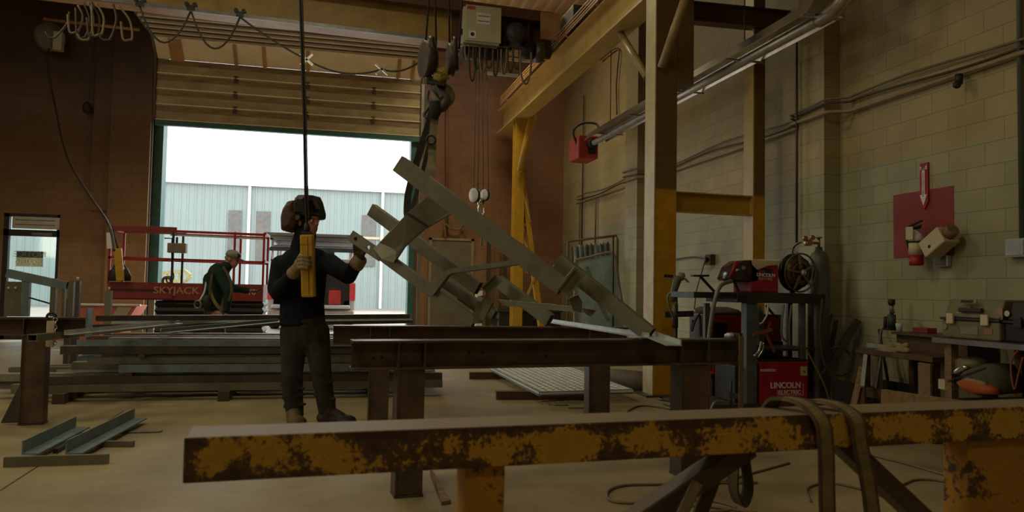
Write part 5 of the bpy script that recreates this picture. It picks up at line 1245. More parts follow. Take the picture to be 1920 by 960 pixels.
# scissor stack as dark folded bellows
bx0_, bx1_ = PY(292, 600, sy).x, PY(490, 600, sy).x; n_ = 5; zst = .30
vs = []; pr = []
for i in range(n_*2+1):
    z = zst+(zp0-.01-zst)*i/(n_*2); o_ = .035 if i % 2 else 0
    pr.append((o_, z))
ring = []
for o_, z in pr: ring.append([V((bx0_-o_, sy+.06-o_, z)), V((bx1_+o_, sy+.06-o_, z)), V((bx1_+o_, sy+dep-.06+o_, z)), V((bx0_-o_, sy+dep-.06+o_, z))])
vs = [p for r_ in ring for p in r_]
fs = [(i*4+j, i*4+(j+1)%4, (i+1)*4+(j+1)%4, (i+1)*4+j) for i in range(len(ring)-1) for j in range(4)]+[(3,2,1,0), tuple(len(ring)*4-4+j for j in range(4))]
obj('scissor_stack', MB().add(vs, fs), M['black'], sl)
obj('chassis', MB().box((bx0_-.05, sy, .12), (bx1_+.05, sy+dep, .30)), M['dark'], sl, bevel=.02)
for xx in (bx0_+.2, bx1_-.2):
    for yy in (sy+.05, sy+dep-.05): obj('wheel', MB().lathe((xx, yy-.05, .16), [(.03,0),(.14,0),(.16,.02),(.16,.08),(.14,.1),(.03,.1)], V((0,1,0))), M['tire'], sl)
tx_ = PY(332, 544, sy)
cream = M['cream']
text('lettering', 'SKYJACK', .15, (PY(331, 545, sy).x-.0, sy-.008, PY(331, 545, sy).z), (1,0,0), (0,0,1), mat('lift_letter', (.55,.25,.16), .6), sl, bold=.003, xs=1.12)
text('lettering', '10', .13, (PY(472, 548, sy).x, sy-.008, PY(472, 548, sy).z), (1,0,0), (0,0,1), M['cream'], sl, bold=.002)
text('lettering', 'SJIII 3219', .06, (PY(330, 592, sy).x-.0, sy+.015, PY(330, 592, sy).z), (1,0,0), (0,0,1), M['olive_l'], sl) if False else None
cb_ = root('lift_control_box', (PY(333, 470, sy-.06).x, sy-.06, zs(470)), 'beige control box hooked on the lift rail', 'control')
q0, q1 = PY(316, 474, sy-.08), PY(351, 457, sy-.08)
obj('box_body', MB().box((q0.x, sy-.20, q0.z), (q1.x, sy-.03, q1.z)), mat('ctrl_box', (.22,.17,.12), .5), cb_, bevel=.01)
obj('joystick', MB().cyl((q0.x+.12, sy-.1, q1.z), (q0.x+.12, sy-.1, q1.z+.10), .018), M['black'], cb_)
obj('hanger', MB().tube([(q0.x+.03, sy-.02, q1.z-.02), (q0.x+.03, sy-.02, q1.z+.08), (q0.x-.08, sy-.02, q1.z+.08)], .01, 6), M['dark'], cb_)
obj('control_cable', MB().tube(smooth_pts([(q0.x+.05, sy-.1, q0.z), PY(322, 500, sy-.1), PY(326, 520, sy-.1), PY(318, 532, sy-.1)], 6), .008, 6), M['dark'], cb_)
q = PY(313, 527, sy+.1); dg = root('coiled_strap', (q.x, q.y, zp0+.08), 'tangled bundle of straps on the lift platform', 'strap')
obj('coil', MB().torus(V((q.x, q.y, zp1+.02)), .07, .022, V((.3,1,.2)), 18, 8), M['strap'], dg); obj('loops', MB().torus(V((q.x+.03, q.y, zp1+.05)), .05, .016, V((.6,1,0)), 18, 8), M['olive'], dg)
# yellow post guard and black bag by the lift left end
q0, q1 = PY(226, 527, sy-.12), PY(221, 466, sy-.12)
yp = root('pendant_control', q0, 'yellow hanging control leaning over the left end of the lift rail', 'control')
obj('casing', MB().bar(q0, q1, .11, .08, up=V((0,1,0))), M['pendant'], yp, bevel=.012)
obj('strap_loop', MB().tube([q1, PY(214, 440, sy-.05), PY(210, 430, sy-.02)], .012, 6), M['black'], yp)
obj('label_plate', MB().bar(PY(207, 466, sy-.04), PY(206, 436, sy-.04), .10, .01, up=V((0,1,0))), M['white'], yp)
mb_ = MB().puff([PY(x_, y_, sy-.04) for x_, y_ in ((202,527),(204,508),(214,502),(228,505),(240,504),(247,518),(245,527))], .05, V((0,1,0)))
bg_ = root('tool_bag', PY(225, 527, sy-.04), 'black soft bag behind the yellow control on the lift', 'bag'); obj('bag_body', mb_, M['black'], bg_)
obj('bag_handle', MB().torus(PY(224, 505, sy-.04), .09, .012, V((0,1,0)), 16, 6), M['black'], bg_)
# red bin behind, at the wall
q0, q1 = PY(112, 600, 14.1), PY(260, 575, 14.1)
zt_, zb2 = PY(180, 573, 14.1).z, .12
bn = root('waste_bin', ((q0.x+q1.x)/2, 14.5, 0), 'faded red steel waste bin with white rim against the back wall', 'bin')
obj('bin_body', MB().prism([(q0.x+.0, zb2), (q1.x-.35, zb2), (q1.x-.03, zt_), (q0.x, zt_)], (0, 14.1, 0), (0, 14.9, 0)), M['red_bin'], bn)
bn_ = obj('rim', MB().box((q0.x+.25, 14.06, zt_), (q1.x+.03, 14.14, zt_+.03)), M['white'], bn)
obj('pale_end', MB().prism([(q1.x-.62, zb2+.05),(q1.x-.42, zb2+.05),(q1.x-.10, zt_-.02),(q1.x-.32, zt_-.02)], (0, 14.085, 0), (0, 14.098, 0)), M['notice_w'], bn)
for xx in (q0.x+.2, q1.x-.5): obj('skid', MB().box((xx, 14.1, 0), (xx+.12, 14.9, zb2)), M['dark'], bn)

# ================================================================== STEEL STOCK PILE
pile = 'steel lengths in the low pile'
tones = ['olive', 'steel', 'olive_l', 'steel', 'galv', 'olive', 'greyblue', 'steel_rust', 'olive_l']
kinds = ['square tube', 'channel', 'angle', 'flat bar']
desc = {'steel':'dark mill', 'steel_rust':'rusty brown', 'olive':'dull olive', 'greyblue':'grey-blue', 'galv':'bright grey', 'olive_l':'pale olive'}
lay_z = .09
random.seed(11)
# timber bearers under the pile
for i, xx in enumerate((-2.35, -.95, .45)):
    solo('timber_bearer', MB().box((xx-.05, 7.55, 0), (xx+.05, 9.25, .09)), M['wood_d'], ['squared timber under the left end of the steel pile','squared timber under the middle of the steel pile','squared timber under the right end of the steel pile'][i], 'timber', None)
layers = [(.09, .075, 6), (.165+.0, .07, 5), (.275, .075, 5), (.35, .06, 5), (.45, .075, 5), (.525, .06, 5)]
posn = ['lowest', 'second', 'third', 'fourth', 'fifth', 'sixth']
rown = ['front', 'second', 'third', 'fourth', 'rear', 'hindmost']
cnt = 0
prev_top = .09
z = .09
for li, (z_, h_, n_) in enumerate(layers):
    if li in (2, 4):
        for i, xx in enumerate((-1.9+.05*li, .1+.05*li)):
            solo('spacer_bar', MB().bar((xx, 7.66, z+.0151), (xx, 9.1, z+.0151), .05, .03), M['steel_rust'], ('flat spacer bar crosswise at the %s side of the pile, %s level' % (['left','right'][i], {2:'lower',4:'upper'}[li])), 'steel bar')
        z += .0305
    for j in range(n_):
        Y = 7.72+j*.27+random.uniform(-.03,.03)
        Lm = 4.2 if li < 2 else 3.1
        x0 = (-3.0+random.uniform(-.12,.5)) if li < 2 else (-2.15+random.uniform(-.25,.3)); x1 = x0+Lm*random.uniform(.82,1.0)+(.2 if j else 0)
        if j == 0 and li in (0, 2, 4): x1 = max(x1, .8)
        x1 = min(x1, 1.15)
        tn = tones[(li*3+j*5) % len(tones)]; kd = (li+j*2) % 3; rot = random.uniform(-.03, .03)
        w_ = random.choice((.08,.1,.12)); p0, p1 = V((x0, Y-rot*(x1-x0)/2, z+.0003)), V((x1, Y+rot*(x1-x0)/2, z+.0003))
        m_ = MB()
        if kd == 0: m_.hollow(p0+Z*h_/2, p1+Z*h_/2, w_, h_-.001, .005)
        elif kd == 1: m_.channel(p0+Z*h_/2+V((0,-w_/2,0)), p1+Z*h_/2+V((0,-w_/2,0)), w_, h_-.001, .007, flip=-1)
        else: m_.angle(p0+V((0,-w_/2,0)), p1+V((0,-w_/2,0)), w_, h_-.001, .007, flip=-1)
        nm = ['steel_tube','steel_channel','steel_angle'][kd]
        solo(nm, m_, M[tn], '%s steel %s, %s layer from the floor, %s row of the pile' % (desc[tn], ['box tube','channel','angle'][kd], posn[li], rown[j]), 'steel bar', pile)
    z += h_+.0008
zt_ = z
# loose bars slung across the top, skewed to the left
tops = [((105,618),(772,606),.0,.05,'steel'),((215,607),(770,600),.03,.05,'galv'),((60,640),(420,600),.0,.07,'olive'),((120,628),(330,607),.035,.05,'galv'),((180,602),(765,597),.0,.05,'steel'),((300,625),(520,604),.03,.04,'greyblue')]
zz = zt_+.003
tl_ = ['long dark bar lying foremost on top of the pile','long bright bar along the top of the pile','wide olive bar sticking out skewed to the left of the pile','short bright bar skewed over the left end of the pile','long thin dark bar at the back of the pile top','short grey-blue bar slanting across the middle of the pile top']
for i, (a_, c_, dz, h_, tn) in enumerate(tops):
    p0, p1 = PZ(*a_, zz), PZ(*c_, zz)
    solo('steel_angle' if i % 2 else 'steel_tube', (MB().angle(p0, p1, .07, h_*.7, .007) if i % 2 else MB().hollow(p0+Z*.025, p1+Z*.025, .07, .05, .005)), M[tn], tl_[i], 'steel bar')
    zz += .0515 if i % 2 == 0 else .037
    zz = zz if i < 5 else zz
for i, (a_, c_, z0_, z1_, h_, tn, lab) in enumerate((((130,655),(262,640),.40,.50,.06,'olive','thick olive bar end jutting left from the pile, sloping down'),((150,672),(300,655),.30,.40,.05,'greyblue','grey-blue bar end jutting left from the pile below the olive one'),((168,693),(262,676),.18,.27,.05,'steel','dark bar end jutting left low on the pile'))):
    q0, q1 = PZ(*a_, z0_), PZ(*c_, z1_); solo('steel_tube', MB().hollow(q0, q1+(q1-q0)*.35, .09, h_, .006), M[tn], lab, 'steel bar')
for i, (px, py, zz_) in enumerate(((372,640,.50),(420,650,.42),(505,638,.52),(345,684,.22),(600,640,.5),(440,700,.12))):
    q = PZ(px, py, zz_); solo('steel_offcut', MB().angle(q+V((0,-.12,0)), q+V((.24,-.16,.0)), .05, .05, .006), M[['galv','greyblue','olive_l','steel','galv','greyblue'][i]], ['bright angle offcut poking out high on the pile front','grey-blue offcut poking out mid pile','pale offcut poking out near the pile top beside the welder','dark offcut low on the pile front, left half','bright offcut just behind the welder on the pile','grey-blue offcut at the bottom of the pile front'][i], 'offcut')
# upright stand posts by the pile
up_ = [(119,128,560,693,'slim dark post left of the pile, leftmost of the uprights'),(132,143,527,705,'dark post left of the pile, second upright'),(193,204,545,678,'olive post at the left of the pile, in front of the lift'),(277,287,545,640,'olive post standing before the lift between pile and doorway')]
for i, (x0, x1, t_, b_, lab) in enumerate(up_):
    q = PZ((x0+x1)/2, b_, 0); dq = (q-CAM).dot(fwd)
    w_ = (x1-x0)*dq/F; tp = P((x0+x1)/2, t_, dq)
    r_ = root('rack_post', (q.x, q.y, 0), lab, 'post'); obj('upright', MB().bar((q.x, q.y, .011), (q.x, q.y, tp.z), w_, w_, V((0,1,0))), M['olive' if i > 1 else 'steel'], r_); obj('foot_plate', MB().box((q.x-w_, q.y-w_, 0), (q.x+w_, q.y+w_, .01)), M['steel'], r_)
    obj('top_pin', MB().cyl((q.x, q.y, tp.z), (q.x, q.y, tp.z+.05), .012), M['galv'], r_)
# low stuff left of the pile
solo('timber_block', MB().box(tuple(PZ(15, 708, 0)), tuple(PZ(15, 708, 0)+V((.85,.16,.11)))), M['wood'], 'reddish timber block on the floor behind the left trestle', 'timber')
solo('timber_block', MB().box(tuple(PZ(205, 707, 0)), tuple(PZ(205, 707, 0)+V((.95,.14,.10)))), M['wood'], 'longer reddish timber on the floor beside the pile', 'timber')
q = PZ(168, 708, 0); solo('steel_stub', MB().ibeam(q, q+Z*.32, .14, .12, .01, .01, up=V((0,1,0))).box(tuple(q+V((-.28,-.05,.32))), tuple(q+V((.12,.07,.37)))), M['greyblue'], 'dark T-shaped stub stand at the left end of the pile', 'stand')
solo('steel_angle', MB().angle(PZ(150, 660, .3), PZ(240, 640, .42), .09, .07, .008), M['steel'], 'short dark angle resting at the left end of the pile', 'steel bar') if False else None

# ---- frame standing on the left trestle
fl = root('railing_section', V((A3.x+1.2, A3.y+.1, .82)), 'grey-blue and olive tube frame standing on the left trestle', 'steel frame')
def onb(px, t, dd=0): 
    q = PN(px, t, A3+off3+V((0,dd,0)), n3); return q
zb3 = .8285
obj('sloping_tube', MB().hollow(onb(14, 512), onb(126, 536), .06, .065, .005), M['greyblue'], fl)
for x0, x1, t_, mm in ((12,42,528,'olive'),(43,58,515,'greyblue'),(97,107,522,'olive'),(118,124,530,'olive'),(130,140,528,'olive')):
    q0, q1 = onb(x0, t_), onb(x1, t_); c_ = (q0+q1)/2
    obj('frame_post', MB().bar(V((c_.x, c_.y, zb3)), V((c_.x, c_.y, c_.z)), (q1-q0).length, .05, up=n3), M[mm], fl)
obj('wire_stay', MB().cyl(onb(10, 545), onb(100, 571), .006), M['dark'], fl)
for px in (23, 36): q = onb(px, 539)-fwd*.04; obj('bolt_head', MB().cyl(q, q+n3*.01, .008), M['white'], fl)
solo('flat_bar', MB().box((onb(110,597).x, A3.y-.0, .8225), (onb(195,597).x+.05, A3.y+.12, .832)), M['galv'], 'flat steel strip lying on the right end of the left trestle', 'steel bar') if False else None
q = PN(158, 600, A3, n3); solo('end_plate', MB().box(tuple(V((q.x+.012, q.y-.01, .67))), tuple(V((q.x+.024, q.y+.13, .90)))), M['greyblue'], 'grey-blue plate standing at the end of the left trestle', 'plate')

# ---- loose angles on the floor
fa = [((98,848),(345,806) ,'angle',.11,.085,'greyblue','left one of two parallel grey angle irons on the floor'),
      ((330,850),(602,800),'angle',.11,.085,'greyblue','right one of two parallel grey angle irons on the floor')]
solo('angle_iron', MB().angle(PZ(40,853,.035), PZ(140,803,.035), .10, .085, .009, flip=1), M['greyblue'], 'left one of the two long grey angle irons lying on the floor', 'steel bar')
solo('angle_iron', MB().angle(PZ(122,852,.035), PZ(250,786,.035), .10, .085, .009, flip=1), M['greyblue'], 'right one of the two long grey angle irons lying on the floor', 'steel bar')
solo('flat_bar', MB().bar(PZ(8,866,.03), PZ(204,860,.03), .03, .058), M['olive'], 'long olive bar nearest on the floor below the angle irons', 'steel bar')
solo('flat_bar', MB().bar(PZ(184,832,.02), PZ(251,832,.02), .03, .038), M['olive'], 'short olive bar under the right angle iron', 'steel bar')
solo('flat_bar', MB().bar(PZ(104,814,.006), PZ(303,808,.006), .07, .008), M['olive'], 'thin flat strip on the floor behind the angle irons', 'steel bar')
solo('steel_offcut', MB().bar(PZ(104,846,.015), PZ(136,828,.015), .03, .028), M['dark'], 'small dark offcut between the two angle irons', 'steel bar')
solo('steel_plate', MB().add([PZ(806,893,.0)+V((0,0,.001)), PZ(828,948,.0)+V((0,0,.001)), PZ(845,945,0)+V((0,0,.001)), PZ(806,893,0)+V((0,0,.06)), PZ(828,948,0)+V((0,0,.02)), PZ(845,945,0)+V((0,0,.02))], [(0,1,2),(5,4,3),(0,3,4,1),(1,4,5,2),(2,5,3,0)]), M['wood'], 'small wedge of wood on the floor by the near trestle leg', 'wedge')

# ================================================================== GRATING ON TIMBERS
zg = .11
c00, c10, c11, c01 = PZ(1012, 738, zg), PZ(1186, 733, zg), PZ(1065, 688, zg), PZ(918, 690, zg)
gt_ = root('steel_grating', V((c00.x, c00.y, zg-.03)), 'pale steel bar grating panel lying on timbers on the floor', 'grating')
gb = MB(); NN, MM_ = 20, 13
for i in range(NN+1):
    t_ = i/NN; gb.bar(c00.lerp(c01, t_), c10.lerp(c11, t_)+Z*0, .034, .02)
for i in range(MM_+1):
    t_ = i/MM_; gb.bar(c00.lerp(c10, t_)+Z*.004, c01.lerp(c11, t_)+Z*.004, .020, .015)
obj('bar_grid', gb, mat('grating_bars', (.80,.82,.80), .5, 0, (.70,.72,.70), 6), gt_)
for a, c in ((c00,c01),(c00,c10),(c10,c11),(c01,c11)): obj('edge_bar', MB().bar(a-Z*.004, c-Z*.004, .014, .045), M['greyblue'], gt_)
solo('timber_bearer', MB().bar(PZ(930,741,.042), PZ(1105,741,.042), .09, .083), M['wood_d'], 'timber under the near edge of the steel grating', 'timber')
solo('timber_bearer', MB().bar(PZ(880,704,.042), PZ(1000,704,.042), .09, .083), M['wood_d'], 'timber sticking out left under the far edge of the grating', 'timber')
for i, (a, c) in enumerate((((1015,753),(1060,750)),((1040,760),(1066,760)),((1066,765),(1096,765)))):
    solo('welding_rod', MB().cyl(PZ(*a, .004), PZ(*c, .004), .004), M['dark'], ['longest thin dark rod on the floor before the grating','middle thin rod on the floor before the grating','nearest thin rod on the floor before the grating'][i], 'rod')
# floor joint lines
solo('floor_joint', MB().bar(PZ(0,920,.0012), PZ(232,770,.0012), .008, .002), M['wood_d'], 'thin dark joint line in the concrete floor at the left', 'joint')['kind'] = 'structure'
# ================================================================== WELDING CART AND STATION
YF, YBk = 6.2, 6.8
cx0, cx1 = PY(1303, 560, YF).x, PY(1548, 560, YF).x
tz_ = PY(1430, 549, YF).z; tb0 = PY(1430, 568, YF).z
M['tabletop'] = mat('cart_top', (.05,.05,.048), .5, .3, (.025,.025,.024), 6)
M['post_lt'] = mat('cart_post', (.15,.165,.165), .45, .3, (.09,.10,.10), 5)
ct = root('welding_cart', ((cx0+cx1)/2, (YF+YBk)/2, 0), 'dark steel welding cart with grey posts and a loaded flat top', 'cart')
mx = PY(1383, 560, YF).x
obj('table_top', MB().box((mx, YF, tb0), (cx1, YBk, tz_)), M['tabletop'], ct, bevel=.004)
obj('table_top_extension', MB().box((cx0, YF+.02, (tb0+tz_)/2-.01), (mx-.002, YBk-.1, tz_-.002)), M['tabletop'], ct, bevel=.004)
def zy(py, Y=YF, px=1430): return PY(px, py, Y).z
def cpost(px0, px1, Y, z0, z1, m_='post_lt'):
    a, c = PY(px0, 650, Y).x, PY(px1, 650, Y).x
    obj('post', MB().box((a, Y, z0), (c, Y+(c-a)*.9, z1)), M[m_], ct, bevel=.004)
cpost(1400, 1420, YF+.02, .09, tb0-.001); cpost(1502, 1511, YF+.05, .09, tb0-.001); cpost(1530, 1537, YF+.05, .09, tb0-.001); cpost(1478, 1486, YBk-.1, .09, tb0-.001, 'steel')
cpost(1322, 1331, YF+.05, .09, tb0-.01, 'steel')
obj('lower_shelf', MB().box((cx0+.02, YF+.02, .05), (cx1-.02, YBk-.02, .088)), M['steel'], ct)
s_z = zy(655); obj('middle_shelf', MB().box((PY(1420,650,YF).x, YF+.06, s_z-.02), (cx1-.02, YBk-.06, s_z)), M['tabletop'], ct)
for xx in (cx0+.1, cx1-.1):
    for yy in (YF+.08, YBk-.08): obj('caster', MB().cyl((xx-.015, yy, .025), (xx+.015, yy, .025), .0249), M['tire'], ct)
def welder(nm, px0, px1, py0, py1, Y, dpth, lab, txt=True, topm='dark'):
    a, c = PY(px0, 600, Y).x, PY(px1, 600, Y).x; z1, z0 = PY((px0+px1)/2, py0, Y).z, PY((px0+px1)/2, py1, Y).z
    r_ = root(nm, ((a+c)/2, Y+dpth/2, z0), lab, 'welder')
    obj('housing', MB().box((a, Y, z0), (c, Y+dpth, z1-.02)), M['red'], r_, bevel=.01)
    obj('lid', MB().box((a+.002, Y+.002, z1-.019), (c-.002, Y+dpth-.002, z1)), M[topm], r_, bevel=.005)
    return r_, a, c, z0, z1
w1, a, c, z0, z1 = welder('welding_machine', 1425, 1515, 674, 776, YF+.03, .45, 'red welding power source with white lettering on the cart bottom shelf')
hh = z1-z0; ww = c-a
fp = obj('front_panel', MB().box((a-.08, YF+.06, z0+.02), (a-.002, YF+.44, z1-.03)), M['dark'], w1, bevel=.008)
for k_ in range(3): obj('knob', MB().cyl((a-.082, YF+.14+.1*k_, z1-.15-.08*(k_%2)), (a-.105, YF+.14+.1*k_, z1-.15-.08*(k_%2)), .02), M['dark'], fp)
ty_ = YF+.0285
text('lettering', 'LINCOLN', .075, (a+ww*.53, ty_, z0+hh*.52), (1,0,0), Z, M['white'], w1, bold=.002, xs=1.0)
text('lettering', 'ELECTRIC', .055, (a+ww*.62, ty_, z0+hh*.39), (1,0,0), Z, M['white'], w1, bold=.001)
lx0, lx1, lz0, lz1 = a+ww*.36, a+ww*.90, z0+hh*.335, z0+hh*.44
obj('logo_outline', MB().box((lx0, ty_, lz0), (lx1, ty_+.001, lz0+.003)).box((lx0, ty_, lz0), (lx0+.003, ty_+.001, lz1)).box((lx1-.003, ty_, lz0), (lx1, ty_+.001, lz1+.06)), M['white'], w1)
text('lettering', 'POWERTEC', .032, (a+ww*.17, ty_, z0+hh*.80), (1,0,0), Z, M['white'], w1, bold=.001)
obj('sticker', MB().box((a+ww*.84, ty_, z0+hh*.70), (a+ww*.98, ty_+.001, z0+hh*.87)), M['cream'], w1); text('lettering', '14', .035, (a+ww*.91, ty_-.001, z0+hh*.77), (1,0,0), Z, M['dark'], w1)
# dark control front between post and clamp, with red indicator
q0, q1 = PY(1378, 770, YF+.12), PY(1399, 690, YF+.12)
cf = root('control_unit', (q0.x, q0.y, .089), 'dark control unit with a red indicator lamp on the cart lower shelf', 'control unit')
obj('unit_body', MB().box((q0.x, YF+.12, .089), (q1.x+.02, YF+.5, PY(1390,686,YF+.12).z)), M['dark'], cf, bevel=.008)
q = PY(1394, 696, YF+.11); M['led'] = mat('led_red', (1,.1,.12), .3, emit=1.2); obj('indicator_lamp', MB().ell(q, (.014,.008,.014)), M['led'], cf)
for px, py in ((1388,712),(1396,722),(1390,740)): q = PY(px, py, YF+.115); obj('knob', MB().cyl(q, q-V((0,.02,0)), .012), M['track'], cf)
# second red machine further back
w2_, a, c, z0, z1 = welder('welding_machine', 1337, 1398, 587, 702, 6.95, .5, 'second red welding machine standing behind the cart, beside the yellow column')
obj('dark_vent', MB().box((a+.0, 6.945, z0+.22), (a+(c-a)*.42, 6.95, z1-.10)), M['black'], w2_)
obj('dark_side_sheet', MB().box((a-.012, 6.96, z0+.04), (a-.001, 7.44, z1-.03)), M['black'], w2_)  # black sheet added to darken the side lit from the doorway
obj('top_cloth', MB().puff([V((a-.05,7.0,z1+.001)),V((c,7.0,z1+.001)),V((c+.02,7.3,z1+.03)),V((a,7.35,z1+.03))], .03, Z, ((-1,.97),(0,1),(1,.8))), M['cloth'], w2_)
sb = root('machine_stand', ((a+c)/2, 7.2, 0), 'low dark wheeled stand under the second red machine', 'stand')
obj('stand_frame', MB().box((a, 6.98, z0-.05), (c, 7.42, z0-.001)), M['dark'], sb)
for xx in (a+.03, c-.03):
    for yy in (7.0, 7.4): obj('leg', MB().box((xx-.02, yy-.02, 0), (xx+.02, yy+.02, z0-.05)), M['dark'], sb)
w3_, a3_, c3_, z03, z13 = welder('welding_machine', 1428, 1466, 590, 640, 7.05, .35, 'red machine housing glimpsed between the cart posts')
sb = root('machine_stand', ((a3_+c3_)/2, 7.2, 0), 'dark cabinet under the red housing behind the cart posts', 'cabinet'); obj('cabinet_body', MB().box((a3_-.02, 7.06, 0), (c3_+.02, 7.42, z03-.001)), M['dark'], sb); obj('cabinet_door', MB().box((a3_, 7.05, .1), (c3_, 7.058, z03-.1)), M['tabletop'], sb)
# wire feeder on the table top
Yw = 6.28
def W_(px, py, dd=0): return PY(px, py, Yw+dd)
wf = root('wire_feeder', W_(1435, 549), 'red and black wire feeder with clear cover on the cart top', 'welder')
b0, b1_ = W_(1408, 548), W_(1460, 494); 
zt2 = tz_+.004
obj('case', MB().prism([(0,zt2),(b1_.x-b0.x,zt2-.0),(b1_.x-b0.x,W_(1460,496).z),(b1_.x-b0.x-.1,W_(1444,504).z-.02),(0,W_(1408,490).z)], (b0.x, Yw, 0), (b0.x, Yw+.32, 0)) if False else MB().prism([(b0.x,zt2),(b1_.x,zt2),(b1_.x,W_(1460,497).z),(b0.x,W_(1408,491).z)][::-1], (0, Yw, 0), (0, Yw+.32, 0)), M['red'], wf, bevel=.01)
obj('paper_cover', MB().add([W_(1409,489,-.01)+Z*.005, W_(1462,489,-.01), W_(1460,497,-.01), W_(1440,498,-.02), W_(1420,506,-.02), W_(1410,496,-.02), W_(1412,486,.3), W_(1462,486,.3)], [(0,1,2,3,4,5),(0,6,7,1)]), M['cream'], wf)
obj('name_plate', MB().puff([W_(1423,512,-.004),W_(1430,503,-.004),W_(1449,505,-.004),W_(1446,515,-.004),W_(1426,517,-.004)], .003, V((0,1,0)), ((-1,1),(1,1))), M['dark'], wf)
text('lettering', 'LINCOLN', .045, W_(1436,516,-.009), (1,0,-.03), Z, M['white'], wf, bold=.001)
text('lettering', 'ELECTRIC', .035, W_(1436,523,-.009), (1,0,-.03), Z, M['cream'], wf)
o_ = [(1357,522),(1366,500),(1380,489),(1407,488),(1408,527),(1400,530),(1360,526)]
obj('clear_cover', MB().puff([W_(x_, y_, .14) for x_, y_ in o_], .14, V((0,1,0)), ((-1,.92),(-.9,1),(.9,1),(1,.92))), mat('smoke_cover', (.05,.028,.024), .18), wf)
obj('cover_stripe', MB().puff([W_(x_, y_, -.005) for x_, y_ in ((1378,490),(1386,489),(1376,512),(1370,522),(1366,521),(1372,506))], .004, V((0,1,0)), ((-1,1),(1,1))), M['red'], wf)
obj('drive_knob', MB().cyl(W_(1394,502,-.004), W_(1394,502,-.03), .018), M['track'], wf)
obj('feeder_leg', MB().bar(W_(1376,527,.05), V((W_(1390,548).x, Yw+.05, zt2+.005)), .02, .02), M['black'], wf)
obj('base_mat', MB().box((b0.x-.02, Yw-.04, tz_+.0005), (b1_.x+.25, Yw+.36, tz_+.0035)), M['wood_d'], wf)
# arm rest
q0, q1, q2 = PY(1297,517,6.35), PY(1327,517,6.35), PY(1339,548,6.35)
ar = root('arm_rest', V((q2.x, 6.35, tz_)), 'small black T-shaped rest sticking up at the left end of the cart top', 'stand')
obj('pad', MB().bar(q0, q1, .07, .018), M['black'], ar, bevel=.005); obj('arm', MB().bar(q0.lerp(q1,.5), V((q2.x, 6.35, tz_+.004)), .02, .02), M['black'], ar)
# spool
sc_ = W_(1494, 511, .12)
spw = root('wire_spool', V((sc_.x, sc_.y, tz_)), 'large round wire spool and bracket on the cart top beside the feeder', 'spool')
br0 = mat('worn_brass', (.32,.24,.13), .4, .5)
ax2 = V((-.12,1,.05)).normalized()
rr = .185
obj('flange', MB().torus(sc_-ax2*.05, rr, .009, ax2, 34, 8).torus(sc_-ax2*.05, rr*.5, .008, ax2, 26, 8), M['cyl_g'], spw); obj('flange', MB().lathe(sc_, [(.03,.055),(rr,.05),(rr,.04),(rr*.5,.04)], ax2, 30), M['dark'], spw)
obj('wire_wrap', MB().lathe(sc_, [(rr*.5,-.038),(rr*.82,-.036),(rr*.82,.036),(rr*.5,.038)], ax2, 30), mat('copper_wire', (.24,.13,.06), .35, .8), spw)
for k_ in range(5):
    t_ = k_*2*math.pi/5+.3; e1_ = ax2.orthogonal().normalized(); e2_ = ax2.cross(e1_); dv = e1_*math.cos(t_)+e2_*math.sin(t_)
    obj('spoke', MB().bar(sc_-ax2*.06+dv*.03, sc_-ax2*.06+dv*rr*.95, .018, .012, up=ax2), br0, spw)
obj('hub', MB().cyl(sc_-ax2*.085, sc_+ax2*.07, .03), M['dark'], spw); obj('hub_nut', MB().lathe(sc_-ax2*.095, [(.02,-.02),(.035,0),(.02,.012)], ax2, 8), M['galv'], spw)
obj('stand_bracket', MB().bar(V((sc_.x, sc_.y+.075, tz_+.001)), sc_+V((0,.075,0)), .05, .02, up=V((0,1,0))), M['dark'], spw)
for k_ in range(2): obj('loose_wire', MB().tube(smooth_pts([sc_+V((.02,-.02,rr*.98)), sc_+V((-.1,-.02,rr+.05-.03*k_)), sc_+V((-.17-.02*k_,-.03,rr-.02)), sc_+V((-.19,-.02,.02))], 6), .003, 5), M['galv'], spw)
# gas cylinder
gx = PY(1536, 600, 6.98); gr2 = .104
gcx, gcy = 4.725, 6.50
gc = root('gas_cylinder', (gcx, gcy, 0), 'tall grey-green gas cylinder with regulator standing by the block wall', 'cylinder')
zsh = PY(1536, 490, 6.5).z; ztp = PY(1536, 470, 6.5).z
obj('cylinder_body', MB().lathe((gcx, gcy, 0), [(gr2*.9,0),(gr2,.02),(gr2,zsh-.05),(gr2*.93,zsh+.02),(gr2*.7,zsh+.075),(gr2*.38,zsh+.105),(gr2*.3,ztp+.02)], n=32), M['cyl_g'], gc)
obj('collar', MB().cyl((gcx, gcy, ztp), (gcx, gcy, ztp+.035), .035), M['steel'], gc)
br_ = mat('brass', (.50,.34,.14), .35, .85); 
vz = ztp+.075
obj('valve', MB().cyl((gcx, gcy, ztp+.03), (gcx, gcy, vz+.05), .014), br_, gc); obj('valve_wheel', MB().torus((gcx, gcy, vz+.055), .028, .008, Z, 16, 6), br_, gc)
rg = obj('regulator', MB().cyl((gcx, gcy, vz), (gcx-.16, gcy, vz-.0), .013).cyl((gcx-.12, gcy-.03, vz), (gcx-.12, gcy+.03, vz), .032), br_, gc)
for dx, dz in ((-.09,.05),(-.17,.04)): obj('gauge', MB().lathe((gcx+dx, gcy-.02, vz+dz), [(.024,-.015),(.028,0),(.024,.015)], V((0,1,0)), 18), br_, rg)
obj('gas_line', MB().tube(smooth_pts([V((gcx-.2, gcy, vz-.0)), V((gcx-.27, gcy-.05, vz-.02)), V((gcx-.36, gcy-.1, vz-.08)), V((gcx-.38, gcy-.12, vz-.25))], 6), .008, 6), M['black'], rg)
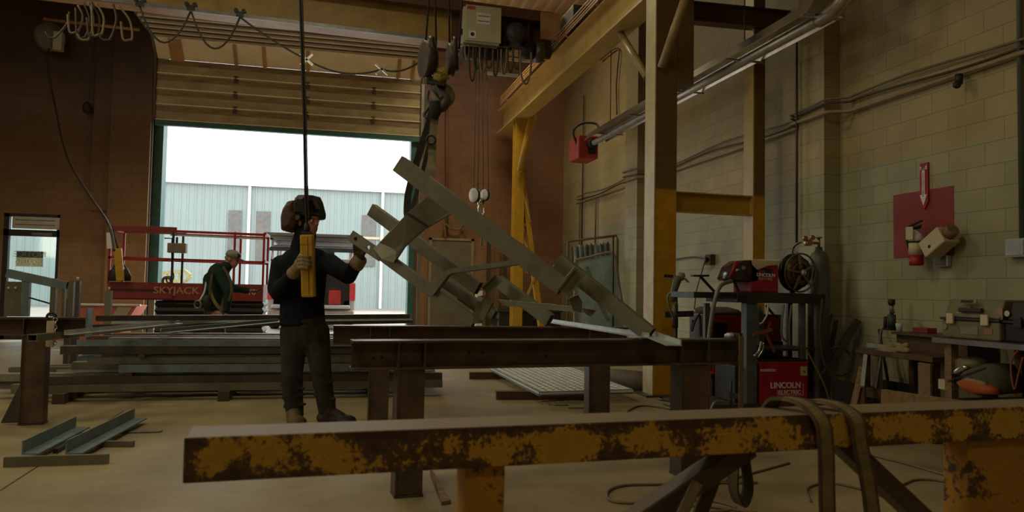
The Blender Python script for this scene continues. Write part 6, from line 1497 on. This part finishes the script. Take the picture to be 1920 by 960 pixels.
solo('gas_cylinder', MB().lathe((4.30, 6.95, 0), [(.085*.9,0),(.085,.02),(.085,PY(1508,572,7.05).z-.1),(.05,PY(1508,572,7.05).z)], n=28), M['greyblue'], 'shorter pale blue cylinder under the cart top beside the tall one', 'cylinder')
# clamp with orange/brown handles on the cart shelf edge
q = PY(1424, 640, YF-.05)
pl_ = root('ground_clamp', q, 'rusty spring ground clamp with bright jaws hanging on the cart post', 'clamp')
obj('jaw', MB().bar(PY(1412,628,YF-.05), PY(1448,618,YF-.05), .02, .035), M['orange'] if False else mat('clamp_rust', (.26,.07,.03), .6), pl_, bevel=.004)
obj('handle', MB().bar(PY(1436,626,YF-.06), PY(1452,660,YF-.06), .02, .02), mat('clamp_rust2', (.22,.06,.03), .6), pl_); obj('handle', MB().bar(PY(1436,632,YF-.04), PY(1444,604,YF-.04), .018, .016), mat('clamp_rust3', (.24,.06,.03), .6), pl_)
obj('bright_jaw', MB().tube(smooth_pts([PY(1427,640,YF-.06),PY(1424,655,YF-.06),PY(1414,668,YF-.06)],4), [.012]*9, 8), M['chrome'], pl_); obj('bright_jaw', MB().tube(smooth_pts([PY(1431,642,YF-.06),PY(1430,656,YF-.06),PY(1421,670,YF-.06)],4), [.010]*9, 8), M['chrome'], pl_)
# cables around the cart
def cab(pts, r, m_, lab): 
    return solo('welding_cable', MB().tube(smooth_pts([PY(*p) for p in pts], 7), r, 8), M[m_], lab, 'cable')
cab([(1372,527,6.22),(1352,535,6.16),(1341,560,6.13),(1334,600,6.13),(1329,640,6.13),(1326,690,6.13),(1330,740,6.15)], .019, 'track', 'thick light grey cable falling from the feeder over the cart left end')
cab([(1440,570,6.14),(1438,590,6.12),(1430,604,6.12),(1424,607,6.13)], .008, 'galv', 'small hooked cable under the cart top')
cab([(1470,572,6.17),(1466,600,6.15),(1466,630,6.15),(1474,640,6.16)], .010, 'track', 'cable hanging between cart posts, left of a pair')
cab([(1484,572,6.17),(1480,610,6.15),(1481,650,6.16)], .010, 'cord_tan', 'cable hanging between cart posts, right of a pair')
cab([(1437,573,6.6),(1450,590,6.5),(1460,600,6.5),(1458,618,6.5),(1446,628,6.5)], .012, 'wood_d', 'brown hose looping behind the cart posts')
cab([(1542,560,6.15),(1538,620,6.13),(1545,680,6.1),(1570,703,6.05),(1592,695,6.05),(1594,668,6.1),(1580,652,6.1),(1552,655,6.15)], .012, 'cord', 'large cable loop hanging right of the welding cart')
cab([(1512,655,6.15),(1525,680,6.13),(1545,720,6.1),(1560,765,6.1)], .009, 'cord_tan', 'thin cable slanting down right of the red welder')
cab([(1299,600,6.9),(1297,620,6.88),(1304,600,6.87),(1312,592,6.87),(1314,630,6.87)], .012, 'cord', 'short hooked cable left of the second red machine')
cab([(1333,768,6.0),(1340,755,6.0),(1352,753,6.02),(1366,756,6.05),(1376,760,6.1)], .012, 'track', 'pale cable curl at the foot of the cart')
for k_, (x_, t_) in enumerate(((1558, 588),(1568,600))):
    q0 = PX(x_, t_, 4.98 if k_ else 4.9); solo('steel_angle', MB().bar(V((q0.x, q0.y, .0)) - V((.25,0,0))*(1-k_*.3), q0, .03, .03), M['steel'], ['taller steel bar leaning on the wall right of the cylinder','shorter steel bar leaning on the wall right of the cylinder'][k_], 'steel bar')
# torch stand
tsd = 7.55; tb_ = PZ(1266, 750, 0); 
def T_(px, py, dd=0): 
    return P(px, py, (tb_-CAM).dot(fwd)+dd)
ts = root('torch_stand', V((tb_.x, tb_.y, 0)), 'thin floor stand with a green hand grinder on top beside the yellow column', 'stand')
obj('pole', MB().cyl(V((tb_.x, tb_.y, .01)), V((tb_.x, tb_.y, T_(1266,520).z)), .018), M['steel'], ts)
obj('base_ring', MB().torus(V((tb_.x, tb_.y, .012)), .17, .011, Z, 26, 6), M['steel'], ts)
for k_ in range(3): obj('foot', MB().bar(V((tb_.x, tb_.y, .02)), V((tb_.x+.17*math.cos(k_*2.1), tb_.y+.17*math.sin(k_*2.1), .012)), .015, .012), M['steel'], ts)
obj('cross_arm', MB().bar(T_(1246,590), T_(1300,588), .03, .06), M['dark'], ts); obj('sleeve', MB().cyl(T_(1266,615), T_(1266,570), .03), M['steel'], ts)
obj('holder_hook', MB().tube(smooth_pts([T_(1262,545,-.05), T_(1252,556,-.05), T_(1256,580,-.05), T_(1264,600,-.05)],5), .011, 8), M['track'], ts)
gg = root('angle_grinder', T_(1262, 560, -.05), 'green hand grinder hooked upright on the floor stand', 'tool')
obj('grinder_body', MB().tube([T_(1261,566,-.07), T_(1264,545,-.07), T_(1269,528,-.07), T_(1272,518,-.07)], [.028,.034,.042,.04], 14), mat('tool_green', (.12,.15,.09), .5), gg)
obj('gear_head', MB().lathe(T_(1276,518,-.07), [(.02,-.035),(.04,-.02),(.042,.03),(.02,.045)], (RT+Z*-.25).normalized(), 14), M['olive_l'], gg)
obj('side_handle', MB().bar(T_(1244,517,-.07), T_(1262,518,-.07), .03, .03), M['black'], gg, bevel=.006)
obj('disc', MB().lathe(T_(1285,523,-.07), [(.01,-.004),(.05,-.004),(.05,.004),(.01,.004)], (RT+Z*.9).normalized(), 20), M['galv'], gg)
# items by the stand
c_ = PZ(1292, 752, 0); solo('floor_cable', MB().tube(smooth_pts([PZ(x_, y_, .01) for x_, y_ in ((1244,757),(1270,764),(1300,760),(1318,748),(1300,740))], 6), .009, 6), M['cord'], 'cable curled round the foot of the torch stand', 'cable')
# curtains and sheet at the far right corner
cD = 13.2
def K(px, py, dd=0): return P(px, py, cD+dd)
cfm = root('welding_screen', V((K(1110,600).x, K(1110,600).y, 0)), 'grey pleated welding curtain on a pipe frame near the far corner', 'screen')
def floorz(px, py, dd=0): q = K(px, py, dd); return V((q.x, q.y, .005))
obj('frame_pipe', MB().tube([floorz(1066,470), K(1065,452), K(1068,452), K(1156,442), K(1158,450), floorz(1158,470)], .022, 8), M['wood'], cfm)
cv = MB(); n_ = 26; top_ = []; bot_ = []
for i in range(n_+1):
    t_ = i/n_; px = 1071+t_*75; dd = .09*math.sin(i*1.9); top_.append(K(px, 462-t_*8+3*math.sin(i*2.3), dd)); q = K(px+2, 506, dd*1.3); bot_.append(q)
cv.add(top_+bot_, [(i, i+1, n_+2+i, n_+1+i) for i in range(n_)], True); obj('curtain', cv, M['curtain'], cfm)
ps = root('plastic_sheet_frame', V((K(1120,600,-.5).x, K(1120,600,-.5).y, 0)), 'pale teal plastic sheet on a rounded pipe frame near the far corner', 'screen')
obj('frame_pipe', MB().tube(smooth_pts([floorz(1080,500,-.5), K(1078,500,-.5), K(1084,487,-.5), K(1100,483,-.5), K(1135,474,-.5), K(1148,474,-.5), K(1154,486,-.5), K(1160,530,-.45), K(1168,580,-.4), floorz(1174,620,-.35)], 5), .022, 8), M['frame_lt'], ps)
sh_ = [K(1081,490,-.46), K(1120,482,-.46), K(1149,477,-.46), K(1158,530,-.42), K(1168,600,-.36), floorz(1168,640,-.36), floorz(1082,640,-.46)]
obj('sheet', MB().add(sh_+[p+fwd*.008 for p in sh_], [(0,1,2,3,4,5,6),(13,12,11,10,9,8,7)]+[(i,(i+1)%7,7+(i+1)%7,7+i) for i in range(7)]), M['teal'], ps)
obj('crease', MB().ribbon([K(1100,500,-.48), K(1118,560,-.46), K(1140,600,-.44)], .05, .004, RT), M['greyblue'], ps)
wr_ = root('wall_rack', V((K(1186,600).x-.15, K(1186,600).y-.5, 0)), 'thin dark metal frame leaning by the block wall right of the plastic sheet', 'frame')
obj('rack_pipe', MB().tube([floorz(1187,600,-.8), K(1187,438,-.8), K(1150,441,-.8), floorz(1150,600,-.8)], .015, 6), M['dark'], wr_)
# lying pipe by the column
q0, q1 = PZ(1130, 712, .12), PZ(1216, 722, .12)
solo('floor_pipe', MB().cyl(PZ(1118,706,.11), PZ(1214,716,.11), .11, n=24), mat('pipe_grey', (.16,.14,.11), .6), 'thick grey pipe lying on the floor left of the near column', 'pipe')
# clutter at the back, right of the doorway
for i, (x0, x1, t_, Y, mm, lab, cat) in enumerate(((893,905,545,15.0,'white','white upright board leaning by the personnel door','board'),(930,938,436,15.6,'wood','narrow timber leaning at the back wall behind the frame','timber'),(915,921,450,15.7,'wood_d','second narrow timber leaning at the back wall','timber'),(946,952,460,15.5,'wood_d','third narrow timber near the yellow support frame','timber'))):
    a, c = PY(x0, t_, Y), PY(x1, t_, Y); solo('timber_post' if i else 'white_board', MB().box((a.x, Y, 0), (c.x, Y+.1, a.z)), M[mm], lab, cat)
mbx = root('shop_machine', (PY(985,600,14.9).x, 14.9, 0), 'dark low machine with a dusty lid standing at the back wall', 'machine')
a, c = PY(935, 577, 14.6), PY(1052, 577, 14.6)
obj('machine_body', MB().box((a.x, 14.6, .12), (c.x, 15.1, a.z-.08)), M['dark'], mbx, bevel=.02); obj('machine_top', MB().box((a.x-.03, 14.57, a.z-.078), (c.x+.03, 15.13, a.z)), M['steel'], mbx); obj('skirt', MB().box((a.x+.05, 14.65, 0), (c.x-.05, 15.05, .12)), M['black'], mbx)
q = PY(984, 577, 14.75)
solo('plastic_bag', MB().puff([PY(x_, y_, 14.75) for x_, y_ in ((967,577),(969,587),(972,560),(980,556),(992,566),(1004,577))][::1], .14, V((0,1,0))), M['white'], 'crumpled white plastic bag on the low machine at the back', 'bag') if False else \
solo('plastic_bag', MB().puff([PY(x_, y_, 14.8)+Z*.0 for x_, y_ in ((968,576),(970,566),(978,558),(986,557),(994,566),(1004,576))], .12, V((0,1,0))), M['white'], 'crumpled white plastic bag on the low machine at the back', 'bag')
mb2 = PY(1030, 577, 14.8); solo('plastic_bag', MB().puff([PY(x_, y_, 14.8) for x_, y_ in ((1008,576),(1012,570),(1025,568),(1040,570),(1050,576))], .12, V((0,1,0))), M['notice_w'], 'low flattened pale bag on the low machine at the back', 'bag')
# wire shelving strip with cord right of personnel door
solo('air_hose', MB().tube(smooth_pts([PY(836,445,15.9),PY(834,420,15.88),PY(845,428,15.88),PY(862,430,15.88),PY(868,420,15.88),PY(875,440,15.9)],6), .025, 6), M['cord_tan'], 'tan hose looped on the brown wall over the personnel door', 'hose')

# ================================================================== BENCH WITH TOOLBOXES
bx = 4.3; BZ = .81
byF, byB = PX(1750, 632, bx).y, 3.1
wb = root('tool_bench', (bx+.35, 3.9, 0), 'dark steel workbench against the right wall carrying the toolboxes', 'bench')
obj('bench_top', MB().box((bx, byB, BZ-.03), (W-.02, byF, BZ)), M['steel'], wb, bevel=.003)
obj('front_edge', MB().box((bx-.012, byB, BZ-.035), (bx-.001, byF, BZ+.001)), M['track'], wb)
for yy in (byF-.07, 3.2): 
    for xx in (bx+.03, W-.1): obj('leg', MB().box((xx, yy-.06, 0), (xx+.06, yy, BZ-.031)), M['wood'] if yy > 4 else M['steel'], wb)
obj('lower_shelf', MB().box((bx+.02, byB, .36), (W-.03, byF-.15, .39)), M['dark'], wb)
obj('back_panel', MB().box((W-.06, byB, .39), (W-.03, byF-.15, BZ-.04)), M['black'], wb)
def tbox(y0, y1, x0, x1, zb_, h, lab, mm, txt):
    r_ = root('tool_box', ((x0+x1)/2, (y0+y1)/2, zb_), lab, 'toolbox')
    obj('lower_bin', MB().box((x0, y1, zb_), (x1, y0, zb_+h*.45)), M[mm], r_, bevel=.012)
    obj('bin_lip', MB().box((x0-.012, y1-.008, zb_+h*.455), (x1+.0, y0+.008, zb_+h*.52)), M['dark'], r_, bevel=.005)
    obj('lid', MB().prism([(-(x1-x0)/2+.01,0),((x1-x0)/2-.01,0),((x1-x0)/2-.02,h*.46),(-(x1-x0)/2+.06,h*.46)][::1], V(((x0+x1)/2, y1+.01, zb_+h*.525)), V(((x0+x1)/2, y0-.01, zb_+h*.525)), Z), M[mm], r_, bevel=.012)
    obj('lid_handle', MB().bar((x0+.012, y1+(y0-y1)*.3, zb_+h*.72), (x0+.012, y1+(y0-y1)*.7, zb_+h*.72), .03, .03), M['dark'], r_, bevel=.006)
    for t_ in (.2, .8):
        yy = y1+(y0-y1)*t_; obj('latch', MB().box((x0-.03, yy-.03, zb_+h*.36), (x0-.013, yy+.03, zb_+h*.62)), M['cream' if mm=='toolbox' else 'dark'], r_, bevel=.004)
    obj('side_recess', MB().box((x0-.004, y1+(y0-y1)*.35, zb_+h*.12), (x0-.001, y1+(y0-y1)*.65, zb_+h*.32)), M['olive_l' if mm=='toolbox' else 'dark'], r_)
    return r_
Xt = 4.42
ya, yb_ = PX(1766, 600, Xt).y, PX(1874, 600, Xt).y; ht_ = PX(1800, 560, Xt).z-BZ
t1_ = tbox(ya, yb_, Xt, Xt+.30, BZ+.001, ht_, 'grimy olive toolbox with cream latches on the bench, left of the two', 'toolbox', 'STANLEY')
pc_ = PX(1814, 561, Xt+.0); obj('name_plate', MB().box((Xt-.002, pc_.y-.075, BZ+ht_*.885), (Xt+.012, pc_.y+.075, BZ+ht_*.985)), M['olive_l'], t1_, bevel=.003)
text('lettering', 'STANLEY', .026, (Xt-.004, pc_.y, BZ+ht_*.935), (0,-1,0), Z, M['black'], t1_, bold=.001)
for k_, (px, py) in enumerate(((1794,590),(1815,578),(1777,612))): q = PX(px, py, Xt+.02); obj('round_sticker', MB().lathe((Xt-.004+(.03 if py<600 else 0), q.y, q.z), [(.022,-.003),(.022,.003)], V((1,0,0)), 16), [M['cream'], M['wood'], M['olive_l']][k_], t1_)
q = PX(1853, 622, Xt); obj('label', MB().box((Xt-.005, q.y-.035, q.z-.02), (Xt-.001, q.y+.035, q.z+.02)), mat('faded_label', (.35,.16,.10), .6), t1_)
q = PX(1869, 588, Xt); obj('label', MB().box((Xt-.005+.03, q.y-.02, q.z-.04), (Xt+.03, q.y+.02, q.z+.04)), mat('pink_label', (.40,.20,.15), .6), t1_)
t2_ = tbox(yb_-.02, yb_-.62, Xt+.02, Xt+.34, BZ+.001, ht_*.97, 'black toolbox at the right edge of the bench', 'black', '')
q = PX(1886, 588, Xt+.02); obj('round_sticker', MB().lathe((Xt+.03, q.y, q.z), [(.02,-.003),(.02,.003)], V((1,0,0)), 16), M['cream'], t2_)
# shelf contents
qz = .395
def SH(px, py, X=bx+.16): return PX(px, py, X)
solo('work_jacket', MB().puff([SH(1818,702),SH(1826,692),SH(1868,680),SH(1884,683),SH(1896,700),SH(1902,738),SH(1850,742),SH(1830,730)], .13, V((1,0,0))), M['cloth'], 'heap of brown work jacket on the bench lower shelf', 'clothing')
hq = SH(1800, 700, bx+.1); wh = root('face_shield', hq, 'cream and dark welding face shield lying on the bench lower shelf', 'helmet')
obj('shell', MB().puff([SH(1782,705),SH(1786,690),SH(1800,672),SH(1822,668),SH(1846,674),SH(1852,688),SH(1830,694),SH(1800,712)], .10, V((1,0,0))), M['toolbox'], wh)
obj('visor', MB().puff([SH(1786,701,bx+.04),SH(1794,690,bx+.04),SH(1812,684,bx+.04),SH(1816,690,bx+.04),SH(1796,702,bx+.04)], .02, V((1,0,0))), M['chrome'], wh)
obj('edge_trim', MB().ribbon([SH(1780,715,bx+.04),SH(1810,704,bx+.04),SH(1850,690,bx+.04)], .03, .01, V((1,0,0))), M['black'], wh)
solo('orange_rag', MB().puff([SH(1798,716,bx+.02),SH(1812,711,bx+.02),SH(1840,714,bx+.02),SH(1868,728,bx+.02),SH(1872,740,bx+.02),SH(1835,740,bx+.02),SH(1808,730,bx+.02)], .05, V((1,0,0))), M['orange'], 'orange gloves or rag spilling from the bench lower shelf', 'cloth')
solo('leather_glove', MB().puff([SH(1806,711,bx-.0),SH(1815,708,bx-.0),SH(1845,715,bx),SH(1854,726,bx),SH(1842,728,bx),SH(1822,718,bx)], .02, V((1,0,0))), M['glove'], 'tan glove lying on the orange rag', 'glove')
solo('small_box', MB().box(tuple(SH(1780,732,bx+.05)), tuple(SH(1780,732,bx+.05)+V((.08,.10,.07)))), M['cream'], 'small cream box on the lower shelf left of the orange rag', 'box')
obj('shelf_rim', MB().box((bx-.03, byB, .33), (bx+.0, byF-.05, .36)), M['steel'], wb)
ch = MB(); a, c = PX(1838, 752, 4.15), PX(1925, 742, 4.15)
solo('steel_tube', MB().hollow(V((4.15, a.y, .36)), V((4.15, c.y-.4, .36)), .06, .06, .006), M['steel'], 'dark square tube lying in front of the bench with its open end showing', 'steel bar')
solo('trestle_post', MB().box((4.12, c.y-.3, 0), (4.18, c.y-.24, .329)).box((4.12, a.y-.12, 0), (4.18, a.y-.06, .329)).box((4.10, c.y-.3, .30), (4.2, a.y-.06, .329)), M['steel'], 'low dark support under the square tube', 'stand')
cb2_ = smooth_pts([PX(1908,658,4.26),PX(1897,675,4.25),PX(1896,700,4.25),PX(1902,730,4.25),PX(1910,700,4.24),PX(1918,670,4.24)], 6)
solo('extension_cable', MB().tube(cb2_, .006, 6), mat('cord_orange', (.30,.06,.03), .6), 'orange extension cord looped at the right edge in front of the bench', 'cord')
# low table left of the bench
lx = 4.42
ly0, ly1 = PX(1603, 660, lx).y, PX(1752, 680, lx).y+.02
ly1 = max(ly1, byF+.02)
lt = root('side_table', ((lx+W)/2, (ly0+ly1)/2, 0), 'battered wooden side table left of the tool bench with a raised back shelf', 'table')
zT = PX(1680, 662, lx).z
obj('table_top', MB().box((lx, ly1, zT-.04), (W-.03, ly0, zT)), M['wood_d'], lt, bevel=.004)
zS = PX(1690, 622, 4.75).z
obj('back_riser', MB().box((4.74, ly1, zT+.001), (W-.03, ly0-.12, zS-.025)), M['wood_d'], lt)
obj('upper_shelf', MB().box((4.70, ly1, zS-.024), (W-.03, ly0-.10, zS)), M['steel_rust'], lt)
for yy in (ly1+.05, ly0-.05):
    for xx in (lx+.03, W-.1): obj('leg', MB().box((xx, yy-.03, 0), (xx+.06, yy+.03, zT-.041)), M['wood_d'], lt)
obj('stretcher', MB().box((lx+.04, ly1+.08, .25), (lx+.08, ly0-.08, .33)), M['wood_d'], lt)
solo('hanging_board', MB().box((lx-.02, ly1+.0, .35), (lx-.0, ly1+.12, zT-.05)), M['wood'], 'short board hanging at the right end of the side table', 'board')
# gloves heap on the table
gp_ = root('leather_glove', PX(1665, 660, lx+.06), 'heap of tan leather gloves on the side table', 'glove')
def LT(px, py, X=lx+.08): return PX(px, py, X)
gm = MB()
for i, (x0, y0, x1, y1) in enumerate(((1636,664,1656,657),(1640,668,1660,661),(1650,671,1668,664),(1656,655,1675,650),(1664,668,1684,662),(1676,656,1696,650),(1682,664,1702,660),(1668,648,1682,650))):
    a, c = LT(x0, y0), LT(x1, y1); gm.cap(a+V((.01*(i%3),0,.012)), c+V((.02*(i%2),0,.012)), .016, .022)
gm.ell(LT(1668,660), (.05,.09,.03)).ell(LT(1690,657), (.04,.05,.02))
blob('glove_heap', gm, M['glove'], gp_, .006, 2)
solo('steel_file', MB().bar(LT(1624,643,lx+.2)+Z*.0, LT(1668,647,lx+.2)+Z*.0, .025, .03), M['galv'], 'bright flat tool lying at the back of the side table', 'tool') if False else \
solo('steel_file', MB().bar(V((lx+.22, LT(1624,643,lx+.2).y, zT+.02)), V((lx+.22, LT(1668,647,lx+.2).y, zT+.02)), .03, .035), M['galv'], 'bright flat tool lying at the back of the side table', 'tool')
jq = PX(1672, 617, 4.82); jk_ = root('bottle_jack', (4.82, jq.y, zS), 'dark green bottle jack standing on the raised shelf', 'jack')
obj('jack_base', MB().box((4.76, jq.y-.05, zS+.001), (4.88, jq.y+.05, zS+.02)), M['dark'], jk_); obj('jack_body', MB().cyl((4.82, jq.y, zS+.02), (4.82, jq.y, zS+.14), .035), mat('jack_green', (.05,.06,.045), .5), jk_)
zj = PX(1672, 562, 4.82).z; obj('ram', MB().cyl((4.82, jq.y, zS+.14), (4.82, jq.y, zj-.04), .018), M['track'], jk_); obj('ram_head', MB().lathe((4.82, jq.y, zj-.05), [(.022,0),(.03,.015),(.03,.05),(.015,.055)]), M['dark'], jk_)
obj('pump_handle', MB().bar((4.80, jq.y-.02, zj-.1), (4.78, jq.y-.08, zj-.11), .012, .012), M['wood_d'], jk_); obj('pump', MB().cyl((4.80, jq.y+.055, zS+.02), (4.80, jq.y+.055, zS+.12), .015), M['dark'], jk_)
cq = PX(1686, 620, 4.8); solo('paper_cup', MB().lathe((4.8, cq.y, zS+.001), [(.022,0),(.03,.06),(.03,.065)]), M['white'], 'small white paper cup beside the bottle jack', 'cup')
cq = PX(1728, 622, 4.8); solo('red_case', MB().box((4.77, cq.y-.09, zS+.001), (4.87, cq.y+.07, zS+.045)), M['redsq'], 'flat dark red case on the raised shelf', 'case', bevel=.004)
# leaning pieces at left of the table
a, c = PX(1607, 600, 4.9), None
solo('steel_angle', MB().bar(V((4.45, a.y+.18, 0)), PX(1608, 600, 4.98), .05, .06), M['steel'], 'broad dark steel bar leaning on the wall left of the side table', 'steel bar')
solo('steel_angle', MB().bar(PX(1617, 725, 4.2), PX(1623, 666, 4.36), .03, .02), M['galv'], 'short bright strip leaning against the side table leg', 'steel bar')
q0 = PX(1592, 770, 4.1); solo('timber_post', MB().bar(V((q0.x, q0.y, .03)), PX(1618, 690, 4.38), .05, .05), M['wood'], 'brown timber leaning diagonally against the side table', 'timber')
a, c = P(1648, 735, 4.6), P(1860, 772, 4.1)
solo('timber_plank', MB().bar(P(1655,745,4.7), P(1830,772,4.25), .04, .10), M['wood'], 'long battered plank slanting in front of the side table', 'timber')
q = PZ(1662, 775, 0); solo('timber_block', MB().box((q.x-.05, q.y-.0, 0), (q.x+.12, q.y+.12, .38)), M['wood_d'], 'upright timber block under the left end of the slanted plank', 'timber')
q = PZ(1808, 880, 0); solo('timber_post', MB().box((q.x-.04, q.y, 0), (q.x+.05, q.y+.09, .42)), M['wood_d'], 'short upright post seen under the yellow trestle at the right', 'timber')
solo('cable_heap', MB().torus(PZ(1600,790,.04), .12, .03, Z, 22, 8).torus(PZ(1604,788,.09), .10, .025, V((.1,0,1)), 22, 8), M['cord'], 'coiled dark cable heap on the floor by the side table', 'cable')
b_ = MB().box((4.6, 5.4, 0), (5.0, 6.3, .3)); solo('scrap_bin', MB().prism([(-.2,0),(.2,0),(.24,.34),(.225,.34),(.19,.02),(-.19,.02),(-.225,.34),(-.24,.34)], (4.72, 5.45, .001), (4.72, 6.0, .001), Z), M['dark'], 'low dark scrap bin on the floor against the block wall', 'bin')
for k_ in range(5): solo('scrap_bar', MB().bar((4.60+.06*k_, 5.62+.08*(k_%2), .03), (4.80+.035*k_, 5.72+.05*k_, .62+.09*((k_*2)%3)), .02, .02), M[['steel','steel_rust','olive','steel','dark'][k_]], 'scrap bar standing in the low bin by the wall', 'steel bar', 'scrap bars in the low bin')
